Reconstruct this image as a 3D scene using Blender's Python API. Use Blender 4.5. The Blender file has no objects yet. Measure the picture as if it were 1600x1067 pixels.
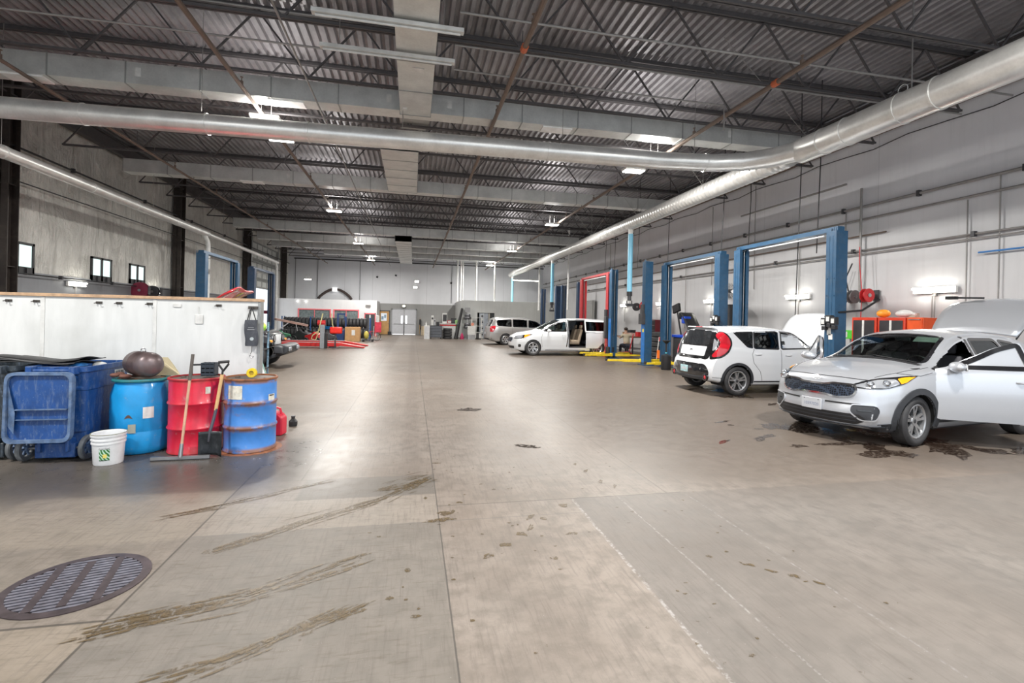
import bpy, bmesh, math, random
from mathutils import Vector, Matrix, geometry
from mathutils.bvhtree import BVHTree
random.seed(7)
SC = bpy.context.scene
COL = SC.collection
PI = math.pi
EACH={'air_grille','seam_flange','sprinkler_head','test_sticker','hanger','hanger_wire','hanger_rod','joint_band','clip','cross_bar','latch','tube','door_panel','door_pane','door_track','down_pipe','leg','wheel_caster','hook','drawer','cable_pulley','bolt','button'}
def R(a): return math.radians(a)

# ------------------------------------------------------------------ mesh builder
class MB:
    def __init__(s): s.v=[]; s.f=[]; s.m=[]; s.M=None
    def at(s, M): s.M=M; return s
    def _av(s, pts):
        b=len(s.v)
        for p in pts:
            p=Vector(p)
            if s.M is not None: p=s.M@p
            s.v.append(p)
        return b
    def add(s, pts, faces, mi=0):
        b=s._av(pts)
        for f in faces: s.f.append([i+b for i in f]); s.m.append(mi)
        return s
    def box(s, x0,x1,y0,y1,z0,z1, mi=0):
        p=[(x0,y0,z0),(x1,y0,z0),(x1,y1,z0),(x0,y1,z0),(x0,y0,z1),(x1,y0,z1),(x1,y1,z1),(x0,y1,z1)]
        return s.add(p,[(0,3,2,1),(4,5,6,7),(0,1,5,4),(1,2,6,5),(2,3,7,6),(3,0,4,7)],mi)
    def cbox(s, c, d, rz=0, rx=0, ry=0, mi=0):
        M0=s.M; T=Matrix.Translation(c)@Matrix.Rotation(rz,4,'Z')@Matrix.Rotation(ry,4,'Y')@Matrix.Rotation(rx,4,'X')
        s.M = T if M0 is None else M0@T
        s.box(-d[0]/2,d[0]/2,-d[1]/2,d[1]/2,-d[2]/2,d[2]/2,mi); s.M=M0; return s
    def bar(s, a, b, w, h=None, mi=0):
        a=Vector(a); b=Vector(b); h=h or w; d=(b-a); L=d.length
        if L<1e-6: return s
        q=d.to_track_quat('X','Z').to_matrix().to_4x4(); M0=s.M
        T=Matrix.Translation((a+b)/2)@q
        s.M = T if M0 is None else M0@T
        s.box(-L/2,L/2,-w/2,w/2,-h/2,h/2,mi); s.M=M0; return s
    def tube(s, pts, r, n=10, cap=True, mi=0):
        pts=[Vector(p) for p in pts]; N=len(pts)
        rs = r if isinstance(r,(list,tuple)) else [r]*N
        vs=[]; up=None
        for i,p in enumerate(pts):
            t=(pts[min(i+1,N-1)]-pts[max(i-1,0)]).normalized()
            if up is None:
                up = Vector((0,0,1)) if abs(t.z)<.9 else Vector((1,0,0))
            u=t.cross(up)
            if u.length<1e-5: u=t.cross(Vector((0.3,1,0.2)))
            u.normalize(); w=u.cross(t).normalized(); up=w
            for k in range(n):
                a=2*PI*k/n; vs.append(p+(u*math.cos(a)+w*math.sin(a))*rs[i])
        fs=[]
        for i in range(N-1):
            for k in range(n):
                k2=(k+1)%n
                fs.append((i*n+k,(i+1)*n+k,(i+1)*n+k2,i*n+k2))
        if cap: fs.append(list(range(n))); fs.append(list(range((N-1)*n,N*n))[::-1])
        return s.add(vs,fs,mi)
    def cyl(s, a, b, r0, r1=None, n=16, cap=True, mi=0):
        return s.tube([a,b],[r0, r0 if r1 is None else r1],n,cap,mi)
    def lathe(s, prof, n=24, c=(0,0,0), axis='Z', mi=0):
        vs=[]; fs=[]
        for (r,z) in prof:
            for k in range(n):
                a=2*PI*k/n; x,y=r*math.cos(a),r*math.sin(a)
                p=(x,y,z) if axis=='Z' else ((x,-z,y) if axis=='Y' else (z,x,y))
                vs.append((p[0]+c[0],p[1]+c[1],p[2]+c[2]))
        for i in range(len(prof)-1):
            for k in range(n):
                k2=(k+1)%n; fs.append((i*n+k,i*n+k2,(i+1)*n+k2,(i+1)*n+k))
        if prof[0][0]>1e-4: fs.append(list(range(n))[::-1])
        if prof[-1][0]>1e-4: fs.append(list(range((len(prof)-1)*n,len(prof)*n)))
        return s.add(vs,fs,mi)
    def ring(s, prof, n=24, c=(0,0,0), axis='Z', mi=0):   # closed profile revolved: torus-like
        k0=len(s.f); vs=[]; fs=[]; m=len(prof)
        for (r,z) in prof:
            for k in range(n):
                a=2*PI*k/n; x,y=r*math.cos(a),r*math.sin(a)
                p=(x,y,z) if axis=='Z' else ((x,-z,y) if axis=='Y' else (z,x,y))
                vs.append((p[0]+c[0],p[1]+c[1],p[2]+c[2]))
        for i in range(m):
            j=(i+1)%m
            for k in range(n):
                k2=(k+1)%n; fs.append((i*n+k,i*n+k2,j*n+k2,j*n+k))
        return s.add(vs,fs,mi)
    def sphere(s, c, r, n=14, m=8, mi=0):
        rx,ry,rz = r if isinstance(r,(list,tuple)) else (r,r,r)
        vs=[]; fs=[]
        for i in range(m+1):
            t=PI*i/m
            for k in range(n):
                a=2*PI*k/n
                vs.append((c[0]+rx*math.sin(t)*math.cos(a),c[1]+ry*math.sin(t)*math.sin(a),c[2]-rz*math.cos(t)))
        for i in range(m):
            for k in range(n):
                k2=(k+1)%n; fs.append((i*n+k,i*n+k2,(i+1)*n+k2,(i+1)*n+k))
        return s.add(vs,fs,mi)
    def prism(s, poly, a, b, plane='XY', mi=0):
        def P(p,h):
            return (p[0],p[1],h) if plane=='XY' else ((p[0],h,p[1]) if plane=='XZ' else (h,p[0],p[1]))
        n=len(poly); vs=[P(p,a) for p in poly]+[P(p,b) for p in poly]
        fs=[list(range(n))[::-1],list(range(n,2*n))]+[(i,(i+1)%n,(i+1)%n+n,i+n) for i in range(n)]
        return s.add(vs,fs,mi)
    def sheet(s, f, nu, nv, mi=0):    # f(u,v)->point
        vs=[f(i/nu,j/nv) for i in range(nu+1) for j in range(nv+1)]
        fs=[(i*(nv+1)+j,(i+1)*(nv+1)+j,(i+1)*(nv+1)+j+1,i*(nv+1)+j+1) for i in range(nu) for j in range(nv)]
        return s.add(vs,fs,mi)
    def mesh(s, name, mats, smooth=True, ang=35, weld=True):
        me=bpy.data.meshes.new(name)
        me.from_pydata([tuple(v) for v in s.v],[],s.f)
        if not isinstance(mats,(list,tuple)): mats=[mats]
        for m in mats: me.materials.append(m)
        me.polygons.foreach_set('material_index',s.m)
        bm=bmesh.new(); bm.from_mesh(me)
        if weld: bmesh.ops.remove_doubles(bm,verts=bm.verts,dist=1e-5)
        bmesh.ops.recalc_face_normals(bm,faces=bm.faces)
        bm.to_mesh(me); bm.free()
        if smooth:
            me.polygons.foreach_set('use_smooth',[True]*len(me.polygons))
            me.set_sharp_from_angle(angle=R(ang))
        return me
    def islands(s, pad=.004):
        par=list(range(len(s.v)))
        def fd(a):
            while par[a]!=a: par[a]=par[par[a]]; a=par[a]
            return a
        for f in s.f:
            for i in f[1:]:
                a,b=fd(f[0]),fd(i)
                if a!=b: par[b]=a
        comp={}
        for fi,f in enumerate(s.f): comp.setdefault(fd(f[0]),[]).append(fi)
        bb=[]
        for fl in comp.values():
            ps=[s.v[i] for fi in fl for i in s.f[fi]]
            bb.append([[min(p[k] for p in ps)-pad for k in range(3)],[max(p[k] for p in ps)+pad for k in range(3)],fl])
        out=[]
        for b in bb:
            hit=[o for o in out if all(o[0][k]<=b[1][k] and o[1][k]>=b[0][k] for k in range(3))]
            for h in hit:
                b[0]=[min(x,y) for x,y in zip(b[0],h[0])]; b[1]=[max(x,y) for x,y in zip(b[1],h[1])]; b[2]=b[2]+h[2]; out.remove(h)
            out.append(b)
        res=[]
        for o in out:
            m=MB(); mp={}
            for fi in o[2]:
                f=[]
                for i in s.f[fi]:
                    if i not in mp: mp[i]=len(m.v); m.v.append(s.v[i])
                    f.append(mp[i])
                m.f.append(f); m.m.append(s.m[fi])
            res.append(m)
        return res
    def build(s, name, mats, parent=None, bevel=0, seg=2, loc=None, rz=0, smooth=True, ang=35, label=None, thick=0, weld=True):
        if name in EACH and not thick:
            for q in s.islands(): o=q._build(name,mats,parent,bevel,seg,loc,rz,smooth,ang,label,thick,weld)
            return o
        return s._build(name,mats,parent,bevel,seg,loc,rz,smooth,ang,label,thick,weld)
    def _build(s, name, mats, parent=None, bevel=0, seg=2, loc=None, rz=0, smooth=True, ang=35, label=None, thick=0, weld=True):
        o=bpy.data.objects.new(name,s.mesh(name,mats,smooth,ang,weld)); COL.objects.link(o)
        if parent is not None: o.parent=parent
        if loc is not None: o.location=loc
        if rz: o.rotation_euler=(0,0,rz)
        if thick:
            md=o.modifiers.new('thick','SOLIDIFY'); md.thickness=thick; md.offset=0
        if bevel:
            md=o.modifiers.new('bevel','BEVEL'); md.width=bevel; md.segments=seg; md.limit_method='ANGLE'; md.angle_limit=R(40)
        if label: o['label']=label
        return o

def thing(name,label,cat,loc=(0,0,0),rz=0,group=None):
    o=bpy.data.objects.new(name,None); COL.objects.link(o); o.empty_display_size=.1
    o.location=loc; o.rotation_euler=(0,0,rz); return tag(o,label,cat,group)
def tag(o,label,cat,group=None):
    o['label']=label; o['category']=cat
    if group: o['group']=group
    return o
def struct(o,label=None):
    o['kind']='structure'
    if label: o['label']=label
    return o
def dup(root,loc=None,rz=None,label=None,group=None):
    def cp(o,par):
        c=o.copy(); COL.objects.link(c)
        if par is not None: c.parent=par
        for ch in [x for x in o.children]: cp(ch,c)
        return c
    r=cp(root,None)
    if loc is not None: r.location=loc
    if rz is not None: r.rotation_euler=(0,0,rz)
    if label: r['label']=label
    if group: r['group']=group
    return r
def arc(c,r,a0,a1,n,plane='XZ'):
    out=[]
    for i in range(n+1):
        a=R(a0+(a1-a0)*i/n); u,v=r*math.cos(a),r*math.sin(a)
        out.append((c[0]+u,c[1],c[2]+v) if plane=='XZ' else ((c[0]+u,c[1]+v,c[2]) if plane=='XY' else (c[0],c[1]+u,c[2]+v)))
    return out
def rpoly(pts,r,n=4):          # polygon with rounded corners
    out=[]; N=len(pts)
    for i in range(N):
        p=Vector(pts[i][:2]); a=Vector(pts[i-1][:2]); b=Vector(pts[(i+1)%N][:2])
        rr=pts[i][2] if len(pts[i])>2 else r
        la=min(rr,(a-p).length*.45); lb=min(rr,(b-p).length*.45)
        if rr<1e-4: out.append(tuple(p)); continue
        A=p+(a-p).normalized()*la; B=p+(b-p).normalized()*lb
        for k in range(n+1):
            t=k/n; q=A*(1-t)**2+p*2*t*(1-t)+B*t*t; out.append((q.x,q.y))
    return out
def inpoly(x,y,poly):
    c=False; n=len(poly); j=n-1
    for i in range(n):
        xi,yi=poly[i][0],poly[i][1]; xj,yj=poly[j][0],poly[j][1]
        if (yi>y)!=(yj>y) and x<(xj-xi)*(y-yi)/(yj-yi)+xi: c=not c
        j=i
    return c
def interp(tab,x):             # monotone-ish cubic through a table
    n=len(tab)
    if x<=tab[0][0]: return tab[0][1]
    if x>=tab[-1][0]: return tab[-1][1]
    d=[(tab[i+1][1]-tab[i][1])/(tab[i+1][0]-tab[i][0]) for i in range(n-1)]
    m=[d[0]]+[0 if d[i-1]*d[i]<=0 else 2*d[i-1]*d[i]/(d[i-1]+d[i]) for i in range(1,n-1)]+[d[-1]]
    for i in range(n-1):
        if x<=tab[i+1][0]:
            h=tab[i+1][0]-tab[i][0]; t=(x-tab[i][0])/h
            return (2*t**3-3*t*t+1)*tab[i][1]+(t**3-2*t*t+t)*h*m[i]+(-2*t**3+3*t*t)*tab[i+1][1]+(t**3-t*t)*h*m[i+1]

# ------------------------------------------------------------------ node helpers
def newmat(name):
    m=bpy.data.materials.new(name); m.use_nodes=True; nt=m.node_tree; nt.nodes.clear()
    return m,nt
class NT:
    def __init__(s,nt): s.nt=nt
    def n(s,t,**kw):
        o=s.nt.nodes.new(t)
        for k,v in kw.items(): setattr(o,k,v)
        return o
    def L(s,a,b): s.nt.links.new(a,b)
    def val(s,sock,v):
        if hasattr(v,'is_linked') or hasattr(v,'node'): s.L(v,sock)
        elif isinstance(v,(tuple,list)): sock.default_value=(*v,1) if len(v)==3 and sock.type=='RGBA' else v
        else: sock.default_value=v
    def math(s,op,a,b=None,c=None,clamp=False):
        o=s.n('ShaderNodeMath',operation=op); o.use_clamp=clamp
        s.val(o.inputs[0],a)
        if b is not None: s.val(o.inputs[1],b)
        if c is not None: s.val(o.inputs[2],c)
        return o.outputs[0]
    def mix(s,f,a,b,bt='MIX'):
        o=s.n('ShaderNodeMix',data_type='RGBA',blend_type=bt); s.val(o.inputs[0],f); s.val(o.inputs[6],a); s.val(o.inputs[7],b)
        return o.outputs[2]
    def coord(s,kind='Object',scale=(1,1,1),rot=(0,0,0),loc=(0,0,0)):
        t=s.n('ShaderNodeTexCoord'); m=s.n('ShaderNodeMapping'); s.L(t.outputs[kind],m.inputs[0])
        m.inputs['Scale'].default_value=scale; m.inputs['Rotation'].default_value=rot; m.inputs['Location'].default_value=loc
        return m.outputs[0]
    def noise(s,vec,scale=5,detail=4,rough=.55,dist=0):
        o=s.n('ShaderNodeTexNoise'); s.L(vec,o.inputs['Vector']); o.inputs['Scale'].default_value=scale
        o.inputs['Detail'].default_value=detail; o.inputs['Roughness'].default_value=rough; o.inputs['Distortion'].default_value=dist
        return o.outputs['Fac']
    def ramp(s,f,stops):
        o=s.n('ShaderNodeValToRGB'); s.L(f,o.inputs[0]); cr=o.color_ramp
        while len(cr.elements)<len(stops): cr.elements.new(.5)
        for e,(p,c) in zip(cr.elements,stops):
            e.position=p; e.color=(c,c,c,1) if not isinstance(c,(tuple,list)) else (*c,1)
        return o.outputs[0]
    def sstep(s,x,a,b):
        o=s.n('ShaderNodeMapRange',interpolation_type='SMOOTHSTEP'); s.val(o.inputs[0],x)
        o.inputs[1].default_value=a; o.inputs[2].default_value=b
        return o.outputs[0]
    def bump(s,h,strength=.3,dist=.02):
        o=s.n('ShaderNodeBump'); s.L(h,o.inputs['Height']); o.inputs['Strength'].default_value=strength; o.inputs['Distance'].default_value=dist
        return o.outputs[0]
    def bsdf(s,color,rough=.5,metal=0,normal=None,coat=0,spec=.5,emis=None,es=0,alpha=None,trans=0):
        b=s.n('ShaderNodeBsdfPrincipled'); o=s.n('ShaderNodeOutputMaterial'); s.L(b.outputs[0],o.inputs[0])
        s.val(b.inputs['Base Color'],color); s.val(b.inputs['Roughness'],rough); s.val(b.inputs['Metallic'],metal)
        b.inputs['Coat Weight'].default_value=coat; b.inputs['Coat Roughness'].default_value=.06
        b.inputs['Specular IOR Level'].default_value=spec
        if normal is not None: s.L(normal,b.inputs['Normal'])
        if emis is not None: s.val(b.inputs['Emission Color'],emis); b.inputs['Emission Strength'].default_value=es
        if trans: b.inputs['Transmission Weight'].default_value=trans
        return b
_MC={}
def PM(name,col,rough=.5,metal=0,var=.12,scale=6,bump=0,coat=0,dirt=0,dirtcol=(.12,.10,.08),emis=0,spec=.5):
    if name in _MC: return _MC[name]
    m,nt=newmat(name); t=NT(nt); c=t.coord()
    nz=t.noise(c,scale,5)
    lo=tuple(x*(1-var) for x in col); hi=tuple(min(1,x*(1+var)) for x in col)
    colr=t.mix(t.ramp(nz,[(.3,0),(.7,1)]),lo,hi)
    if dirt:
        n2=t.noise(c,scale*.7+1.3,8,.7,.5)
        colr=t.mix(t.math('MULTIPLY',t.ramp(n2,[(.48,0),(.72,1)]),dirt),colr,dirtcol)
    rg=t.math('ADD',t.math('MULTIPLY',nz,.15),rough-.075)
    nm=t.bump(t.noise(c,scale*6,3),bump,.005) if bump else None
    t.bsdf(colr,rg,metal,nm,coat,spec,emis=col if emis else None,es=emis)
    _MC[name]=m; return m
def EM(name,col,strength):
    if name in _MC: return _MC[name]
    m,nt=newmat(name); t=NT(nt); e=t.n('ShaderNodeEmission'); o=t.n('ShaderNodeOutputMaterial')
    nz=t.noise(t.coord(),3); cc=t.mix(nz,tuple(x*.96 for x in col),col); t.L(cc,e.inputs[0]); e.inputs[1].default_value=strength
    t.L(e.outputs[0],o.inputs[0]); _MC[name]=m; return m
def paint(name,col,metal=0,rough=.3,flake=0,back=True):
    m,nt=newmat(name); t=NT(nt); c=t.coord()
    nz=t.noise(c,220,2)
    cc=t.mix(t.math('MULTIPLY',nz,flake),col,tuple(min(1,x*1.25) for x in col))
    g=t.n('ShaderNodeNewGeometry')
    if back: cc=t.mix(g.outputs['Backfacing'],cc,(.045,.045,.05))
    mt=t.math('MULTIPLY',t.math('SUBTRACT',1,g.outputs['Backfacing']),metal) if back else metal
    t.bsdf(cc,rough,mt,None,.8)
    return m
def glassmat(name,tint,refl=.06,rough=.02):
    m,nt=newmat(name); t=NT(nt)
    tr=t.n('ShaderNodeBsdfTransparent'); tr.inputs[0].default_value=(*tint,1)
    gl=t.n('ShaderNodeBsdfGlossy'); gl.inputs['Roughness'].default_value=rough; gl.inputs[0].default_value=(.9,.95,1,1)
    f=t.n('ShaderNodeFresnel'); f.inputs[0].default_value=1.5
    fac=t.math('ADD',f.outputs[0],t.math('MULTIPLY',t.noise(t.coord(),2),refl),clamp=True)
    mx=t.n('ShaderNodeMixShader'); t.L(fac,mx.inputs[0]); t.L(tr.outputs[0],mx.inputs[1]); t.L(gl.outputs[0],mx.inputs[2])
    o=t.n('ShaderNodeOutputMaterial'); t.L(mx.outputs[0],o.inputs[0]); return m
def text(body,size,mat,parent,loc,rot,name='lettering',ext=.0015,align='CENTER',sx=1):
    cu=bpy.data.curves.new(name,'FONT'); cu.body=body; cu.size=size; cu.extrude=ext; cu.align_x=align; cu.align_y='CENTER'
    tmp=bpy.data.objects.new(name,cu); COL.objects.link(tmp)
    bpy.context.view_layer.update()
    me=bpy.data.meshes.new_from_object(tmp.evaluated_get(bpy.context.evaluated_depsgraph_get()))
    bpy.data.objects.remove(tmp)
    me.materials.clear(); me.materials.append(mat)
    o=bpy.data.objects.new(name,me); COL.objects.link(o); o.parent=parent; o.location=loc; o.rotation_euler=rot; o.scale=(sx,1,1)
    return o
WORLD=1.4; HB=300; UP=.10
# ------------------------------------------------------------------ camera, world
TH=math.atan(155/750)
cd=bpy.data.cameras.new('camera'); cam=bpy.data.objects.new('camera',cd); COL.objects.link(cam)
cam.matrix_world=Matrix.Translation((0,0,1.66))@Matrix.Rotation(-TH,4,'Z')@Matrix.Rotation(R(90),4,'X')@Matrix.Rotation(R(1.26),4,'Z')
cd.sensor_width=36; cd.lens=36*750/1600; cd.shift_y=-.0225; cd.clip_start=.05; cd.clip_end=200
SC.camera=cam
SC.view_settings.view_transform='Standard'; SC.view_settings.look='None'; SC.view_settings.exposure=0.2
W=bpy.data.worlds.new('world'); SC.world=W; W.use_nodes=True
bg=W.node_tree.nodes['Background']; bg.inputs[0].default_value=(.86,.93,1,1); bg.inputs[1].default_value=WORLD

# ------------------------------------------------------------------ shared materials
M_galv=None
def galv(name,col,rough=.38):
    m,nt=newmat(name); t=NT(nt); c=t.coord()
    v=t.n('ShaderNodeTexVoronoi'); t.L(c,v.inputs['Vector']); v.inputs['Scale'].default_value=26
    n=t.noise(c,3,5); f=t.math('ADD',t.math('MULTIPLY',v.outputs['Distance'],.12),t.math('MULTIPLY',n,.8))
    cc=t.mix(f,tuple(x*.6 for x in col),tuple(min(1,x*1.25) for x in col))
    t.bsdf(cc,t.math('ADD',t.math('MULTIPLY',n,.2),rough-.05),.6,None); return m
M_galv=galv('galvanised_sheet',(.74,.75,.73)); M_duct=galv('round_duct_metal',(.80,.80,.78),.30); M_galvd=galv('dull_galvanised',(.42,.43,.42),.45)
M_joist=PM('dark_joist_paint',(.085,.08,.083),.6,.2,dirt=.3,dirtcol=(.16,.15,.14))
M_pipe=PM('grey_pipe',(.30,.29,.28),.5,.4); M_brass=PM('rusty_pipe',(.20,.15,.12),.6,.3); M_black=PM('black_plastic',(.018,.018,.02),.45)
M_dark=PM('dark_grey_metal',(.06,.06,.065),.5,.3); M_white=PM('white_paint',(.72,.72,.70),.45,dirt=.2); M_chrome=PM('chrome',(.75,.76,.78),.12,1,var=.03)
M_steel=PM('bare_steel',(.42,.42,.43),.35,.9); M_red=PM('red_enamel',(.55,.02,.025),.35,dirt=.2); M_wood=PM('raw_timber',(.55,.36,.22),.6,var=.2,scale=14,dirt=.3)
M_rubber=PM('black_rubber',(.022,.022,.024),.7,bump=.3,dirt=.3,dirtcol=(.08,.075,.07)); M_yel=PM('yellow_enamel',(.80,.58,.02),.45,dirt=.35)
M_light=EM('lamp_glow',(1,.98,.93),14); M_tubeglow=EM('tube_glow',(1,.97,.86),22)

# ------------------------------------------------------------------ floor
def floor_mat():
    m,nt=newmat('polished_concrete'); t=NT(nt); c=t.coord()
    sp=t.n('ShaderNodeSeparateXYZ'); t.L(c,sp.inputs[0]); X,Y=sp.outputs[0],sp.outputs[1]
    nA=t.noise(c,1.1,7,.62,.3); nB=t.noise(c,7,7,.65); nC=t.noise(c,60,3,.7); nD=t.noise(c,.35,3)
    jit=t.math('MULTIPLY',t.math('SUBTRACT',nB,.5),.06)
    Xj=t.math('ADD',X,jit); Yj=t.math('ADD',Y,jit)
    col=t.mix(t.ramp(nA,[(.3,0),(.7,1)]),(.34,.30,.265),(.62,.565,.515))
    col=t.mix(t.math('MULTIPLY',t.ramp(nB,[(.38,1),(.56,0)]),.75),col,(.30,.275,.245))
    col=t.mix(t.math('MULTIPLY',t.ramp(nD,[(.4,0),(.65,1)]),.4),col,(.40,.31,.245))
    def rect(x0,x1,y0,y1,s=.02):
        a=t.math('MULTIPLY',t.sstep(Xj,x0-s,x0+s),t.sstep(Xj,x1+s,x1-s))
        b=t.math('MULTIPLY',t.sstep(Yj,y0-s,y0+s),t.sstep(Yj,y1+s,y1-s))
        return t.math('MULTIPLY',a,b)
    for (a,b,f,cc) in [((1.48,14,-8,4.25),.02,.55,(.27,.26,.25)),((-1.57,.245,-8,3.93),.02,.55,(.30,.29,.265)),
                       ((-1.0,.245,4.55,5.1),.02,.6,(.22,.215,.20)),((-4,-1.57,2.96,8),.06,.35,(.30,.27,.22)),((-6,-1.57,-8,2.94),.02,.45,(.55,.47,.36)),
                       ((2.5,13,4.25,60),.8,.78,(.235,.19,.155)),((-1.05,2.45,5.1,60),.25,.22,(.58,.51,.46)),((-12,-1.05,8.6,60),.15,.65,(.25,.205,.165)),
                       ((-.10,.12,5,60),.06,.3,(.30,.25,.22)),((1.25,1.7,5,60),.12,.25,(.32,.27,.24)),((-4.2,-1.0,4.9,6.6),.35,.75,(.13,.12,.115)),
                       ((-1.57,.245,3.93,4.55),.01,.35,(.62,.57,.50)),((-3.2,-1.57,3.9,4.9),.05,.4,(.60,.53,.44))]:
        x0,x1,y0,y1=a
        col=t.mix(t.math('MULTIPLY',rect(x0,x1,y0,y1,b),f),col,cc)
    # fine trowel and tyre scuffs running down the hall
    cs=t.coord(scale=(14,1.1,1)); ns=t.noise(cs,3,6,.7,.4)
    col=t.mix(t.math('MULTIPLY',t.ramp(ns,[(.50,0),(.70,1)]),.55),col,(.24,.21,.19))
    cs2=t.coord(scale=(3,22,1),rot=(0,0,R(24))); ns2=t.noise(cs2,2,5,.7,.6)
    left=t.sstep(Xj,.6,-.2); near=t.sstep(Yj,7,5)
    col=t.mix(t.math('MULTIPLY',t.math('MULTIPLY',t.ramp(ns2,[(.52,0),(.7,1)]),t.math('MULTIPLY',left,near)),.55),col,(.20,.17,.13))
    # pale salt specks, dark oil specks
    col=t.mix(t.ramp(t.noise(c,95,2),[(.72,0),(.78,1)]),col,(.70,.68,.66))
    col=t.mix(t.math('MULTIPLY',t.ramp(t.noise(c,16,4,.6),[(.69,0),(.74,1)]),.7),col,(.16,.12,.08))
    # joints
    def line(coord,at,a0,a1,other,w=.005,cc=(.10,.09,.08),f=.8,wob=1):
        d=t.math('ABSOLUTE',t.math('SUBTRACT',t.math('ADD',coord,t.math('MULTIPLY',jit,.12*wob)),at))
        l=t.sstep(d,w*1.8,w*.6)
        l=t.math('MULTIPLY',l,t.math('MULTIPLY',t.sstep(other,a0-.01,a0+.01),t.sstep(other,a1+.01,a1-.01)))
        return l,f,cc
    chalk=t.ramp(t.noise(c,24,4,.7),[(.45,0),(.6,1)])
    for (co,at,a0,a1,ot,w,cc,f,ck) in [(X,.245,-8,60,Y,.004,(.13,.12,.11),.8,0),(X,1.48,-8,4.25,Y,.010,(.75,.74,.74),.8,1),(X,1.93,-8,4.25,Y,.006,(.62,.61,.60),.7,1),
                 (X,-1.57,-8,5.6,Y,.006,(.10,.09,.08),.8,0),(Y,4.25,.245,2.6,X,.004,(.12,.11,.10),.8,0),(Y,5.1,-1.5,.245,X,.004,(.14,.13,.12),.6,0),
                 (Y,3.93,-1.57,1.48,X,.006,(.26,.25,.24),.5,0),(Y,2.94,-6,-1.57,X,.008,(.10,.09,.08),.8,0),(X,2.62,-8,4.2,Y,.006,(.6,.6,.62),.5,1),
                 (X,-1.05,5.1,60,Y,.006,(.16,.14,.12),.6,0),(X,2.45,4.25,60,Y,.006,(.18,.16,.14),.5,0),(Y,13,-12,12,X,.008,(.14,.12,.10),.5,0),(Y,21,-12,12,X,.01,(.14,.12,.10),.5,0),(Y,8.6,-12,12,X,.006,(.14,.12,.10),.4,0)]:
        l,ff,c2=line(co,at,a0,a1,ot,w,cc,f,4 if ck else 1)
        if ck: l=t.math('MULTIPLY',l,chalk)
        col=t.mix(t.math('MULTIPLY',l,f),col,c2)
    rg=t.math('ADD',.27,t.math('MULTIPLY',nB,.30)); rg=t.math('ADD',rg,t.math('MULTIPLY',t.sstep(Y,6,3),.16)); rg=t.math('SUBTRACT',rg,t.math('MULTIPLY',rect(-5,-.7,4.5,7,.5),.12),clamp=True)
    col=t.mix(1.0,col,(.455,.44,.425),'MULTIPLY')
    h=t.math('ADD',nC,t.math('MULTIPLY',nB,2))
    t.bsdf(col,rg,0,t.bump(h,.25,.003),0,.38); return m
o=MB().box(-14,14,-6,50,-.2,0).build('floor',floor_mat(),smooth=False); struct(o,'polished concrete shop floor with joints and tyre marks')
FLOOR=o
def wet_mat(name,col,rough):
    m,nt=newmat(name); t=NT(nt); c=t.coord(); n=t.noise(c,30,6,.7)
    b=t.bsdf(t.mix(n,tuple(x*.6 for x in col),tuple(x*1.5 for x in col)),rough,0,None,0)
    al=t.ramp(t.noise(c,22,5,.75),[(.40,0),(.54,.85)])
    t.L(al,b.inputs['Alpha']); return m
M_mud=wet_mat('dried_mud_mark',(.105,.072,.034),.4); M_oil=wet_mat('oil_puddle',(.035,.022,.016),.08)
def blob(mb,cx,cy,rx,ry,rot,z,n=14,jag=.35):
    pts=[]
    for k in range(n):
        a=2*PI*k/n; r=1+random.uniform(-jag,jag); x,y=rx*r*math.cos(a),ry*r*math.sin(a)
        pts.append((cx+x*math.cos(rot)-y*math.sin(rot),cy+x*math.sin(rot)+y*math.cos(rot),z))
    mb.add([(cx,cy,z)]+pts,[(0,1+i,1+(i+1)%n) for i in range(n)])
def streak(path,width,count,lab,rmin=.02,rmax=.09):
    mb=MB(); segs=[(Vector(path[i]),Vector(path[i+1])) for i in range(len(path)-1)]
    for k in range(count):
        t=random.random()*len(segs); i=min(int(t),len(segs)-1); a,b=segs[i]; p=a.lerp(b,t-i); d=(b-a).normalized(); nn=Vector((-d.y,d.x))
        q=p+nn*random.gauss(0,width*.75); L=random.uniform(rmin,rmax)
        blob(mb,q.x,q.y,L*2.2,L*.09+.003,math.atan2(d.y,d.x)+random.uniform(-.10,.10),.0015+random.random()*.002,9)
    mb.build('tyre_streak',M_mud,FLOOR,smooth=False,label=lab)
streak([(-1.55,2.86),(-.93,3.04),(-.29,3.43)],.06,95,'brown curved muddy tyre streak nearest the drain')
streak([(-1.25,3.72),(-.79,4.08),(-.22,4.48),(.2,5.0)],.05,95,'brown muddy tyre streak sweeping toward the dark slab')
streak([(-1.9,4.35),(-1.55,4.53),(-.86,4.99)],.04,40,'short muddy tyre streak below the coloured drums')
streak([(-1.15,2.4),(-.8,2.52),(-.3,2.85)],.04,36,'faint muddy streak at the lower edge')
streak([(-.25,4.7),(.2,5.0)],.12,60,'muddy scuffs on the small dark slab',.02,.05)
mb=MB()
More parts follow.
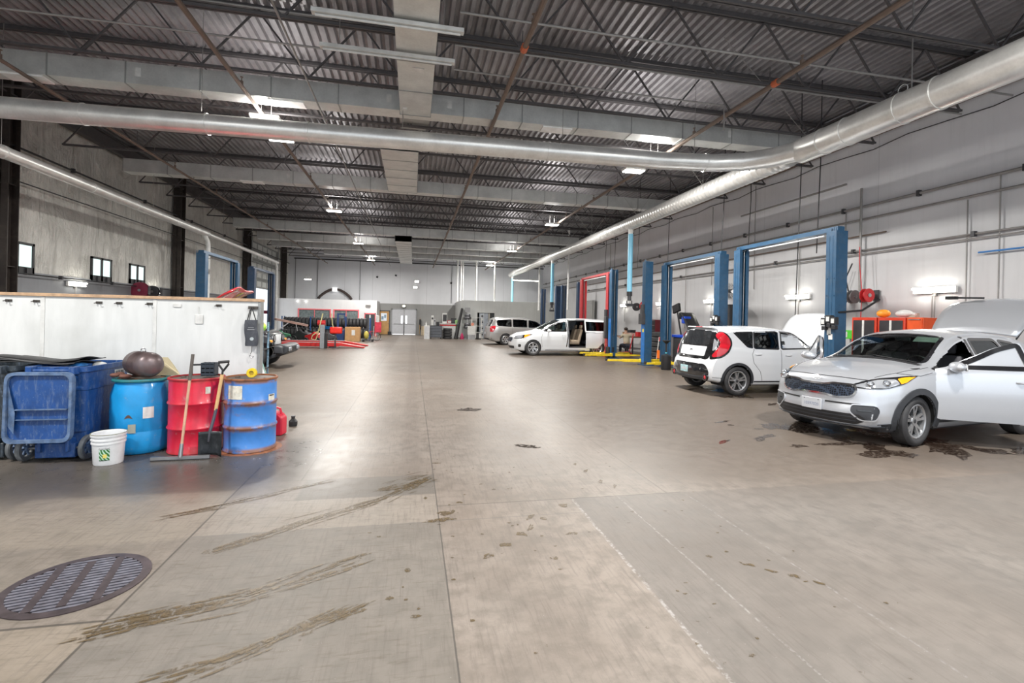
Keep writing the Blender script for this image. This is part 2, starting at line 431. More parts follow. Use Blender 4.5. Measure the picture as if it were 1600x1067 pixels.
for (x,y,rx,ry,ro) in [(1.86,5.25,.05,.02,1.2),(1.9,5.0,.05,.02,1.0),(1.93,4.65,.06,.02,1.1),(2.02,4.5,.06,.015,1.1),(.31,4.08,.07,.05,.4),(.25,3.95,.12,.03,.1),(.45,4.3,.03,.02,0),(1.35,4.1,.05,.04,.5),(1.0,3.9,.06,.02,.9),(.95,3.7,.06,.02,1.1),(1.1,3.85,.04,.03,0),(.85,3.6,.04,.03,0),(1.25,3.55,.05,.02,0),(.7,3.45,.04,.03,0),(.55,3.3,.04,.03,0),(1.0,3.2,.03,.02,0),(.15,4.45,.02,.03,0),(.3,5.5,.04,.02,0),(2.3,2.9,.05,.02,-.8),(2.4,2.8,.04,.015,-.8),(2.5,2.72,.05,.02,-.8),(2.6,2.62,.04,.012,-.8),(2.1,3.05,.02,.02,0),(.0,3.2,.02,.02,0),(-.1,2.9,.02,.02,0),(1.7,2.1,.02,.01,0),(.05,2.7,.03,.015,0),(-.35,2.75,.05,.015,.4),(-.5,2.65,.04,.012,.4),(-.25,2.8,.04,.012,.4)]:
    blob(mb,x,y,rx,ry,ro,.002,13,.4)
for k in range(80):
    a=random.random(); blob(mb,random.uniform(-.4,2.9),random.uniform(2.2,5.8),random.uniform(.008,.018),random.uniform(.006,.014),0,.002,8)
mb.build('mud_spot',M_mud,FLOOR,smooth=False)
mb=MB(); blob(mb,1.48,6.08,.15,.07,-.4,.003,16,.25); blob(mb,1.6,6.0,.05,.03,0,.003); mb.build('oil_spot',M_oil,FLOOR,smooth=False,label='dark oil spot in mid aisle')
mb=MB(); blob(mb,1.03,8.62,.20,.16,0,.003,16,.3); mb.build('oil_spot',M_oil,FLOOR,smooth=False,label='dark oil spot farther up the aisle')
mb=MB()
for k in range(26):
    blob(mb,random.uniform(5.7,7.6),random.uniform(5.0,6.9),random.uniform(.1,.38),random.uniform(.06,.22),random.uniform(0,1),.0015+k*.0001,14,.4)
mb.build('oil_puddle',M_oil,FLOOR,smooth=False,label='dark oily puddle under the silver car front')
mb=MB()
for k in range(16):
    blob(mb,random.uniform(7.2,9.4),random.uniform(3.6,5.3),random.uniform(.15,.45),random.uniform(.08,.25),random.uniform(0,1),.0015+k*.0001,14,.4)
for k in range(8): blob(mb,random.uniform(4.3,5.4),random.uniform(5.6,7.2),random.uniform(.06,.2),random.uniform(.03,.08),random.uniform(0,1),.0015+k*.0001,14,.4)
for k in range(8): blob(mb,random.uniform(6.6,8.6),random.uniform(8.6,11.0),random.uniform(.1,.3),random.uniform(.05,.2),random.uniform(0,1),.0015+k*.0001,14,.4)
mb.build('oil_stain',M_oil,FLOOR,smooth=False,label='scattered oily stains near the parked cars')

# drain cover
g=thing('drain_cover','round cast iron drain grate set in the concrete at lower left','drain',(-1.95,3.37,0))
M_iron=PM('cast_iron',(.095,.075,.08),.38,.5,var=.3,scale=12,dirt=.5,dirtcol=(.05,.035,.03)); M_iron2=PM('worn_iron',(.24,.235,.28),.32,.5,var=.3,scale=16,dirt=.5,dirtcol=(.09,.06,.05))
MB().ring([(.36,0),(.36,.006),(.31,.008),(.31,0)],40).build('rim',M_iron,g)
mb=MB()
for i in range(-8,9):
    y=i*.036; h=math.sqrt(max(0,.31**2-y*y))
    mb.box(-h,h,y-.011,y+.011,.001,.007)
mb.build('grate_bars',M_iron2,g,smooth=False,rz=R(15))
mb=MB()
for x in (-.15,.0,.15): mb.box(x-.022,x+.022,-.27,.27,.001,.009)
mb.build('cross_bar',M_iron,g,smooth=False,rz=R(15)); MB().lathe([(.31,0.0012),(0.0,.0012)],36).build('sump',M_black,g)

# ------------------------------------------------------------------ walls
def wall_grid(name,axis,at,u0,u1,holes,mat,z1,th=.15,out=1,z0=0,lab=None):
    us=sorted({u0,u1}|{h[0] for h in holes}|{h[1] for h in holes}); zs=sorted({z0,z1}|{h[2] for h in holes}|{h[3] for h in holes})
    mb=MB()
    for i in range(len(us)-1):
        for j in range(len(zs)-1):
            um,zm=(us[i]+us[i+1])/2,(zs[j]+zs[j+1])/2
            if any(h[0]<um<h[1] and h[2]<zm<h[3] for h in holes): continue
            a,b=(at,at+out*th) if out>0 else (at-th,at)
            if axis=='X': mb.box(a,b,us[i],us[i+1],zs[j],zs[j+1])
            else: mb.box(us[i],us[i+1],a,b,zs[j],zs[j+1])
    o=mb.build(name,mat,smooth=False); return struct(o,lab)
def wallpaint(name,lo,hi,seam_ax=1,pitch=1.2,seamf=.35,vstain=.3,light_grad=None,rough=.5):
    m,nt=newmat(name); t=NT(nt); c=t.coord(); sp=t.n('ShaderNodeSeparateXYZ'); t.L(c,sp.inputs[0])
    cc=t.mix(t.ramp(t.noise(c,.6,6,.6),[(.3,0),(.7,1)]),lo,hi)
    cs=t.coord(scale=(5,5,.35)); cc=t.mix(t.math('MULTIPLY',t.ramp(t.noise(cs,1.6,6,.6),[(.5,0),(.75,1)]),vstain),cc,tuple(x*.6 for x in lo))
    u=sp.outputs[seam_ax]
    d=t.math('ABSOLUTE',t.math('SUBTRACT',t.math('FRACT',t.math('DIVIDE',u,pitch)),.5))
    l=t.sstep(d,.010/pitch,.003/pitch)
    cc=t.mix(t.math('MULTIPLY',l,seamf),cc,(.12,.12,.13))
    if light_grad: cc=t.mix(t.sstep(sp.outputs[2],light_grad[0],light_grad[1]),cc,t.mix(1.0,cc,light_grad[2],'MULTIPLY'))
    t.bsdf(cc,rough,0,t.bump(t.noise(c,30,4),.15,.004)); return m
M_wr=wallpaint('pale_precast_wall',(.80,.80,.83),(.88,.88,.91),1,4.2,.3,.15,light_grad=(6.2,3.2,(.68,.68,.67)))  # lower wall painted darker to offset the uneven lighting
def vinyl():
    m,nt=newmat('insulation_vinyl'); t=NT(nt); c=t.coord()
    cs=t.coord(scale=(1,1.1,.8)); n=t.noise(cs,1.2,7,.66,1.4); n2=t.noise(t.coord(scale=(1,2.4,.5),rot=(.65,0,0)),1.4,5,.6,.8)
    n3=t.noise(t.coord(scale=(1,2.4,.5),rot=(-.7,0,0)),1.1,5,.6,.8)
    h=t.math('ADD',t.math('ADD',n,n2),n3)
    cc=t.mix(t.ramp(n,[(.3,0),(.7,1)]),(.62,.61,.57),(.84,.83,.78))
    cc=t.mix(t.math('MULTIPLY',t.ramp(n2,[(.55,0),(.75,1)]),.5),cc,(.36,.35,.31))
    t.bsdf(cc,.36,0,t.bump(h,1.0,.22)); return m
M_vin=vinyl(); M_low=wallpaint('grey_dado_paint',(.20,.21,.225),(.27,.28,.30),1,2.0,.1,.2)
M_cmu=wallpaint('grey_block_paint',(.36,.36,.35),(.46,.46,.45),1,.8,.4,.3)
# left wall
wins=[(14.75,15.95,2.60,3.45),(18.4,19.5,2.62,3.42),(20.6,21.65,2.66,3.42)]
dz=(34.2,40.2)
holesL=[w for w in wins]+[(dz[0],dz[1],0,3.6)]
wall_grid('wall_left','X',-10.5,-3,44.1,[(a,b,max(c,2.65),d) for a,b,c,d in wins]+[(dz[0],dz[1],2.65,3.6)],M_vin,7.75,.15,-1,2.65,'off white vinyl faced insulated wall above the grey dado')
wall_grid('wall_left_dado','X',-10.47,-3,44.1,[(a,b,c,2.65) for a,b,c,d in wins if c<2.65]+[(dz[0],dz[1],0,2.65)],M_low,2.65,.15,-1,0,'dark grey painted lower left wall')
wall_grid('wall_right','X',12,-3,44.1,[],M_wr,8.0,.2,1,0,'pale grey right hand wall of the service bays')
M_back=wallpaint('pale_back_wall',(.74,.75,.78),(.80,.81,.84),0,2.35,.6,.1); M_backlow=wallpaint('grey_back_wall',(.27,.27,.265),(.33,.33,.32),0,9,.1,.15)
wall_grid('wall_back','Y',44,-10.6,12.2,[],M_back,8.0,.2,1,2.75,'pale grey upper end wall with dark vertical seams')
wall_grid('wall_back_lower','Y',43.97,-10.6,12.2,[],M_backlow,2.75,.2,1,0,'dark grey lower end wall')
# windows
M_pane=glassmat('window_glass',(.80,.95,.93),.1)
for i,(a,b,c,d) in enumerate(wins):
    w=thing(f'window_{i+1}','','x',(-10.5,0,0)); del w['label']; del w['category']; w['kind']='structure'
    mb=MB(); f=.07
    for (y0,y1,z0,z1) in [(a,a+f,c,d),(b-f,b,c,d),(a,b,d-f,d),(a,b,c,c+f*2.6),((a+b)/2-.05,(a+b)/2+.05,c,d)]: mb.box(-.02,.05,y0,y1,z0,z1)
    mb.build('window_frame',M_black,w,smooth=False)
    MB().box(.01,.02,a+f,b-f,c+f*2,d-f).build('pane',EM('glowing_pane',(.80,1,.97),1.15),w,smooth=False)  # panes glow themselves, standing in for daylight outside
    mb=MB()
    for y in (a+.3,b-.3): mb.box(.05,.09,y-.02,y+.02,c-.03,c+.16)
    mb.build('latch',M_dark,w,smooth=False)
# columns on left wall
for i,y in enumerate((15.0-.35,23.9,32.9,41.6)):
    mb=MB(); X=-10.25; w,dp,tf=.36,.34,.022
    mb.box(X-dp/2,X+dp/2,y-w/2,y-w/2+tf,0,7.7); mb.box(X-dp/2,X+dp/2,y+w/2-tf,y+w/2,0,7.7); mb.box(X-.01,X+.01,y-w/2,y+w/2,0,7.7)
    mb.box(X-dp/2-.03,X+dp/2+.05,y-w/2-.05,y+w/2+.05,0,.03)
    for z in (2.7,4.8,6.9): mb.box(X-.13,X+.13,y-w/2-.01,y+w/2+.01,z,z+.02)
    o=mb.build('steel_column',PM('brown_black_steel',(.035,.028,.025),.5,.2,dirt=.3),smooth=False)
    tag(o,['dark steel column at the far left edge before the first window','dark steel column between the windows and the first blue lift','dark steel column behind the left side lifts','dark steel column in the far left corner'][i],'column')
# sectional door with opening
d1=thing('door_1','','x',(-10.5,0,0)); del d1['label']; del d1['category']; d1['kind']='structure'
mb=MB()
for j in range(5):
    z0=3.35+j*.62; mb.box(.02,.07,dz[0]-1.2,dz[1]+.3,z0,z0+.60)
mb.build('door_panel',PM('door_section_grey',(.24,.25,.24),.5),d1,smooth=False)
mb=MB()
for j in range(5):
    z0=3.35+j*.62
    for k in range(6):
        y=dz[0]-1.0+k*1.15; mb.box(.07,.08,y,y+.9,z0+.12,z0+.48)
mb.build('door_pane',PM('frosted_pane',(.55,.57,.55),.3),d1,smooth=False)
mb=MB()
for y in (dz[0]-.1,dz[1]+.1): mb.tube([(.12,y,0),(.12,y,3.6),(.16,y,6.9)],.03,6)
mb.build('door_track',M_steel,d1)

# ------------------------------------------------------------------ ceiling deck
def deckz(x): return 7.72
mb=MB(); p=.19; x=-10.6; prof=[]
while x<12.1:
    prof+= [(x,7.72),(x+.075,7.72),(x+.10,7.80),(x+.165,7.80)]; x+=p
prof.append((x,7.72))
vs=[]; 
for (a,b) in prof: vs+= [(a,-3,b),(a,44.1,b)]
mb.add(vs,[(2*i,2*i+1,2*i+3,2*i+2) for i in range(len(prof)-1)])
mb.box(-10.7,12.2,-3,44.1,7.84,7.95)
M_deck=PM('dark_roof_deck',(.34,.33,.345),.42,.35,var=.25,scale=1.2,dirt=.25,dirtcol=(.06,.055,.06))
struct(mb.build('ceiling',M_deck,smooth=False,weld=False),'dark grey ribbed steel roof deck')
# joists
def joist_at(y):
    j=thing('roof_joist','dark steel open web roof joist spanning under the ribbed deck','joist',(0,y,0),group='open web roof joists')
    MB().box(-10.5,12,-.055,-.015,7.60,7.66).box(-10.5,12,.015,.055,7.60,7.66).box(-10.5,12,-.015,.015,7.66,7.71).build('top_chord',M_joist,j,smooth=False)
    MB().box(-10.0,11.6,-.045,-.010,6.375,6.42).box(-10.0,11.6,.010,.045,6.375,6.42).build('bottom_chord',M_joist,j,smooth=False)
    mb=MB(); n=11; s=21.6/n
    for i in range(n):
        x=-10.0+i*s; mb.bar((x,0,6.40),(x+s/2,0,7.62),.032,.032); mb.bar((x+s/2,0,7.62),(x+s,0,6.40),.032,.032)
    mb.build('web',M_joist,j,smooth=False); return j
J0=joist_at(-1.6)
ny=0; yy=-1.6
while yy<43:
    yy+=1.98
    if not any(abs(yy-q)<.28 for q in (10.87,18.0,27.4,31.3,34.3,37.5)): 
        if yy<43.2: dup(J0,(0,yy,0))
# girders along left and right eaves
for nm,x,lab in (('eave_beam',-10.25,'dark steel eave beam along the top of the left wall'),('eave_beam',11.8,'dark steel eave beam along the top of the right wall')):
    o=MB().box(x-.1,x+.1,-2.9,43.9,7.1,7.14).box(x-.1,x+.1,-2.9,43.9,7.52,7.56).box(x-.015,x+.015,-2.9,43.9,7.14,7.52).build(nm,M_joist,smooth=False); tag(o,lab,'beam')
# bridging lines and sprinkler pipes along the hall
for i,(x,z,r,mt,nm,lab) in enumerate([(-7.27,6.05,.035,M_brass,'sprinkler_pipe','brown sprinkler pipe running down the hall near the left wall'),
    (-3.35,6.05,.04,M_brass,'sprinkler_pipe','brown sprinkler pipe running down the hall left of the flat duct'),
    (-2.03,6.03,.018,M_pipe,'conduit','thin grey conduit beside the left sprinkler pipe'),
    (1.68,6.05,.045,M_brass,'sprinkler_pipe','brown sprinkler pipe down mid hall right of the flat duct'),
    (6.38,6.05,.045,M_brass,'sprinkler_pipe','brown sprinkler pipe running down the hall above the right bays')]):
    mb=MB().tube([(x,-2.8,z),(x,43.5,z)],r,8); o=thing(nm,lab,'pipe',(0,0,0)); mb.build('pipe_run',mt,o)
    if 'sprinkler' in nm:
        mb=MB()
        for k in range(14):
            y=.6+k*3.2; mb.tube([(x,y,z+.02),(x,y,z+.10)],r*.8,6); mb.lathe([(.005,0),(.03,.0),(.03,.01),(.005,.01)],8,(x,y,z+.17)); mb.tube([(x,y,z+.09),(x,y,z+.18)],.01,5)
        mb.build('sprinkler_head',M_brass,o)
        mb=MB()
        for k in range(12): mb.tube([(x,1+k*3.38,z),(x,1+k*3.38,6.42)],.008,5)
        mb.build('hanger',M_joist,o)
        if x>0: MB().cyl((x,7.55,z),(x,7.67,z),r*1.4,n=8).build('coupling',PM('orange_coupling',(.55,.13,.05),.5),o)

# ------------------------------------------------------------------ ducts
def rectduct(name,lab,a,b,w,h,along,branches=(),seams=1.2,tapes=()):
    # along 'X': a=(x0,y,z) b=(x1,..) ; z is the underside
    o=thing(name,lab,'duct',(0,0,0)); mb=MB(); rib=MB(); tp=MB()
    A=Vector(a); B=Vector(b); L=(B-A).length; ang=math.atan2(B.y-A.y,B.x-A.x); Mx=Matrix.Translation(A)@Matrix.Rotation(ang,4,'Z')
    mb.M=rib.M=tp.M=Mx
    mb.box(0,L,-w/2,w/2,0,h)
    n=int(L/seams)
    for i in range(n+1):
        x=i*L/n; rib.box(max(0,x-.012),min(L,x+.012),-w/2-.012,w/2+.012,-.012,h+.012)
    for x in tapes: tp.box(x-.05,x+.05,-w/2-.006,-w/2-.001,h*.35,h*.75)
    mb.build('duct_run',M_galv,o,smooth=False); rib.build('seam_flange',M_galvd,o,smooth=False)
    if tapes: tp.build('test_sticker',M_white,o,smooth=False)
    gr=MB(); gr.M=Mx
    for x in branches:
        gr.box(x-.35,x+.35,-w/2+.05,w/2-.05,-.03,-.001)
    if branches: gr.build('air_grille',PM('grille_white',(.92,.92,.90),.5),o,smooth=False)
    return o
rectduct('flat_duct','nearest wide galvanised flat duct crossing the ceiling with white grilles',(-9.6,11.05,6.12),(10.3,10.75,6.15),.42,.42,'X',(2.2,6.9,12.8,),1.25,(4.2,9.0,10.3,17.2))
rectduct('flat_duct','second galvanised flat duct crossing the ceiling beyond the round pipe',(-9.3,18.0,6.16),(10.0,18.0,6.16),.42,.42,'X',(3.8,),1.25,(5.0,14.5))
rectduct('flat_duct','third galvanised flat duct crossing the ceiling deep in the hall',(-9.2,27.4,6.10),(9.6,27.4,6.10),.42,.45,'X',(),1.25)
rectduct('flat_duct','fourth galvanised flat duct crossing the ceiling deep in the hall',(-9.2,31.3,6.10),(9.6,31.3,6.10),.42,.45,'X',(),1.25)
rectduct('flat_duct','pale flat duct crossing between the fourth duct and the end wall duct',(-9.2,34.3,6.10),(9.6,34.3,6.10),.42,.42,'X',(),1.25)
rectduct('flat_duct','fifth galvanised flat duct crossing just before the end wall',(-6.5,37.5,6.10),(9.6,37.5,6.10),.42,.42,'X',(),1.25)
o=rectduct('main_duct','wide galvanised main duct running from above the camera to the nearest flat duct',(-.04,.5,6.02),(-.04,10.66,6.02),.64,.36,'Y',(),1.1,())
MB().box(-.10,.10,8.6,8.75,6.005,6.018).box(-.30,-.22,10.3,10.42,6.0,6.018).build('test_sticker',M_white,o,smooth=False)
rectduct('main_duct','galvanised main duct section between the two nearer flat ducts',(-.45,13.3,6.12),(-.45,17.76,6.12),1.0,.34,'Y',(),.8)
o=MB().prism([(-.45,11.2),(.45,11.2),(.2,12.6),(-.4,12.6)],6.45,6.75,'XY').build('duct_transition',M_galvd,smooth=False); tag(o,'tapered duct piece behind the nearest flat duct','duct')
rectduct('main_duct','galvanised main duct section deep in the hall before the end wall',(-.6,27.2,5.78),(-.6,38.5,5.78),.9,.30,'Y',(),.9)
# bracing strips (unlit tube fixtures) crossing the main duct
M_strip=PM('unlit_strip',(.62,.62,.60),.4)
for (x0,x1,y,z,lab) in [(-1.5,.66,7.25,5.93,'unlit long strip light under the main duct, nearest one'),(-1.55,.6,8.15,5.93,'unlit long strip light under the main duct, farther one')]:
    o=thing('strip_light',lab,'lamp',(0,y,z)); MB().box(x0,x1,-.05,.05,0,.06).build('housing',M_strip,o,smooth=False)
    MB().tube([(x0+.05,0,-.02),(x1-.05,0,-.02)],.018,8).build('tube',M_strip,o); MB().tube([(x0+.3,0,.06),(x0+.3,0,.5)],.006,5).tube([(x1-.3,0,.06),(x1-.3,0,.5)],.006,5).build('hanger',M_pipe,o)
for (pts,r,lab) in [([(.64,8.95,6.25),(4.2,8.98,6.22),(6.3,8.98,6.22),(6.3,8.98,5.7)],.018,'grey conduit stepping across above the nearest flat duct'),
                    ([(.6,7.3,6.28),(11.5,7.3,6.28)],.02,'grey conduit crossing the ceiling nearest the camera'),
                    ([(.6,8.2,6.28),(11.5,8.2,6.28)],.016,'second grey conduit crossing the ceiling right side'),
                    ([(-9.8,8.9,6.28),(-1.5,8.9,6.3)],.018,'grey conduit crossing the ceiling left side'),
                    ([(-9.8,8.3,6.5),(-1.5,8.3,6.5),(-1.4,8.3,6.5)],.014,'thin grey conduit high on the left of the ceiling')]:
    tag(MB().tube(pts,r,6).build('conduit',M_pipe),lab,'conduit')

def rounddn(name,lab,pts,r,bands,mt=M_duct,rib=0):
    o=thing(name,lab,'duct',(0,0,0)); MB().tube(pts,r,28).build('duct_run',mt,o)
    return o
def bandring(mb,c,d,r,w=.03):
    c=Vector(c); d=Vector(d).normalized(); mb.tube([c-d*w/2,c+d*w/2],r,28)
def line_duct(name,lab,A,B,r,bands,spiral=0,extra=None):
    A=Vector(A); B=Vector(B); d=(B-A).normalized(); L=(B-A).length
    o=thing(name,lab,'duct',(0,0,0))
    if spiral:
        pts=[];rs=[]; n=int(L/spiral)
        for i in range(n):
            for q,rr in ((0,r),(.7,r),(.82,r*1.045),(.92,r*1.045)):
                pts.append(A+d*spiral*(i+q)); rs.append(rr)
        MB().tube(pts,rs,24).build('spiral_duct_run',M_duct,o,ang=60)
    else:
        MB().tube([A,B],r,32).build('duct_run',M_duct,o)
    mb=MB()
    for s in bands: bandring(mb,A+d*s,d,r*1.05)
    if bands: mb.build('joint_band',M_duct,o)
    return o
Zr=5.45
o=line_duct('exhaust_duct','large smooth round exhaust duct overhead along the right wall near the camera',(8.32,-1.5,Zr),(8.22,9.0,Zr),.265,(7.7,8.3,9.35,9.9))
mb=MB()
mb.tube([(8.3,6.7,Zr+.25),(8.3,6.7,7.6)],.012,6); mb.tube([(8.3,8.9,Zr+.25),(6.2,8.9,7.6)],.006,5); mb.build('hanger_rod',M_pipe,o)
mb=MB(); mb.tube(arc((8.3,6.85,Zr+.36),.085,0,350,20,'YZ'),.008,6); mb.build('cable_loop',M_white,o)
o=line_duct('spiral_duct','long ribbed spiral exhaust duct running away above the right bays',(8.2,9.3,Zr-.02),(8.2,40.6,Zr-.02),.235,(),.17)
mb=MB()
for y in (12.6,16.8,21.5,26,30.5,35,39.5):
    for dx,dy in ((-.75,.1),(.0,.0),(.75,.1)): mb.tube([(8.2,y,Zr+.2),(8.2+dx,y+dy,Zr+1.2)],.008,5)
mb.build('hanger_wire',PM('pale_wire',(.5,.5,.48),.4,.5),o)
mb=MB().sphere((8.2,40.6,Zr-.02),(.235,.12,.235),20,8); mb.build('end_cap',M_duct,o)
pts=[(-9.9,10.95,Zr),(-6,10.85,Zr),(0,10.6,Zr),(5.6,10.38,Zr),(6.9,10.2,Zr),(7.5,9.95,Zr),(7.95,9.5,Zr),(8.2,8.9,Zr)]
o=thing('cross_duct','long smooth round metal duct crossing the hall and joining the spiral duct','duct',(0,0,0))
MB().tube(pts,[.2]*5+[.205,.215,.22],28).build('duct_run',M_duct,o)
mb=MB()
for x,y in ((-6.35,10.86),(-4.15,10.77),(-2.2,10.69),(.1,10.6),(.42,10.585),(2.9,10.49)): bandring(mb,(x,y,Zr),(1,-.042,0),.213)
bandring(mb,(6.7,10.24,Zr),(1,-.12,0),.213); bandring(mb,(7.62,9.86,Zr),(1,-.8,0),.222); bandring(mb,(7.72,9.76,Zr),(1,-.9,0),.222)
mb.build('joint_band',M_duct,o)
mb=MB()
for x in (-8,-4.2,-.3,3.2,6.4): mb.tube([(x,10.75-.042*(x+8)*.9,Zr+.19),(x,10.75-.042*(x+8)*.9,7.6)],.006,5)
mb.build('hanger_wire',M_pipe,o)
# left tube
o=thing('exhaust_pipe','slim round exhaust pipe running high along the left wall','duct',(0,0,0))
MB().tube([(-8.5,3,4.92),(-8.5,22.3,4.92)],.135,20).tube([(-8.5,22.2,4.92),(-8.5,33,4.90)],.09,16).build('duct_run',M_duct,o)
mb=MB()
for y in (12.05,14.9,17.0,19.6,22.2): bandring(mb,(-8.5,y,4.92),(0,1,0),.145,.08)
mb.build('joint_band',M_duct,o)
MB().tube([(-8.5,22.0,4.85),(-8.5,22.35,4.6),(-8.5,22.4,4.4),(-8.5,22.4,.4)],.085,14).tube([(-8.5,32.6,4.85),(-8.5,32.8,4.5),(-8.5,32.8,.4)],.07,12).build('down_pipe',PM('white_pipe',(.66,.67,.66),.4),o)
mb=MB()
for y in (12,18,24,30): mb.tube([(-8.5,y,5.0),(-8.5,y,7.6)],.006,5)
mb.build('hanger_wire',M_pipe,o)
# hanging blue hoses
M_bluehose=PM('sky_blue_hose',(.22,.55,.75),.45,var=.06)
def bluehose(y,zb,lab):
    h=thing('exhaust_hose',lab,'hose',(8.2,y,0),group='sky blue exhaust hoses')
    MB().tube([(0,0,Zr-.2),(0,0,Zr-.42)],.09,14).build('collar',M_white,h)
    pts=[];rs=[]; z=Zr-.42
    while z>zb: pts.append((0,0,z)); rs.append(.098); pts.append((0,0,z-.04)); rs.append(.092); z-=.055
    MB().tube(pts,rs,14).build('hose',M_bluehose,h)
    MB().tube([(0,0,zb+.05),(0,0,zb-.12)],.105,14).build('cuff',M_black,h)
    MB().tube([(0,0,zb-.12),(.0,.0,zb-.30)],.075,12).box(-.13,.13,-.09,.09,zb-.52,zb-.42).bar((-.1,0,zb-.3),(-.1,0,zb-.5),.03).bar((.1,0,zb-.3),(.1,0,zb-.5),.03).build('nozzle',M_dark,h)
    return h
bluehose(17.3,2.75,'sky blue exhaust hose hanging nearest, left of the first tall blue post pair')
bluehose(27.9,2.65,'sky blue exhaust hose hanging above the white minivan')
bluehose(39.8,2.55,'sky blue exhaust hose at the far end of the spiral duct')

# ------------------------------------------------------------------ high bay lights
def highbay(x,y,z=6.1,p=HB,lab='',long=.55,wid=.3):
    h=thing('high_bay_light',lab,'lamp',(x,y,z),group='ceiling high bay lights')
    MB().box(-long/2,long/2,-wid/2,wid/2,.0,.07).build('housing',M_white,h,bevel=.02)
    MB().box(-long/2+.03,long/2-.03,-wid/2+.03,wid/2-.03,-.02,0).build('lens',M_light,h,smooth=False)
    MB().tube([(-.1,0,.06),(-.1,0,.4)],.006,5).tube([(.1,0,.06),(.1,0,.4)],.006,5).build('hanger',M_pipe,h)
    ld=bpy.data.lights.new('bay_lamp','AREA'); ld.shape='RECTANGLE'; ld.size=long-.08; ld.size_y=wid-.08; ld.energy=p; ld.color=(1,.97,.92)
    lo=bpy.data.objects.new('bay_lamp',ld); COL.objects.link(lo); lo.parent=h; lo.location=(0,0,-.03)
    l2=bpy.data.lights.new('bay_uplight','AREA'); l2.shape='RECTANGLE'; l2.size=long; l2.size_y=wid; l2.energy=p*UP *(1.8 if y>20 else 1) if y>10 else 1.0; l2.color=(1,.97,.94)
    lo=bpy.data.objects.new('bay_uplight',l2); COL.objects.link(lo); lo.parent=h; lo.location=(0,0,.09); lo.rotation_euler=(PI,0,0)
    return h
side={-3.21:'left row',5.95:'right row'}
for x in (-3.21,5.95):
    for k,y in enumerate((11.3,12.46,20.5,29.3,38.0)):
        highbay(x,y,5.85,HB*(1.35 if y>20 else 1),'white rectangular high bay light, '+['nearest lamp','second lamp','third lamp','fourth lamp','farthest lamp'][k]+' of the '+side[x],.6,.34)
for x,y,z,lab in ((-7.6,37.5,4.2,'high bay light hung low before the far left office'),):
    highbay(x,y,z,40,lab,.5,.3)
for (x,y) in ((1.6,2.0),(-6.3,3.0),(6.0,3.2)):  # extra fill lamps added out of view to brighten the near end
    highbay(x,y,6.1,HB*1.6,'added unseen fill light above the near end of the hall',.6,.34)
# wall tube lights
def walltube(x,y,z,sx,lab,L=.85,p=0):
    h=thing('wall_light',lab,'lamp',(x,y,z),group='twin tube wall lights')
    MB().box(-sx*.0,-sx*.07,-L/2,L/2,-.05,.09).build('housing',M_white,h,smooth=False)
    MB().tube([(-sx*.11,-L/2+.02,.06),(-sx*.11,L/2-.02,.06)],.024,8).tube([(-sx*.11,-L/2+.08,-.02),(-sx*.11,L/2-.08,-.02)],.024,8).build('tube',M_tubeglow,h)
    MB().tube([(-sx*.02,0,-.05),(-sx*.02,0,-.9)],.012,6).box(-.04,.04,-.03,.03,-.12,-.05).build('conduit',M_pipe,h); return h
ord_=['nearest','second','third','fourth','fifth','sixth']
for i,y in enumerate((9.0,13.05,17.6,21.6,25.8,33.5)): walltube(11.97,y,2.52,1,f'glowing twin tube light on the right wall, {ord_[i]} from the camera',.95 if i<2 else .8)
for i,y in enumerate((17.6,22.3)): walltube(-10.45,y,2.42,-1,f'glowing twin tube light on the left wall, {["nearest","farther"][i]} one',.8)

# ------------------------------------------------------------------ wall services, right wall
def pipe(name,lab,pts,r,mt=M_pipe,cat='pipe',clips=0):
    o=thing(name,lab,cat,(0,0,0)); MB().tube(pts,r,8).build('pipe_run',mt,o)
    if clips:
        mb=MB(); a=Vector(pts[0]); b=Vector(pts[-1]) if clips>0 else Vector(pts[1]); n=abs(clips)
        for i in range(n): 
            q=a.lerp(b,(i+.5)/n); mb.cbox(q,(.09,.07,r*2+.07))
        mb.build('clip',M_dark,o,smooth=False)
    return o
pipe('wall_pipe','grey pipe high on the right wall with regular clips',[(11.9,-2,4.9),(11.9,43.5,4.9)],.035,clips=22)
pipe('wall_pipe','second grey pipe on the right wall just below the high one',[(11.92,-2,4.56),(11.92,43.5,4.56)],.028,clips=0)
pipe('wall_pipe','pair of lower grey pipes on the right wall',[(11.92,-2,3.72),(11.92,33,3.72)],.022,clips=12)
pipe('wall_pipe','lowest grey pipe on the right wall',[(11.92,-2,3.62),(11.92,33,3.62)],.018)
pipe('wall_pipe','brown pipe on the right wall between the pipe pairs',[(11.93,10.2,4.12),(11.93,36,4.12)],.02,M_brass)
pipe('wall_pipe','dark gas pipe high under the round duct on the right wall',[(11.85,-2,6.72),(11.85,43,6.72)],.045,M_brass)
pipe('wall_cable','thin wavy cable sagging along the right wall below the dark pipe',[(11.93,-2+i*.9,6.42+.05*math.sin(i*2.1)) for i in range(50)],.012,M_dark,'cable')
pipe('wall_pipe','square grey pipe drop between the high pipes and the lifts',[(11.3,10.8,5.45),(11.3,15,5.45)],.03,M_pipe)
pipe('wall_pipe','vertical grey pipe drop beside the hose reels',[(11.85,10.85,5.4),(11.85,10.85,2.6)],.03)
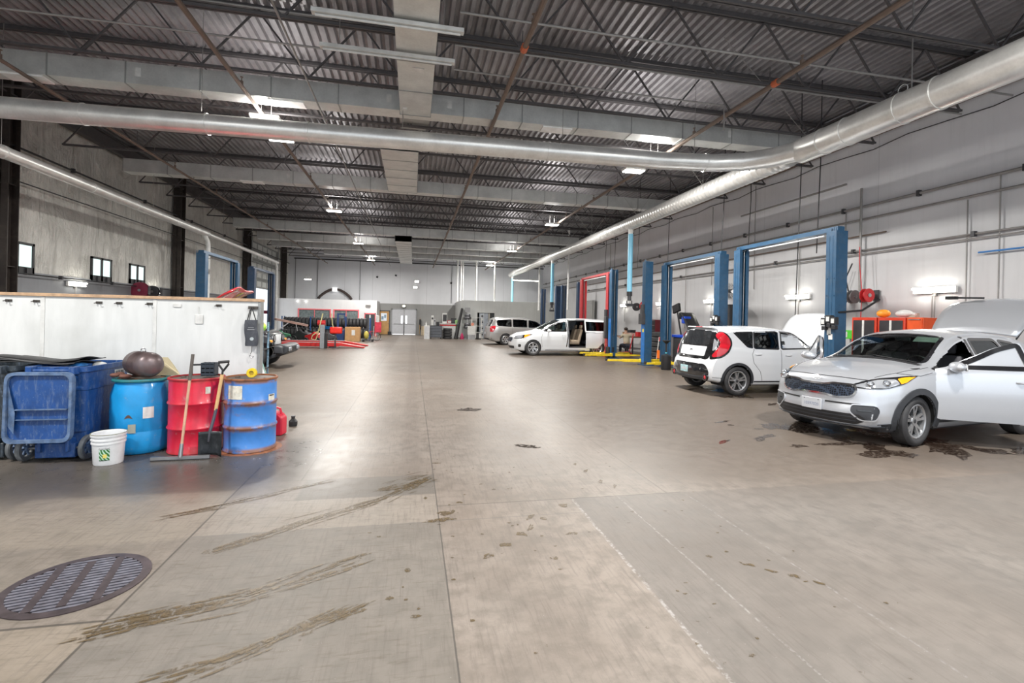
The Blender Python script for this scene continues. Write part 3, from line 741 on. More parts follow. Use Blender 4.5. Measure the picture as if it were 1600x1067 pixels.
for i,(y,z0,z1) in enumerate([(9.05,1.2,2.4),(7.75,2.0,4.9),(8.35,1.6,4.5),(11.4,4.2,4.9),(13.05,1.6,4.1),(15.1,2.9,6.6),(17.6,3.2,6.4),(19.5,1.4,4.5),(23.5,1.4,4.5),(28,1.4,6.4)]):
    pipe('vertical_conduit','thin vertical grey conduit running down the pale right wall',[(11.94,y,z0),(11.94,y,z1)],.014,M_pipe,'conduit')['group']='vertical conduits on the right wall'
pipe('wall_pipe','blue pipe on the right wall at the edge of the frame',[(11.9,3,3.3),(11.9,8.1,3.3)],.02,PM('blue_pipe',(.05,.2,.5),.4))
for i,(x,y,z0) in enumerate([(9.6,9.9,3.4),(9.4,10.3,1.9),(10.4,13.4,3.6),(9.2,18.6,3.9),(9.9,17.4,3.1),(9.4,21.4,3.6),(10,24.0,4.3),(8.9,12.6,3.8)]):
    pipe('ceiling_cable',['long black cord hanging beside the first blue lift','thin black cord hanging behind the first lift post','black cord hanging between first and second lift','black cord above the tall blue post','black pendant cord with box over the second lift','black cord above the red lift','thin cord hanging beyond the red lift','black cord dropping to the second lift top'][i],
         [(x,y,7.6),(x+.03*math.sin(i),y,5.6),(x-.06,y,z0)],.012,M_black,'cable')
# left wall services
pipe('wall_pipe','black pipe high on the left wall sloping into the distance',[(-10.2,3,5.85),(-10.2,43,5.85)],.03,M_black,clips=10)
pipe('wall_pipe','thin black rail along the left wall under the windows',[(-10.3,13,2.58),(-10.3,33,2.56)],.02,M_black,clips=8)
pipe('wall_pipe','thin dark cable tray line on the left wall',[(-10.3,12,5.0),(-10.3,43,5.0)],.018,M_dark)
pipe('wall_pipe','dark lateral conduit across the end wall',[(-10,43.85,6.4),(12,43.85,6.4)],.05,M_dark)
for i,x in enumerate((-9.9,-8.1,-4.6,3.4,4.2)):
    pipe('vertical_conduit','thin dark conduit on the end wall, '+['far left','left of the arch','right of the arch','left of the white posts','behind the white posts'][i],[(x,43.9,2.9),(x,43.9,6.4)],.02,M_dark,'conduit')
# white poles down to the far right office roof
for i,(px,y) in enumerate(((3.62,40.5),(3.75,39),(3.80,37.9),(4.85,37.8),(6.35,37.8),(9.0,34),(9.9,30))):
    o=MB().tube([(px,y,3.0 if i<5 else 2.3),(px,y,7.6)],.06,8).build('roof_pole',PM('white_pole',(.85,.85,.83),.4)); tag(o,'slim white pole rising to the roof, '+['farthest left','second','third','fourth','fifth','sixth, near the blue hose','seventh, near the red lift'][i]+' of the row','pole',group='slim white poles')
# ------------------------------------------------------------------ cars
M_glass=glassmat('car_glass',(.42,.50,.48),.05); M_privacy=glassmat('privacy_glass',(.07,.08,.09),.06)
M_seatg=PM('grey_seat_cloth',(.09,.09,.10),.8); M_seatt=PM('tan_seat_leather',(.42,.33,.24),.6); M_clad=PM('dark_cladding',(.035,.038,.045),.5,dirt=.25,dirtcol=(.08,.08,.08))
M_tire=PM('tyre_rubber',(.035,.035,.038),.62,bump=.25,dirt=.45,dirtcol=(.10,.095,.09)); M_alloy=PM('alloy_wheel',(.62,.63,.65),.28,.85,var=.05)
M_lampred=PM('red_lamp_lens',(.62,.015,.03),.12,coat=1,var=.05); M_amber=PM('amber_lens',(.95,.35,.01),.15,coat=1,emis=.25); M_lampclear=PM('clear_lamp',(.50,.52,.56),.1,.5,coat=1)
M_gloss=PM('gloss_black',(.012,.012,.014),.12,coat=1); M_plate=PM('number_plate',(.62,.64,.68),.4,var=.04); M_well=PM('wheel_well',(.012,.012,.012),.9)
def hexmesh(name):
    m,nt=newmat(name); t=NT(nt); c=t.coord(scale=(1,1,1)); v=t.n('ShaderNodeTexVoronoi',feature='DISTANCE_TO_EDGE'); t.L(c,v.inputs['Vector']); v.inputs['Scale'].default_value=34; v.inputs['Randomness'].default_value=.25
    f=t.sstep(v.outputs[0],.05,.16); t.bsdf(t.mix(f,(.035,.05,.08),(.003,.004,.008)),.5,.0,None,0,.25); return m
M_grille=hexmesh('grille_mesh')

class Car:
    def __init__(s,root,L,top,bot,belt,w,tumble=.30,crown=.05,front=None,rear=None,bowf=.28,bowr=.15,fl=.8,rl=.45,res=.035,drop=.07):
        s.root=root; s.L=L; s.top=top; s.bot=bot; s.belt=belt; s.w=w; s.tum=tumble; s.crown=crown
        s.front=front; s.rear=rear; s.bowf=bowf; s.bowr=bowr; s.fl=fl; s.rl=rl; s.drop=drop
        s.Wm=max(x[1] for x in w); s.V=[]; s.F=[]
        nx=int(L/res); xs=[L*i/nx for i in range(nx+1)]
        secs=[s.section(x) for x in xs]; n=len(secs[0]); K=12
        rows=[]
        c0=Vector((0,0,(bot[0][1]+interp(top,0))/2)); c1=Vector((L,0,(bot[-1][1]+interp(top,L))/2))
        for k in range(K): rows.append([c0+(p-c0)*((k+.02)/K) for p in secs[0]])
        rows+=secs
        for k in range(K): rows.append([c1+(p-c1)*((K-1-k+.02)/K) for p in secs[-1]])
        for r in rows:
            for p in r: s.V.append(s.deform(p))
        for i in range(len(rows)-1):
            for k in range(n):
                k2=(k+1)%n; s.F.append((i*n+k,i*n+k2,(i+1)*n+k2,(i+1)*n+k))
        s.bvh=BVHTree.FromPolygons([tuple(v) for v in s.V],s.F)
        s.fc=[sum((s.V[i] for i in f),Vector())/4 for f in s.F]
        s.fn=[(s.V[f[2]]-s.V[f[0]]).cross(s.V[f[3]]-s.V[f[1]]) for f in s.F]
        s.dead=set()
    def section(s,x):
        zt=interp(s.top,x); zb=interp(s.bot,x); B=min(interp(s.belt,x),zt-.03); w=interp(s.w,x); h=zt-B
        P=[(0,zb),(.5*w,zb),(.86*w,zb),(.945*w,zb+.035),(.972*w,zb+.12),(.99*w,zb+(B-zb)*.35),(1.0*w,zb+(B-zb)*.6),(.995*w,zb+(B-zb)*.78),(.975*w,B-.035)]
        yb=.955*w; g=min(1,max(0,(h-.12)/.25)); P.append((yb,B))
        # above the belt: blend between hood shape and glasshouse shape
        for i in range(1,9):
            u=i/8; yg=yb-.02-s.tum*h*u; zg=B+(h-s.crown-s.drop)*u
            a=u*PI/2*.55; yh=yb*(1-.24*u); zh=B+(h)*(.62*math.sin(u*PI/2))
            P.append((yg*g+yh*(1-g), zg*g+zh*(1-g)))
        y1,z1=P[-1]
        for i in range(1,7):
            u=i/7; yy=y1-.085*g*math.sin(u*PI/2)-.06*(1-g)*u; zz=z1+(s.drop*g)*(1-math.cos(u*PI/2))+(zt-z1)*.12*(1-g)*u
            P.append((yy,zz))
        y2,z2=P[-1]
        for i in range(1,11):
            u=i/10; P.append((y2*(1-u), z2+(zt-z2)*(1-(1-u)**2)))
        sub=[1,1,1,2,5,5,4,3,1]+[2]*8+[1]*30; Q=[]
        for i in range(len(P)-1):
            k=sub[i] if i<len(sub) else 1
            for j in range(k): Q.append((P[i][0]+(P[i+1][0]-P[i][0])*j/k,P[i][1]+(P[i+1][1]-P[i][1])*j/k))
        Q.append(P[-1]); P=Q
        R_=[Vector((x,y,z)) for (y,z) in P]
        return R_+[Vector((p.x,-p.y,p.z)) for p in R_[-2:0:-1]]
    def deform(s,p):
        x,y,z=p; r=min(1.05,abs(y)/s.Wm)
        dx=0
        if x<s.fl:
            f=(1-x/s.fl)**1.3; dx+=f*(s.bowf*r**2.3+interp(s.front,z))
        if x>s.L-s.rl:
            f=(1-(s.L-x)/s.rl)**1.3; dx-=f*(s.bowr*r**2.6+interp(s.rear,z))
        return Vector((x+dx,y,z))
    # projections ------------------------------------------------
    def frame(s,mode):
        if mode=='L': return Vector((0,-3,0)),Vector((1,0,0)),Vector((0,0,1)),Vector((0,1,0))
        if mode=='R': return Vector((0,3,0)),Vector((1,0,0)),Vector((0,0,1)),Vector((0,-1,0))
        if mode=='F': return Vector((-3,0,0)),Vector((0,1,0)),Vector((0,0,1)),Vector((1,0,0))
        if mode=='B': return Vector((s.L+3,0,0)),Vector((0,1,0)),Vector((0,0,1)),Vector((-1,0,0))
        if mode=='T': return Vector((0,0,4)),Vector((1,0,0)),Vector((0,1,0)),Vector((0,0,-1))
        if mode in('FL','FR'):
            g=-1 if mode=='FL' else 1; D=Vector((.75,-g*.66,0)).normalized(); C=Vector((.32,g*s.Wm*.80,0))
            return C-D*3,Vector((.66,g*.75,0)).normalized(),Vector((0,0,1)),D
        if mode in('BL','BR'):
            g=-1 if mode=='BL' else 1; D=Vector((-.8,-g*.6,0)).normalized(); C=Vector((s.L-.2,g*s.Wm*.85,0))
            return C-D*3,Vector((-.6,g*.8,0)).normalized(),Vector((0,0,1)),D
    def hit(s,mode,u,v,off=0):
        O,U,V,D=s.frame(mode); o=O+U*u+V*v
        r=s.bvh.ray_cast(o,D)
        if r[0] is None:
            r2=s.bvh.find_nearest(o+D*3); q,nn=r2[0],r2[1]
        else: q,nn=r[0],r[1]
        if nn.dot(D)>0: nn=-nn
        return q+nn*off-D*0.0, nn
    def kill(s,mode,poly,grow=0):
        O,U,V,D=s.frame(mode)
        for i,c in enumerate(s.fc):
            if i in s.dead: continue
            n=s.fn[i]
            if mode in 'LR' and (c.y>0)!=(mode=='R'): continue
            if mode=='F' and c.x>s.L*.45: continue
            if mode=='B' and c.x<s.L*.55: continue
            if mode=='T' and c.z<.8: continue
            d=c-O
            if abs(n.normalized().dot(D))<.15: continue
            if inpoly(d.dot(U),d.dot(V),poly): s.dead.add(i)
    def panel(s,mb,mode,poly,off=.006,res=.05,mi=0,skirt=.012):
        pts=[Vector(p[:2]) for p in poly]; out=[]
        for i in range(len(pts)):
            a,b=pts[i],pts[(i+1)%len(pts)]; k=max(1,int((b-a).length/res))
            for j in range(k): out.append(a.lerp(b,j/k))
        n=len(out); x0=min(p.x for p in out); x1=max(p.x for p in out); y0=min(p.y for p in out); y1=max(p.y for p in out)
        ins=[]; nxx=int((x1-x0)/res); nyy=int((y1-y0)/res)
        for i in range(1,nxx+1):
            for j in range(1,nyy+1):
                q=Vector((x0+i*(x1-x0)/(nxx+1),y0+j*(y1-y0)/(nyy+1)))
                if inpoly(q.x,q.y,out) and min((q-o).length for o in out)>res*.4: ins.append(q)
        r=geometry.delaunay_2d_cdt(out+ins,[],[list(range(n))],1,1e-6)
        vs,fs=r[0],r[2]
        P=[s.hit(mode,v.x,v.y,off)[0] for v in vs]
        base=list(range(n)); Q=[s.hit(mode,v.x,v.y,off-skirt)[0] for v in out]; P2=[s.hit(mode,v.x,v.y,off)[0] for v in out]
        mb.add(P,[tuple(f) for f in fs],mi)
        if skirt: mb.add(P2+Q,[(i,(i+1)%n,n+(i+1)%n,n+i) for i in range(n)],mi)
    def ribbon(s,mb,mode,line,w,off=.008,closed=True,res=.04,mi=0,side=0):
        pts=[Vector(p[:2]) for p in line]; out=[]; N=len(pts)
        for i in range(N if closed else N-1):
            a,b=pts[i],pts[(i+1)%N]; k=max(1,int((b-a).length/res))
            for j in range(k): out.append(a.lerp(b,j/k))
        if not closed: out.append(pts[-1])
        n=len(out); A=[];B=[];A2=[];B2=[]
        for i,p in enumerate(out):
            a=out[i-1] if (closed or i>0) else p; b=out[(i+1)%n] if (closed or i<n-1) else p
            t=(b-a).normalized(); nn=Vector((-t.y,t.x))
            p0=p+nn*w*(.5+side*.5); p1=p-nn*w*(.5-side*.5)
            A.append(s.hit(mode,p0.x,p0.y,off)[0]); B.append(s.hit(mode,p1.x,p1.y,off)[0])
            A2.append(s.hit(mode,p0.x,p0.y,-.006)[0]); B2.append(s.hit(mode,p1.x,p1.y,-.006)[0])
        m=n if closed else n-1; fs=[]
        for i in range(m):
            j=(i+1)%n; fs+=[(i,j,n+j,n+i),(2*n+j,2*n+i,i,j)[::-1],(n+i,n+j,3*n+j,3*n+i)]
        mb.add(A+B+A2+B2,fs,mi)
    def seam(s,mode,line,w=.009):
        mb=MB(); s.ribbon(mb,mode,line,w,.0015,False); return mb
    def body(s,mat,name='body'):
        mb=MB(); idx={}; 
        mb.v=list(s.V); mb.f=[f for i,f in enumerate(s.F) if i not in s.dead]; mb.m=[0]*len(mb.f)
        # drop unused verts
        used=sorted({i for f in mb.f for i in f}); mp={o:n for n,o in enumerate(used)}
        mb.v=[mb.v[i] for i in used]; mb.f=[tuple(mp[i] for i in f) for f in mb.f]
        o=mb._build(name,mat,s.root,ang=50); 
        bm=bmesh.new(); bm.from_mesh(o.data)
        # make normals point outward by testing against centre
        tot=0
        for f in bm.faces:
            c=f.calc_center_median(); tot+= f.normal.dot(c-Vector((s.L/2,0,.7)))*f.calc_area()
        if tot<0: bmesh.ops.reverse_faces(bm,faces=bm.faces)
        bm.to_mesh(o.data); bm.free(); return o
    def arches(s,wheels,Ra,band,bmat,zc,name='wheel_arch',inner=.012):
        for xw in wheels:
            cir=[(xw+Ra*math.cos(2*PI*k/40),zc+Ra*math.sin(2*PI*k/40)) for k in range(40)]
            arcl=[(xw+(Ra+band/2-.012)*math.cos(R(a)),zc+(Ra+band/2-.012)*math.sin(R(a))) for a in range(-32,213,6)]
            arcl=[p for p in arcl if p[1]>interp(s.bot,p[0])+.02]
            for md in 'LR':
                s.kill(md,cir); mb=MB(); s.ribbon(mb,md,arcl,band,inner,False); mb.build(name,bmat,s.root)
            for g in (-1,1):
                mb=MB(); w0=s.Wm*.44; w1=s.Wm*.955
                pr=[(xw+(Ra+.012)*math.cos(R(a)),zc+(Ra+.012)*math.sin(R(a))) for a in range(-20,201,11)]
                mb.sheet(lambda u,v:(pr[round(u*(len(pr)-1))][0],g*(w0+(w1-w0)*v),pr[round(u*(len(pr)-1))][1]),len(pr)-1,1)
                mb.add([(xw,g*w0,zc)]+[(p[0],g*w0,p[1]) for p in pr],[(0,i+1,i+2) for i in range(len(pr)-1)])
                mb.build('wheel_well',M_well,s.root)
    def window(s,mode,poly,glass,trim=.03,off=.004,name='window',rr=.05,tmat=None,shrink=True):
        P=rpoly(poly,rr); s.kill(mode,P)
        mb=MB(); s.panel(mb,mode,P,-.002,.07,skirt=0); w=mb.build(name,glass,s.root)
        mb=MB(); s.ribbon(mb,mode,P,trim,off,True,.05); mb.build('window_trim',tmat or M_gloss,w)
        return w
    def seam_part(s,mode,line,w=.009): s.seam(mode,line,w).build('panel_gap',M_black,s.root)

def wheel_mesh(car,x,y,R_,W,g,rimR,spokes=5,twin=True,steer=0,rm=None,holes=0,rz=0):
    # g=+1 outward +y ; -1 outward -y
    o=MB(); hw=W/2
    prof=[(rimR*.98,-hw*.75),(rimR+.02,-hw*.92),(R_-.06,-hw),(R_-.02,-hw*.93),(R_,-hw*.72),(R_,hw*.72),(R_-.02,hw*.93),(R_-.06,hw),(rimR+.02,hw*.92),(rimR*.98,hw*.75)]
    # tread grooves
    prof2=[]
    for p in prof: prof2.append(p)
    o.lathe([(a,b) for a,b in prof2],40,(0,0,0),'Y')
    o.f=[f for f in o.f if len(f)==4]; o.m=[0]*len(o.f)
    w=o.build('wheel',M_tire,car,loc=(x,y,R_),label='black tyre on silver alloy wheel',ang=40); w.rotation_euler=(0,0,rz)
    m=MB()
    m.ring([(rimR,-hw*.7),(rimR+.008,hw*.76),(rimR-.012,hw*.80),(rimR-.03,hw*.72),(rimR-.04,-hw*.6)],36,(0,0,0),'Y')
    yo=lambda d: -d  # axis Y uses -z
    n=spokes*2 if twin else spokes
    for k in range(spokes):
        a=2*PI*k/spokes+PI/2
        for d in ((-.14,.14) if twin else (0,)):
            a1=a+d*.6; a2=a+d*1.35
            r0,r1=.04,rimR-.02
            p0=Vector((r0*math.cos(a1),-hw*.50,r0*math.sin(a1))); p1=Vector((r1*math.cos(a2),-hw*.62,r1*math.sin(a2)))
            t=(p1-p0).normalized(); sx=Vector((-t.z,0,t.x)); wd0,wd1=.020,.017 if twin else .032
            pts=[p0-sx*wd0,p0+sx*wd0,p1+sx*wd1,p1-sx*wd1]; pts+= [q+Vector((0,.035,0)) for q in pts]
            m.add(pts,[(0,1,2,3),(7,6,5,4),(0,4,5,1),(1,5,6,2),(2,6,7,3),(3,7,4,0)])
    m.cyl((0,-hw*.58,0),(0,-hw*.2,0),.062,n=20)
    if g>0: 
        for i,v in enumerate(m.v): m.v[i]=Vector((v.x,-v.y,v.z))
    rim=m.build('rim',rm or M_alloy,w)
    b=MB().cyl((0,g*hw*.0,0),(0,g*hw*.05,0),rimR-.03,n=24); b.build('brake_backing',M_well,w)
    MB().cyl((0,g*hw*.56,0),(0,g*hw*.60,0),.03,n=12).build('hub_cap',M_dark,w)
    return w
def seat(car,x,y,mat,name='seat',z=.38,sc=1):
    mb=MB(); mb.cbox((x,y,z+.12),(.50,.50,.16)); mb.cbox((x+.28,y,z+.45),(.13,.48,.62),ry=R(14)); 
    mb.cbox((x+.38,y,z+.86),(.09,.26,.17),ry=R(10)); mb.cbox((x+.02,y-.24,z+.17),(.46,.07,.16)); mb.cbox((x+.02,y+.24,z+.17),(.46,.07,.16))
    return mb.build(name,mat,car,bevel=.035,seg=3)
def interior(car,c,x0,x1,zf,dash,mat,rows,dmat=None):
    w=c.Wm*.9
    MB().box(x0-.3,x1,-w,w,zf-.05,zf).build('cabin_floor',M_dark,car,smooth=False)
    mb=MB(); mb.prism([(x0-.45,zf),(x0+.12,zf+.15),(x0+.16,dash-.12),(x0+.05,dash),(x0-.5,dash-.03)],-w*.95,w*.95,'XZ'); mb.build('dashboard',dmat or M_dark,car,bevel=.02)
    mb=MB(); mb.ring([(.185+.014*math.cos(a),.014*math.sin(a)) for a in [k*PI/3 for k in range(6)]],24,(0,0,0),'X'); mb.bar((0,-.17,0),(0,.17,0),.03,.03); mb.bar((0,0,0),(0,0,-.17),.03,.03); mb.bar((0,0,0),(-.25,0,-.05),.05,.05)
    o=mb.build('steering_wheel',M_black,car,loc=(x0+.36,-.38,dash-.05)); o.rotation_euler=(0,R(-25),0)
    for (xs,m) in rows:
        for y in (-.38,.38): seat(car,xs,y,m,z=zf+.05)
def mirror(car,x,y,z,mat,g,rz=0):
    m=MB(); m.sphere((0,0,0),(.085,.12,.075),16,10); o=m.build('mirror',mat,car,loc=(x,y,z))
    MB().cyl((.01,-g*.08,-.04),(.02,-g*.2,-.09),.022,n=8).build('mirror_arm',M_black,o); MB().cbox((.075,0,0),(.02,.17,.10)).build('mirror_glass',M_chrome,o,bevel=.01)
    return o
def handle(c,mode,x,z,mat,L=.17):
    p,n=c.hit(mode,x,z,.03); mb=MB(); g=-1 if mode=='L' else 1
    mb.tube([p+Vector((-L/2,-g*.03,0)),p+Vector((-L/2+.03,0,0)),p+Vector((L/2-.03,0,0)),p+Vector((L/2,-g*.03,0))],.013,8); mb.build('door_handle',mat,c.root)

def door_panel(c,mode,poly,hx,ang,mat,glasspoly,gmat,frame_w=.05,name='door',mir=None,handle_at=None,body_off=.0,lab=None):
    """skin projected on the closed body, then swung about its hinge"""
    g=-1 if mode=='L' else 1
    hp,_=c.hit(mode,hx,.7,0); H=Vector((hx,hp.y*.97,0))
    e=bpy.data.objects.new(name,None)
    zb=max(min(p[1] for p in glasspoly)-.02,0)
    low=[p for p in poly]
    mb=MB(); c.panel(mb,mode,rpoly(low,.05),.004,.07,0,.05)
    def loc(mb): 
        for i,v in enumerate(mb.v): mb.v[i]=v-H
        return mb
    d=loc(mb).build(name,mat,c.root,loc=H,thick=0,label=lab); d.rotation_euler=(0,0,ang)
    mb=MB(); c.ribbon(mb,mode,rpoly(glasspoly,.05),frame_w,.006,True,.05); loc(mb).build('window_frame',M_gloss,d,thick=.02)
    mb=MB(); c.panel(mb,mode,rpoly(glasspoly,.05),.0,.08,0,0); loc(mb).build('door_glass',gmat,d)
    # inner trim
    mb=MB(); c.panel(mb,mode,rpoly(low,.05),-.07,.1,0,0); loc(mb).build('door_trim',M_dark,d)
    if mir:
        m=MB(); m.sphere((0,0,0),(.085,.125,.075),16,10); p,_=c.hit(mode,mir[0],mir[1],0); q=p+Vector((0,g*.12,.04))-H
        o=m.build('mirror',mat,d,loc=q); MB().cyl((.01,-g*.05,-.04),(.03,-g*.16,-.07),.025,n=8).build('mirror_arm',M_black,o); MB().cbox((.075,0,0),(.02,.18,.10)).build('mirror_glass',M_chrome,o,bevel=.01)
    if handle_at:
        p,_=c.hit(mode,handle_at[0],handle_at[1],.035); p=p-H; hm=MB()
        hm.tube([p+Vector((-.1,-g*.03,0)),p+Vector((-.07,0,0)),p+Vector((.07,0,0)),p+Vector((.1,-g*.03,0))],.014,8); hm.build('door_handle',mat,d)
    return d

# ================= silver crossover ==================
P_silver2=paint('silver_panel_paint',(.56,.58,.62),.55,.28,.5,False)
P_silver=paint('silver_paint',(.56,.58,.62),.55,.28,.5)
S=thing('crossover_car','silver crossover with front door and tailgate open, nearest car on the right','car',(5.87,6.14,0),R(9))
c=Car(S,4.48,
  top=[(0,.90),(.10,.965),(.35,1.03),(.8,1.085),(1.15,1.125),(1.32,1.15),(1.55,1.27),(1.85,1.43),(2.15,1.555),(2.45,1.615),(2.8,1.635),(3.3,1.62),(3.8,1.57),(4.15,1.48),(4.3,1.3),(4.42,1.10),(4.48,1.0)],
  bot=[(0,.24),(.3,.20),(.9,.20),(3.6,.21),(4.48,.30)],
  belt=[(0,.82),(.3,.90),(.8,.985),(1.3,1.05),(2.4,1.09),(3.4,1.14),(4.2,1.17),(4.48,.97)],
  w=[(0,.76),(.2,.84),(.5,.905),(.9,.9275),(3.5,.9275),(4.0,.90),(4.48,.80)],
  tumble=.36,crown=.04,drop=.06,
  front=[(.2,.10),(.30,.02),(.42,.0),(.60,.03),(.75,.05),(.86,.10),(.95,.20),(1.05,.3)],
  rear=[(.3,.08),(.5,.0),(.8,.03),(1.0,.08),(1.4,.2)],bowf=.34,bowr=.22,fl=.95)
RW=.345
ws=[(1.55+.0,0)]
# glass: windshield
wsp=[(1.36,-.66,.1),(1.36,.66,.1),(2.08,.54,.08),(2.08,-.54,.08)]
c.window('T',[(1.37,-.69,.14),(1.37,.69,.14),(2.13,.545,.08),(2.13,-.545,.08)],M_glass,.05,.004,'windshield')
fd=[(1.30,.37,.06),(1.25,.75,.05),(1.30,1.07,.01),(1.45,1.105,.01),(1.72,1.235,.1),(2.02,1.395,.1),(2.32,1.475,.03),(2.40,1.14,.04),(2.42,.37,.06)]
gl=[(1.53,1.105,.02),(1.75,1.205,.1),(2.03,1.36,.1),(2.28,1.44,.04),(2.34,1.12,.04)]
for md in 'LR': c.kill(md,rpoly(fd,.05))
for md in 'LR':
    c.window(md,[(2.50,1.125,.04),(2.46,1.49,.04),(3.10,1.49,.08),(3.30,1.17,.04)],M_privacy,.045,.005,'rear_window')
    c.window(md,[(3.38,1.18,.03),(3.20,1.48,.04),(3.55,1.44,.06),(3.80,1.26,.04)],M_privacy,.035,.005,'quarter_window')
    mb=MB(); c.ribbon(mb,md,[(2.42,.34),(2.43,.7),(2.41,1.12),(2.37,1.53)],.05,.003,False); mb.build('door_pillar',M_gloss,S)
    c.seam_part(md,[(2.47,.36),(2.46,1.1)]); c.seam_part(md,[(3.15,.42),(3.2,.62),(3.42,.9),(3.45,1.16)])
    handle(c,md,3.22,.98,P_silver)
    mb=MB(); c.ribbon(mb,md,[(.45,.255),(.52,.27)],.12,.014,False); c.ribbon(mb,md,[(1.30,.285),(3.16,.295)],.13,.014,False); mb.build('rocker_cladding',M_clad,S)
    c.seam_part(md,[(.70,1.005),(.95,.98),(1.22,1.02)],.006)
arch_z=RW
c.arches([.91,3.58],.385,.085,M_clad,RW+.01,inner=.016)
# front face
gr=[(-.53,.825,.03),(-.26,.825,.04),(-.18,.80,.04),(.18,.80,.04),(.26,.825,.04),(.53,.825,.03),(.57,.75,.05),(.52,.665,.05),(.34,.635,.05),(.20,.665,.04),(-.20,.665,.04),(-.34,.635,.05),(-.52,.665,.05),(-.57,.75,.05)]
G_=rpoly(gr,.04)
mb=MB(); c.panel(mb,'F',G_,.006,.04); g0=mb.build('grille',M_grille,S,label='dark honeycomb grille with chrome outline')
mb=MB(); c.ribbon(mb,'F',G_,.024,.018,True,.03); mb.build('grille_surround',M_chrome,g0)
mb=MB(); c.ribbon(mb,'F',[(-.62,.565),(-.2,.56)],.022,.006,False); mb.build('bumper_slot',M_black,S); mb=MB(); c.ribbon(mb,'F',[(.2,.56),(.62,.565)],.022,.006,False); mb.build('bumper_slot',M_black,S)
low=rpoly([(-.62,.43,.02),(.62,.43,.02),(.70,.36,.05),(.58,.29,.03),(-.58,.29,.03),(-.70,.36,.05)],.03)
mb=MB(); c.panel(mb,'F',low,.006,.05); lg=mb.build('lower_grille',M_black,S)
mb=MB(); c.ribbon(mb,'F',[(-.6,.385),(.6,.385)],.012,.012,False); c.ribbon(mb,'F',[(-.58,.335),(.58,.335)],.012,.012,False); mb.build('grille_bar',M_clad,lg,smooth=False)
lip=MB(); c.ribbon(lip,'F',[(-.80,.245),(-.4,.235),(.4,.235),(.80,.245)],.075,.018,False,.05); lip.build('bumper_lip',M_clad,S)
for md in 'LR':
    lip=MB(); c.ribbon(lip,md,[(.30,.26),(.47,.28),(.54,.32)],.11,.016,False,.04); lip.build('bumper_lip',M_clad,S)
# fog recess + headlights
for g,md in ((-1,'FL'),(1,'FR')):
    fog=rpoly([(-.30,.56,.04),(-.02,.575,.05),(.03,.50,.05),(-.02,.36,.05),(-.20,.35,.05),(-.33,.46,.05)],.04)
    mb=MB(); c.panel(mb,md,fog,.004,.04); f0=mb.build('fog_recess',M_clad,S); mb=MB(); c.ribbon(mb,md,fog,.016,.012,True,.03); mb.build('recess_rim',P_silver,f0); mb=MB(); c.ribbon(mb,md,[(-.24,.485),(-.08,.49)],.018,.010,False); mb.build('recess_bar',M_gloss,f0)
    hl=rpoly([(-.36,.800,.01),(-.15,.785,.06),(.10,.80,.05),(.30,.865,.05),(.50,.985,.01),(.30,.965,.06),(.0,.925,.06),(-.20,.87,.04)],.03)
    c.kill(md,[]) 
    mb=MB(); c.panel(mb,md,hl,.010,.035); h0=mb.build('headlight',M_gloss,S,label='swept back headlight with amber corner')
    hin=rpoly([(-.30,.806,.01),(-.12,.798,.04),(.10,.812,.04),(.26,.87,.03),(.22,.925,.03),(.0,.905,.05),(-.17,.857,.03)],.02)
    mb=MB(); c.panel(mb,md,hin,.014,.035); mb.build('reflector',M_lampclear,h0)
    mb=MB(); c.panel(mb,md,rpoly([(.27,.872,.01),(.33,.892,.02),(.46,.968,.01),(.31,.947,.03),(.24,.93,.01)],.01),.017,.03); mb.build('turn_signal',M_amber,h0)
    for (u,v) in ((-.09,.845),(.10,.865)):
        p,n=c.hit(md,u,v,.012); q=n.to_track_quat('Z','Y').to_matrix().to_4x4()
        m=MB(); m.M=Matrix.Translation(p)@q; m.ring([(.032,0),(.045,.0),(.045,.02),(.036,.02)],20); m.build('lamp_ring',M_chrome,h0)
        m=MB(); m.M=Matrix.Translation(p)@q; m.sphere((0,0,0),(.031,.031,.02),16,8); m.build('lamp_projector',M_lampclear,h0)
# badge, plate
p,n=c.hit('F',0,.885,.006); q=(-n).to_track_quat('Y','Z').to_matrix().to_4x4()
q=Matrix(((0,0,0),(0,0,0),(0,0,0))).to_4x4() if False else q
m=MB(); m.M=Matrix.Translation(p)@Matrix.Rotation(R(90),4,'Z')@Matrix.Rotation(R(62),4,'X')
m.M=Matrix.Translation(p+Vector((-.008,0,0)))@Matrix.Rotation(-PI/2,4,'Z')@Matrix.Rotation(R(70),4,'X')
a=[(.065*math.cos(t*PI/16),.032*math.sin(t*PI/16),0) for t in range(33)]; m.tube(a,.005,6,False); bd=m.build('badge',M_chrome,S,label='chrome oval badge reading KIA')
text('KIA',.05,M_chrome,bd,tuple(p+Vector((-.012,0,0))),(R(70),0,-PI/2),'badge_letters',.002,sx=1.15)
pl=MB(); pl.cbox((0,0,0),(.012,.31,.16)); p,n=c.hit('F',-.02,.50,.02); pl=pl.build('number_plate',M_plate,S,bevel=.004,loc=p)
text('10397020',.065,PM('plate_ink',(.30,.34,.45),.5),pl,(-.007,0,-.01),(R(90),0,-PI/2),'plate_digits',.001,sx=.9)
MB().cyl((-.006,-.11,.06),(-.010,-.11,.06),.007,n=8).cyl((-.006,.11,.06),(-.010,.11,.06),.007,n=8).build('bolt',M_dark,pl)
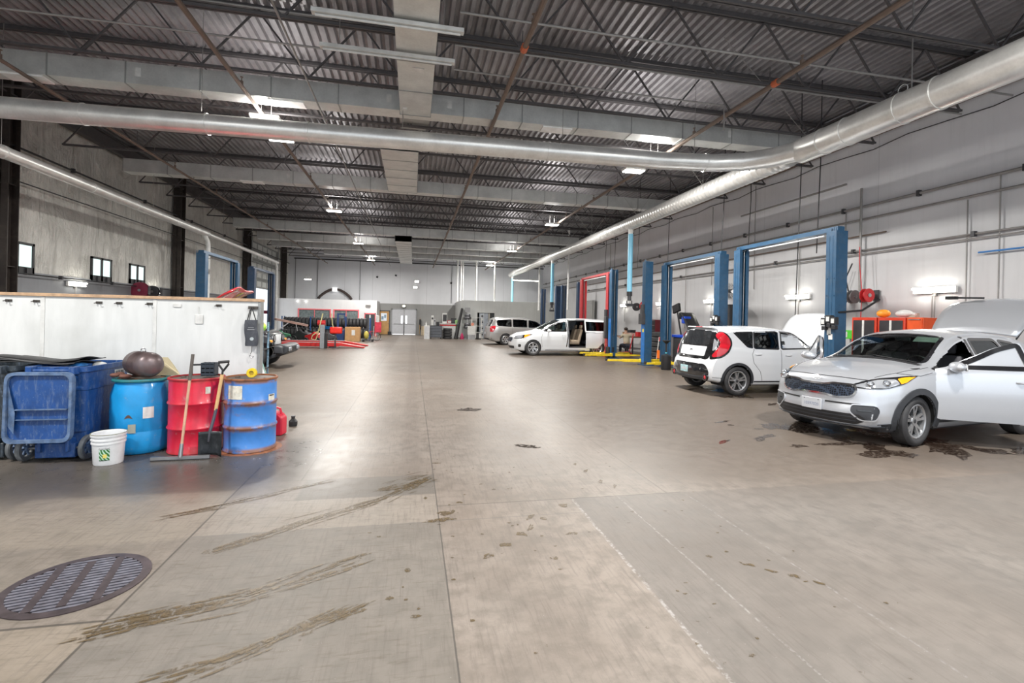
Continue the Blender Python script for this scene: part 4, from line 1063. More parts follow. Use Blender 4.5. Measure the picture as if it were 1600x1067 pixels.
# hood lines
c.seam_part('T',[(.42,-.63),(.72,-.74),(1.1,-.80),(1.30,-.80)],.009); c.seam_part('T',[(.42,.63),(.72,.74),(1.1,.80),(1.30,.80)],.009)
c.seam_part('F',[(-.63,.90),(-.3,.915),(.3,.915),(.63,.90)],.008)
mb=MB(); c.ribbon(mb,'T',[(1.30,-.70),(1.345,-.35),(1.35,0),(1.345,.35),(1.30,.70)],.06,.006,False); mb.build('cowl',M_black,S)
c.body(P_silver)
mb=MB()
for (y0,y1) in ((-.62,.0),(-.02,.60)): 
    a,_=c.hit('T',1.36,y0,.02); b,_=c.hit('T',1.40,y1,.025); mb.tube([a,b],.007,6)
mb.build('wiper',M_black,S)
interior(S,c,1.5,4.2,.42,1.10,M_seatg,[(2.15,M_seatg),(3.05,M_seatg)])
MB().cbox((2.02,-.05,1.46),(.03,.22,.06)).build('rear_view_mirror',M_dark,S,bevel=.01)
o=MB().cbox((2.08,-.35,1.475),(.16,.32,.015),ry=R(-35)).build('sun_visor',PM('pale_visor',(.50,.58,.50),.6),S,bevel=.01)
door_panel(c,'L',fd,1.29,R(-39),P_silver2,gl,M_glass,.045,'front_door',mir=(1.50,1.08),handle_at=(2.28,.93),lab='open silver driver door with window frame')
door_panel(c,'R',fd,1.29,R(46),P_silver2,gl,M_glass,.045,'front_door',mir=(1.50,1.08),handle_at=(2.28,.93),lab='open silver passenger door, far side')
wheel_mesh(S,.91,-.80,RW,.225,-1,.242,5,True,rz=R(4)); wheel_mesh(S,.91,.80,RW,.225,1,.222,5,True,rz=R(4)); wheel_mesh(S,3.58,-.80,RW,.225,-1,.222); wheel_mesh(S,3.58,.80,RW,.225,1,.222)
# raised tailgate
T=bpy.data.objects.new('tailgate',None)
tg=MB(); tg.sheet(lambda u,v:(3.98+.98*u+.0*v,(-.62+1.24*v)*(1+.10*math.sin(u*PI)),1.60+.62*math.sin(u*PI/2)*1.0-.06*(2*v-1)**2),10,12)
T=tg.build('tailgate',[P_silver2],S,thick=.03,label='raised silver tailgate')
tg=MB(); tg.sheet(lambda u,v:(4.05+.42*u,(-.56+1.12*v),1.60+.62*math.sin((.07+.43*u)*PI/2)-.045-.06*(2*v-1)**2),6,8); tg.build('tailgate_lining',PM('pale_lining',(.45,.45,.44),.7),T,thick=.01)
tg=MB(); tg.sheet(lambda u,v:(4.50+.36*u,(-.56+1.12*v),1.60+.62*math.sin((.53+.37*u)*PI/2)-.045-.06*(2*v-1)**2),6,8); tg.build('tailgate_glass',M_privacy,T,thick=.008)
MB().tube([(4.96,-.62,2.15),(4.99,-.3,2.20),(5.0,0,2.21),(4.99,.3,2.20),(4.96,.62,2.15)],.022,8).build('tailgate_edge',PM('maroon_trim',(.20,.03,.04),.4),T)
MB().bar((4.75,.2,2.24),(4.98,.75,2.27),.07,.035).cbox((4.98,.8,2.27),(.12,.16,.06)).build('tailgate_wiper',M_black,T)
MB().tube([(3.95,-.60,1.45),(4.5,-.58,1.85)],.012,8).tube([(3.95,.60,1.45),(4.5,.58,1.85)],.012,8).build('gas_strut',M_black,T)

# ================= white boxy hatchback ==================
P_white=paint('white_car_paint',(.76,.78,.81),0,.25)
P_white2=paint('white_van_paint',(.80,.82,.84),0,.25)
S2=thing('hatchback_car','white boxy hatchback seen from the rear quarter with its hood raised','car',(10.72,10.62,0),PI)
c=Car(S2,4.14,
  top=[(0,.82),(.1,.93),(.4,1.0),(.8,1.05),(1.08,1.09),(1.3,1.22),(1.6,1.42),(1.85,1.535),(2.1,1.58),(2.6,1.605),(3.2,1.59),(3.7,1.565),(4.0,1.53),(4.14,1.50)],
  bot=[(0,.26),(.3,.22),(3.6,.22),(3.9,.28),(4.14,.33)],
  belt=[(0,.78),(.6,.93),(1.1,1.02),(2,1.045),(3,1.07),(3.8,1.11),(4.14,1.13)],
  w=[(0,.74),(.2,.82),(.5,.88),(.8,.90),(3.4,.90),(3.8,.885),(4.14,.84)],tumble=.20,crown=.04,drop=.08,
  front=[(.2,.08),(.5,.0),(.8,.04),(.95,.15)],rear=[(.2,.14),(.33,.04),(.48,.0),(.70,.03),(.82,.09),(1.0,.13),(1.3,.24),(1.55,.36)],bowf=.30,bowr=.17,fl=.8,rl=.9)
for md in 'LR':
    c.window(md,[(1.28,1.10,.02),(1.78,1.445,.1),(2.16,1.475,.03),(2.20,1.075,.03)],M_glass,.035,.004,'front_window')
    c.window(md,[(2.28,1.075,.03),(2.25,1.478,.03),(2.88,1.465,.03),(2.93,1.09,.03)],M_privacy,.035,.004,'rear_window')
    c.window(md,[(2.98,1.10,.02),(2.92,1.462,.03),(3.42,1.445,.03),(3.10,1.115,.04)],M_privacy,.03,.004,'quarter_window')
    c.seam_part(md,[(2.235,.34),(2.24,1.06)]); c.seam_part(md,[(2.95,1.08),(3.02,.95),(2.98,.75),(2.80,.55),(2.74,.34)]); c.seam_part(md,[(1.18,.34),(1.15,.8),(1.25,1.06)])
    handle(c,md,2.05,.93,P_white); handle(c,md,2.86,.95,P_white)
    mb=MB(); c.ribbon(mb,md,[(1.22,.285),(2.96,.285)],.10,.012,False); mb.build('rocker_cladding',M_clad,S2)
    mb=MB(); c.ribbon(mb,md,[(3.74,.345),(3.86,.345),(4.0,.36)],.12,.012,False); mb.build('rear_cladding',M_clad,S2)
c.arches([.81,3.38],.368,.055,M_clad,.345,inner=.010)
c.window('T',[(1.12,-.64,.12),(1.12,.64,.12),(1.82,.56,.08),(1.82,-.56,.08)],M_glass,.05,.004,'windshield')
rg=rpoly([(-.50,1.47,.08),(.50,1.47,.08),(.56,1.14,.05),(-.56,1.14,.05)],.06)
mb=MB(); c.panel(mb,'B',rpoly([(-.58,1.495,.08),(.58,1.495,.08),(.70,1.35,.08),(.74,1.05,.1),(.60,.80,.05),(-.60,.80,.05),(-.74,1.05,.1),(-.70,1.35,.08)],.08),.003,.05); sur=mb.build('hatch_surround',M_gloss,S2)
mb=MB(); c.panel(mb,'B',rg,.008,.05); mb.build('hatch_glass',PM('dark_hatch_glass',(.02,.022,.025),.08,coat=1),sur)
mb=MB(); c.panel(mb,'B',rpoly([(-.52,1.10,.02),(.52,1.10,.02),(.50,.875,.03),(-.50,.875,.03)],.03),.012,.05); mb.build('hatch_panel',P_white,S2)
for g,md in ((-1,'BL'),(1,'BR')):
    lamp=rpoly([(.02,1.44,.06),(.16,1.42,.08),(.27,1.25,.1),(.28,1.05,.1),(.16,.90,.08),(-.02,.86,.04),(-.04,.92,.04),(.10,1.08,.08),(.10,1.24,.08),(-.02,1.36,.06)],.05)
    mb=MB(); c.panel(mb,md,rpoly([(-.06,1.46,.05),(.17,1.45,.1),(.30,1.26,.1),(.31,1.02,.1),(.17,.85,.1),(-.10,.81,.04)],.05),.009,.05); tl=mb.build('tail_lamp',M_gloss,S2,label='tall red tail lamp')
    mb=MB(); c.panel(mb,md,lamp,.016,.04); mb.build('red_lens',M_lampred,tl)
    mb=MB(); c.panel(mb,md,rpoly([(-.04,1.30,.03),(.06,1.22,.03),(.06,1.08,.03),(-.04,1.0,.03)],.03),.014,.05); mb.build('clear_lens',M_lampclear,tl)
    p,n=c.hit('B',g*.66,.40,.0); mb=MB(); mb.ring([(.045,.0),(.085,.0),(.085,.04),(.055,.045)],20,tuple(p),'X'); mb.build('reflector_ring',M_gloss,S2); MB().sphere(tuple(p+Vector((.02,0,0))),(.03,.055,.055),16,8).build('red_reflector',M_lampred,S2)
dif=rpoly([(-.62,.70,.1),(.62,.70,.1),(.76,.50,.1),(.66,.34,.08),(-.66,.34,.08),(-.76,.50,.1)],.08)
mb=MB(); c.panel(mb,'B',dif,.008,.05); df=mb.build('rear_diffuser',M_gloss,S2)
mb=MB(); c.ribbon(mb,'B',[(-.66,.385),(-.3,.37),(.3,.37),(.66,.385)],.07,.03,False); mb.build('diffuser_bar',M_clad,df)
p,n=c.hit('B',-.10,.54,.012); pl=MB().cbox((0,0,0),(.012,.31,.16)).build('number_plate',PM('blue_white_plate',(.45,.68,.72),.4,var=.25,scale=9),S2,bevel=.004,loc=p)
MB().cbox((.007,0,0),(.002,.2,.05)).build('plate_blank',M_plate,pl)
p,n=c.hit('B',0,1.0,.014); m=MB(); m.M=Matrix.Translation(p)@Matrix.Rotation(R(90),4,'Z')@Matrix.Rotation(R(90),4,'X'); m.tube([(.05*math.cos(t*PI/12),.027*math.sin(t*PI/12),0) for t in range(25)],.005,6,False); bd=m.build('badge',M_dark,S2)
text('KIA',.036,M_dark,bd,tuple(p),(R(90),0,PI/2),'badge_letters',.002)
mb=MB(); c.ribbon(mb,'B',[(-.52,.845),(.52,.845)],.04,.012,False); mb.build('hatch_lip',M_gloss,S2)
mb=MB().cbox((3.74,0,1.555),(.16,1.0,.035)); mb.build('roof_spoiler',P_white,S2,bevel=.012); MB().cbox((3.825,0,1.56),(.012,.26,.02)).build('brake_lamp',M_lampred,S2)
hoodpoly=rpoly([(.16,-.62,.1),(.16,.62,.1),(1.02,.74,.05),(1.02,-.74,.05)],.05)
c.kill('T',hoodpoly)
c.body(P_white)
interior(S2,c,1.35,3.8,.42,1.04,M_seatg,[(1.9,M_seatg),(2.75,M_seatg)])
mirror(S2,1.42,-1.0,1.10,P_white,-1); mirror(S2,1.42,1.0,1.10,P_white,1)
for xx in (.81,3.38):
    for g in (-1,1): wheel_mesh(S2,xx,g*.79,.33,.215,g,.24,5,True)
MB().box(.25,1.0,-.55,.55,.45,.82).cbox((.55,.1,.88),(.4,.3,.12)).cbox((.7,-.4,.85),(.2,.2,.15)).build('engine_bay',M_dark,S2,bevel=.02)
h=MB(); h.sheet(lambda u,v:(1.04-.02*u-.50*u,(-.72+1.44*v)*(1-.12*u*u),1.10+.86*math.sin(u*1.35)/math.sin(1.35)-.05*(2*v-1)**2),12,14)
hd=h.build('raised_hood',P_white,S2,thick=.03,label='raised white hood'); MB().tube([(.3,.5,.9),(.62,.55,1.75)],.008,6).build('prop_rod',M_steel,hd)

# ================= white minivan, sliding door open ==================
def van(root,mat,sliding=True,name=''):
    c=Car(root,5.11,
      top=[(0,.86),(.1,.95),(.4,1.03),(.9,1.10),(1.15,1.15),(1.5,1.32),(1.9,1.52),(2.3,1.66),(2.7,1.72),(3.4,1.74),(4.2,1.71),(4.8,1.66),(5.0,1.60),(5.11,1.55)],
      bot=[(0,.24),(.4,.2),(4.6,.2),(5.11,.30)],belt=[(0,.80),(.6,.97),(1.2,1.06),(3,1.09),(4.6,1.12),(5.11,1.12)],
      w=[(0,.78),(.25,.88),(.6,.96),(.95,.99),(4.4,.99),(4.8,.96),(5.11,.88)],tumble=.24,crown=.05,drop=.08,
      front=[(.2,.1),(.5,.0),(.8,.05),(.95,.18)],rear=[(.2,.1),(.5,.0),(1.0,.06),(1.5,.3)],bowf=.34,bowr=.18,fl=.95,rl=.6,res=.05)
    return c
S3=thing('minivan_car','white minivan nose to the aisle with its sliding side door open','car',(4.42,21.98,0),0)
c=van(S3,P_white2)
c.window('T',[(1.3,-.72,.12),(1.3,.72,.12),(2.25,.62,.08),(2.25,-.62,.08)],M_glass,.05,.004,'windshield')
for md in 'LR':
    c.window(md,[(1.42,1.12,.02),(1.98,1.47,.1),(2.46,1.56,.05),(2.50,1.12,.04)],M_glass,.04,.004,'front_window')
    if md=='R': c.window(md,[(2.66,1.12,.04),(2.66,1.57,.04),(3.6,1.59,.04),(3.6,1.13,.04)],M_privacy,.04,.004,'rear_window')
    c.window(md,[(3.75,1.14,.04),(3.75,1.58,.04),(4.62,1.53,.06),(4.66,1.16,.05)],M_privacy,.04,.004,'quarter_window')
    c.seam_part(md,[(1.35,.4),(1.3,.8),(1.38,1.06)])
    mb=MB(); c.ribbon(mb,md,[(1.5,.25),(3.4,.25)],.05,.008,False); mb.build('sill_trim',M_clad,S3)
op=rpoly([(2.62,.40,.03),(2.60,1.64,.03),(3.50,1.645,.03),(3.56,.40,.03)],.03)
c.kill('L',op)
mb=MB(); c.ribbon(mb,'L',op,.05,.006); mb.build('door_opening_seal',M_dark,S3)
mb=MB(); c.ribbon(mb,'L',[(2.50,.42),(2.56,.9),(2.54,1.3),(2.50,1.62)],.04,.01,False); mb.build('pillar_trim',M_gloss,S3)
# slid door, behind the opening
mb=MB(); c.panel(mb,'L',rpoly([(3.42,.36,.04),(3.42,1.06,.02),(4.45,1.06,.03),(4.40,.75,.1),(4.12,.5,.1),(4.0,.36,.04)],.04),.055,.08,0,.05); sd=mb.build('sliding_door',P_white2,S3)
mb=MB(); c.ribbon(mb,'L',rpoly([(3.42,1.10,.02),(3.42,1.60,.03),(4.40,1.58,.05),(4.44,1.10,.03)],.03),.05,.055); mb.build('door_frame',P_white2,sd)
mb=MB(); c.panel(mb,'L',rpoly([(3.46,1.12,.02),(3.46,1.57,.03),(4.36,1.55,.05),(4.40,1.12,.03)],.03),.05,.1,0,0); mb.build('door_glass',M_privacy,sd)
c.arches([.93,3.99],.385,.03,P_white2,.36,inner=.006)
mb=MB(); c.panel(mb,'F',rpoly([(-.42,.80,.05),(.42,.80,.05),(.46,.70,.05),(.36,.60,.05),(-.36,.60,.05),(-.46,.70,.05)],.04),.006,.05); g0=mb.build('grille',M_grille,S3); mb=MB(); c.ribbon(mb,'F',rpoly([(-.42,.80,.05),(.42,.80,.05),(.46,.70,.05),(.36,.60,.05),(-.36,.60,.05),(-.46,.70,.05)],.04),.02,.014); mb.build('grille_surround',M_chrome,g0)
mb=MB(); c.panel(mb,'F',rpoly([(-.6,.42,.03),(.6,.42,.03),(.55,.30,.03),(-.55,.30,.03)],.03),.006,.05); mb.build('lower_grille',M_black,S3)
for md in ('FL','FR'):
    mb=MB(); c.panel(mb,md,rpoly([(-.34,.76,.02),(.1,.74,.04),(.34,.88,.02),(.52,.98,.01),(.2,.94,.04),(-.25,.86,.03)],.03),.008,.05); h0=mb.build('headlight',M_gloss,S3); mb=MB(); c.panel(mb,md,rpoly([(-.28,.775,.02),(.05,.765,.04),(.15,.84,.03),(.1,.90,.03),(-.2,.84,.03)],.03),.013,.05); mb.build('reflector',M_lampclear,h0)
    mb=MB(); c.panel(mb,md,rpoly([(.2,.80,.02),(.36,.89,.02),(.44,.95,.02),(.2,.93,.02)],.02),.014,.05); mb.build('turn_signal',M_amber,h0)
    mb=MB(); c.panel(mb,md,rpoly([(-.02,.52,.04),(.10,.50,.04),(.08,.38,.04),(-.04,.38,.04)],.03),.006,.05); mb.build('fog_lamp',M_gloss,S3)
c.body(P_white2)
interior(S3,c,1.6,4.9,.42,1.08,M_seatt,[(2.15,M_seatt),(3.0,M_seatt)],)
for y in(-.36,.36): seat(S3,4.0,y,M_seatg,z=.45)
mirror(S3,1.62,-1.10,1.14,P_white2,-1); mirror(S3,1.62,1.10,1.14,P_white2,1)
handle(c,'L',2.36,.95,P_white2); handle(c,'L',3.62,.97,P_white2)
for xx in (.93,3.99):
    for g in (-1,1): wheel_mesh(S3,xx,g*.86,.36,.235,g,.24,6,True)

# ================= silver grey minivan rear ==================
P_grey=paint('warm_silver_paint',(.42,.41,.40),.5,.3,.4)
S4=thing('minivan_car','warm silver minivan behind the white one, rear end and red tail lamp showing','car',(9.6,30.38,0),R(180+3))
c=van(S4,P_grey)
for md in 'LR':
    c.window(md,[(1.42,1.12,.02),(1.98,1.47,.1),(2.46,1.56,.05),(2.50,1.12,.04)],M_privacy,.04,.004,'front_window'); c.window(md,[(2.62,1.13,.04),(2.62,1.57,.04),(3.5,1.59,.04),(3.5,1.14,.04)],M_privacy,.04,.004,'rear_window')
    c.window(md,[(3.62,1.15,.04),(3.62,1.58,.04),(4.55,1.52,.12),(4.50,1.20,.1)],M_privacy,.04,.004,'quarter_window'); c.seam_part(md,[(2.56,.36),(2.56,1.1)]); c.seam_part(md,[(3.56,1.1),(3.56,.36)])
    mb=MB(); c.ribbon(mb,md,[(1.7,1.70),(4.6,1.68)],.03,.02,False); mb.build('roof_rail',M_steel,S4)
c.arches([.93,3.99],.385,.03,P_grey,.36,inner=.006)
mb=MB(); c.panel(mb,'B',rpoly([(-.62,1.55,.08),(.62,1.55,.08),(.68,1.14,.06),(-.68,1.14,.06)],.06),.006,.08); mb.build('hatch_glass',M_gloss,S4)
for md in ('BL','BR'):
    mb=MB(); c.panel(mb,md,rpoly([(-.12,1.12,.03),(.20,1.20,.03),(.26,1.05,.05),(.16,.80,.04),(-.02,.82,.04)],.03),.010,.05); mb.build('tail_lamp',M_lampred,S4,label='red tail lamp')
p,n=c.hit('B',0,.72,.012); MB().cbox(tuple(p),(.012,.31,.16)).build('number_plate',M_plate,S4,bevel=.004)
mb=MB(); c.ribbon(mb,'B',[(-.7,.36),(.7,.36)],.1,.01,False); mb.build('bumper_valance',M_clad,S4)
c.window('T',[(1.3,-.72,.12),(1.3,.72,.12),(2.25,.62,.08),(2.25,-.62,.08)],M_glass,.05,.004,'windshield')
c.body(P_grey); interior(S4,c,1.6,4.9,.42,1.08,M_seatg,[(2.15,M_seatg),(3.0,M_seatg)])
for xx in (.93,3.99):
    for g in (-1,1): wheel_mesh(S4,xx,g*.86,.35,.225,g,.23,6,True)

# ================= dark off-roader nose ==================
P_dk=paint('black_offroad_paint',(.03,.035,.04),.2,.25)
J=thing('offroad_car','dark off-road car with pale slotted grille, nose poking out behind the white partition','car',(-3.62,16.1,0),PI)
MB().prism([(.55,.62),(.50,1.02),(.62,1.10),(1.55,1.16),(1.62,1.2),(1.95,1.62),(2.05,1.76),(4.1,1.78),(4.18,1.6),(4.2,.6),(3.9,.5),(1.2,.5)],-.70,.70,'XZ').build('body',P_dk,J,bevel=.04,seg=3)
gr=MB().box(.50,.53,-.55,.55,.66,1.03).build('grille',P_dk,J,bevel=.01)
mb=MB()
for k in range(7): y=-.30+k*.10; mb.box(.47,.50,y-.030,y+.030,.70,1.0)
gg=mb.build('grille_slot',PM('pale_grille_slot',(.80,.81,.82),.35),gr,bevel=.008)
for g in(-1,1):
    h=MB().cyl((.50,g*.46,.90),(.44,g*.46,.90),.095,n=24).build('headlight',M_lampclear,J,bevel=.01); MB().ring([(.095,0),(.112,0),(.112,.03),(.098,.03)],24,(.44,g*.46,.90),'X').build('headlight_ring',M_black,h)
    MB().prism([(.42,.78),(.52,.96),(.62,1.0),(1.30,1.0),(1.50,.82),(1.54,.62),(1.42,.62),(1.34,.80),(1.22,.88),(.72,.88),(.60,.76)],g*.62,g*.94,'XZ').build('fender_flare',M_clad,J,bevel=.02)
    MB().cbox((.47,g*.80,.82),(.08,.20,.09)).build('turn_signal',M_amber,J,bevel=.015)
    wheel_mesh(J,.98,g*.78,.40,.26,g,.22,5,False); wheel_mesh(J,3.4,g*.78,.40,.26,g,.22,5,False)
    MB().prism([(1.66,1.22),(1.98,1.66),(2.55,1.68),(2.58,1.22)],g*.702,g*.712,'XZ').prism([(2.68,1.22),(2.66,1.68),(3.9,1.68),(3.9,1.22)],g*.702,g*.712,'XZ').build('side_window',M_gloss,J)
mb=MB(); mb.prism([(.02,.50),(.0,.66),(.10,.72),(.34,.72),(.36,.44),(.12,.42)],-.72,.72,'XZ'); mb.prism([(.10,.46),(.12,.66),(.22,.70),(.36,.70),(.36,.48)],-.90,.90,'XZ'); bp=mb.build('front_bumper',M_clad,J,bevel=.03,seg=3)
for g in(-1,1): MB().cbox((.0,g*.50,.585),(.06,.30,.13)).build('fog_bezel',PM('silver_bezel',(.35,.37,.40),.4,.4),bp,bevel=.03); MB().cyl((-.03,g*.50,.585),(-.045,g*.50,.585),.05,n=16).build('fog_lamp',M_lampclear,bp)
MB().prism([(.18,.40),(.10,.44),(.36,.46),(.75,.30),(.6,.26)],-.55,.55,'XZ').build('skid_plate',M_clad,J,bevel=.02)
MB().prism([(.58,1.06),(.60,1.14),(1.60,1.20),(1.60,1.10)],-.55,.55,'XZ').build('hood',P_dk,J,bevel=.03,seg=3)
MB().cyl((.66,.6,1.12),(.66,.6,1.2),.02,n=8).build('hood_latch',M_black,J)
# red car hidden behind the partition: its raised red hood shows above the cap
# ------------------------------------------------------------------ two post lifts
M_bl=PM('lift_blue',(.022,.082,.165),.38,.1,dirt=.35,dirtcol=(.10,.12,.14)); M_bl2=PM('bright_lift_blue',(.01,.15,.48),.35,.1,dirt=.3,dirtcol=(.08,.12,.2)); M_bld=PM('deep_lift_blue',(.022,.05,.105),.4,.1,dirt=.3)
M_rl=PM('lift_red',(.42,.03,.035),.38,.1,dirt=.25); M_cable=PM('lift_cable',(.35,.35,.35),.35,.8)
def column(par,y,face,h,mat,name='column',low=None):
    # C section open toward `face` (+1/-1 in y); origin at bay centre line
    w,d=.30,.26; g=face
    P=[(-w/2,-g*d/2),(-w/2,g*d*.5),(-w*.22,g*d*.5),(-w*.22,g*d*.40),(-w*.42,g*d*.40),(-w*.42,-g*d*.38),(w*.42,-g*d*.38),(w*.42,g*d*.40),(w*.22,g*d*.40),(w*.22,g*d*.5),(w/2,g*d*.5),(w/2,-g*d/2)]
    mb=MB(); P=[(p[0],p[1]+y) for p in P]
    n=len(P); vs=[(p[0],p[1],.02) for p in P]+[(p[0],p[1],h) for p in P]
    mb.add(vs,[(i,(i+1)%n,(i+1)%n+n,i+n) for i in range(n)]); 
    c=mb.build(name,mat,par,smooth=False)
    MB().box(-w/2-.08,w/2+.08,y-d/2-.1,y+d/2+.1,0,.025).build('base_plate',mat,par,smooth=False)
    mb=MB().box(-w/2-.004,-w/2,y-.05,y-.035,.3,h-.1).box(-w/2-.004,-w/2,y+.035,y+.05,.3,h-.1)
    for z in (h*.62,h*.72): 
        for q in(-.09,.09): mb.cyl((-w/2-.01,y+q,z),(-w/2,y+q,z),.014,n=8)
    for q in (-.1,-.03,.05,.12): mb.tube([(-w/2+.04+q*.3,y+q,h),(-w/2+.04+q*.3,y+q,h+.07)],.012,6)
    mb.build('column_trim',mat,c,smooth=False)
    MB().tube([(.02,y+g*.09,.3),(.02,y+g*.09,h-.05)],.011,6).tube([(-.06,y+g*.10,.3),(-.06,y+g*.10,h-.05)],.007,6).build('lift_cable',M_cable,par)
    return c
def carriage(par,y,face,z,mat,arms,armmat):
    g=face; mb=MB().box(-.16,.16,y+g*.08,y+g*.20,z,z+.16).box(-.10,.10,y-g*.06,y+g*.1,z,z+.9); mb.build('carriage',mat,par,smooth=False)
    for (dx,dy,L) in arms:
        a=Vector((math.copysign(.11,dx),y+g*.15,z+.05)); d=Vector((dx,g*dy,0)).normalized(); b=a+d*L*.55; e=a+d*L
        m=MB(); m.bar(a,b,.13,.10); m.bar(b-d*.1,e,.10,.07); m.cyl(a-Vector((0,0,.06)),a+Vector((0,0,.08)),.07,n=12); q=m.build('lift_arm',armmat,par,bevel=.006)
        MB().cyl(e-Vector((0,0,.02)),e+Vector((0,0,.07)),.055,n=14).build('arm_pad',M_rubber,q)
def lift(X,y0,y1,h,mat,lab,beam=True,arms=None,armmat=M_yel,lower=None,grp=None,z=.10,glow=True):
    yc=(y0+y1)/2; d=(y1-y0)/2
    r=thing('two_post_lift',lab,'car lift',(X,yc,0),group=grp)
    column(r,-d,1,h,mat); column(r,d,-1,h,mat)
    if lower:
        for y in (-d,d): MB().box(-.158,-.150,y-.135,y+.135,.1,1.75).build('lower_panel',lower,r,smooth=False)
    A=arms or ((-1,.25,.9),(1,.35,.9))
    carriage(r,-d,1,z,mat,A,armmat); carriage(r,d,-1,z,mat,A,armmat)
    if beam:
        MB().box(-.09,.09,-d-.1,d+.1,h+.0,h+.10).build('overhead_beam',mat,r,smooth=False)
        MB().tube([(-.14,-d+.2,h-.08),(-.14,d-.5,h-.08)],.018,8).build('under_beam_bar',PM('pale_bar',(.75,.76,.78),.3),r)  # thin pale bar under the overhead beam
    return r
LA=lift(9.15,8.95,12.1,3.74,M_bl,'blue two post car lift nearest the camera, behind the silver car',arms=((1,.3,.8),(1,.1,.6)))
LB=lift(9.15,13.0,16.2,3.74,M_bl,'blue two post car lift, second on the right, behind the white hatchback',armmat=M_yel)
LC=lift(8.72,16.85,20.0,3.93,M_bl,'tall blue two post lift with brighter lower posts and sky blue hose in front',beam=False,lower=M_bl2,arms=((-1,.15,1.35),(1,.2,1.1)))
LD=lift(8.80,20.58,24.1,3.78,M_rl,'red two post car lift around the white minivan',arms=((-1,.2,1.2),(1,.2,1.1)))
LE=lift(9.02,25.3,28.2,3.74,M_bld,'dark blue two post lift directly beyond the red lift',beam=False)
LF=lift(8.86,28.85,32.3,3.74,M_bld,'farthest dark blue two post lift on the right',beam=False)
MB().box(-.156,-.150,-1.7,-1.5,1.1,1.5).build('notice_plate',M_white,LC,smooth=False); MB().box(-.16,-.159,-1.66,-1.54,1.25,1.37).build('warning_label',M_yel,LC,smooth=False)
MB().box(-.30,-.15,-1.75,-1.48,1.55,1.95).box(-.26,-.16,-1.7,-1.53,1.95,2.3).build('power_unit',M_dark,LC,bevel=.01)
MB().cbox((-.1,1.62,.25),(.3,.3,.5)).build('foot_guard',M_black,LC,bevel=.02)
MB().box(-.155,-.150,-1.70,-1.52,1.82,2.0).build('black_band',M_black,LD,smooth=False)
MB().cbox((-.24,-1.95,1.35),(.16,.20,1.0)).build('power_unit',M_dark,LD,bevel=.03); MB().cyl((-.26,-1.95,1.85),(-.26,-1.95,2.15),.08,n=14).build('motor',M_dark,LD)
def ctrl(par,y,z,lab):
    m=MB()
    for i,(a,b) in enumerate(((-.28,.04),(-.14,.08),(.0,.02))):
        m.cbox((-.2,y+a*.9,z+b),(.10,.12,.17)); m.cbox((-.2,y+a*.9,z+b-.14),(.08,.10,.09))
    o=m.build('switch_box',M_black,par,bevel=.008); w=MB()
    for i,(a,b) in enumerate(((-.28,.04),(-.14,.08),(.0,.02))): w.box(-.257,-.252,y+a*.9-.04,y+a*.9+.04,z+b-.05,z+b+.05)
    w.build('switch_label',M_white,o,smooth=False)
ctrl(LA,-1.50,1.72,''); ctrl(LB,-1.50,1.74,'')
MB().tube([(-.15,-1.45,1.85),(-.05,-1.7,1.95),(.4,-1.85,2.0),(.8,-1.9,2.25)],.022,8).build('feed_hose',M_black,LA)
MB().box(-.158,-.15,-1.62,-1.52,1.45,1.65).box(-.158,-.15,-1.66,-1.56,1.35,1.47).build('notice_label',M_white,LA,smooth=False)
# left side lifts
lift(-7.45,19.15,22.4,3.76,M_bld if False else M_bl,'blue two post lift on the left behind the white partition, nearer one',beam=True,arms=((1,.3,.8),(-1,.3,.8)))
lift(-7.45,24.6,27.8,3.74,M_bld,'dark blue two post lift on the left behind the partition, farther one',beam=True,arms=((1,.3,.8),(-1,.3,.8)))

# ------------------------------------------------------------------ right wall equipment
def reel(name,lab,x,y,z,mat,r=.17,ax='Y',w=.12):
    o=thing(name,lab,'hose reel',(x,y,z))
    m=MB(); m.lathe([(.03,-w/2-.01),(r,-w/2-.01),(r+.01,-w/2),(r,-w/2+.01),(r*.6,-w/2+.012),(r*.6,w/2-.012),(r,w/2-.01),(r+.01,w/2),(r,w/2+.01),(.03,w/2+.01)],28,(0,0,0),ax); m.build('reel_disc',mat,o)
    m=MB(); d={'Y':(0,1,0),'X':(1,0,0)}[ax]; m.cyl((-d[0]*.09,-d[1]*.09,0),(d[0]*.09,d[1]*.09,0),.05,n=16); m.build('hub',M_steel,o)
    MB().cbox((.17,0,0),(.3,.05,.06)).cbox((.30,0,0),(.02,.16,.30)).build('bracket',M_dark,o)
    return o
o=reel('hose_reel','red round hose reel on the right wall above the red tool chests',11.65,10.45,2.47,M_red)
MB().tube([(-.02,.12,.05),(-.04,.2,.9),(-.02,.22,1.3)],.011,6).tube([(0,.15,-.1),(0,.2,-1.7)],.012,6).build('hose',M_red,o)
for y,lab in ((10.85,'grey hose reel right beside the red reel'),(11.2,'grey hose reel nearest the blue lift post')):
    o=reel('hose_reel',lab,11.65,y,2.45,PM('grey_reel',(.22,.21,.21),.45,.4),.17)
    MB().tube([(-.05,.1,.15),(-.1,.15,.5),(-.05,.0,.9)],.018,6).build('hose',M_black,o)
o=reel('hose_reel','red hose reel on the right wall behind the tall blue posts',11.65,22.8,2.45,M_red,.24); o=reel('hose_reel','grey hose reel left of the far red one',11.65,23.7,2.42,M_dark,.2)
o=reel('hose_reel','dark red hose reel on the left wall over the partition',-10.2,20.8,2.42,PM('dark_red_reel',(.22,.02,.05),.4),.30); o=reel('hose_reel','grey hose reel on the left wall beside the red reel',-10.2,21.7,2.42,M_dark,.22)

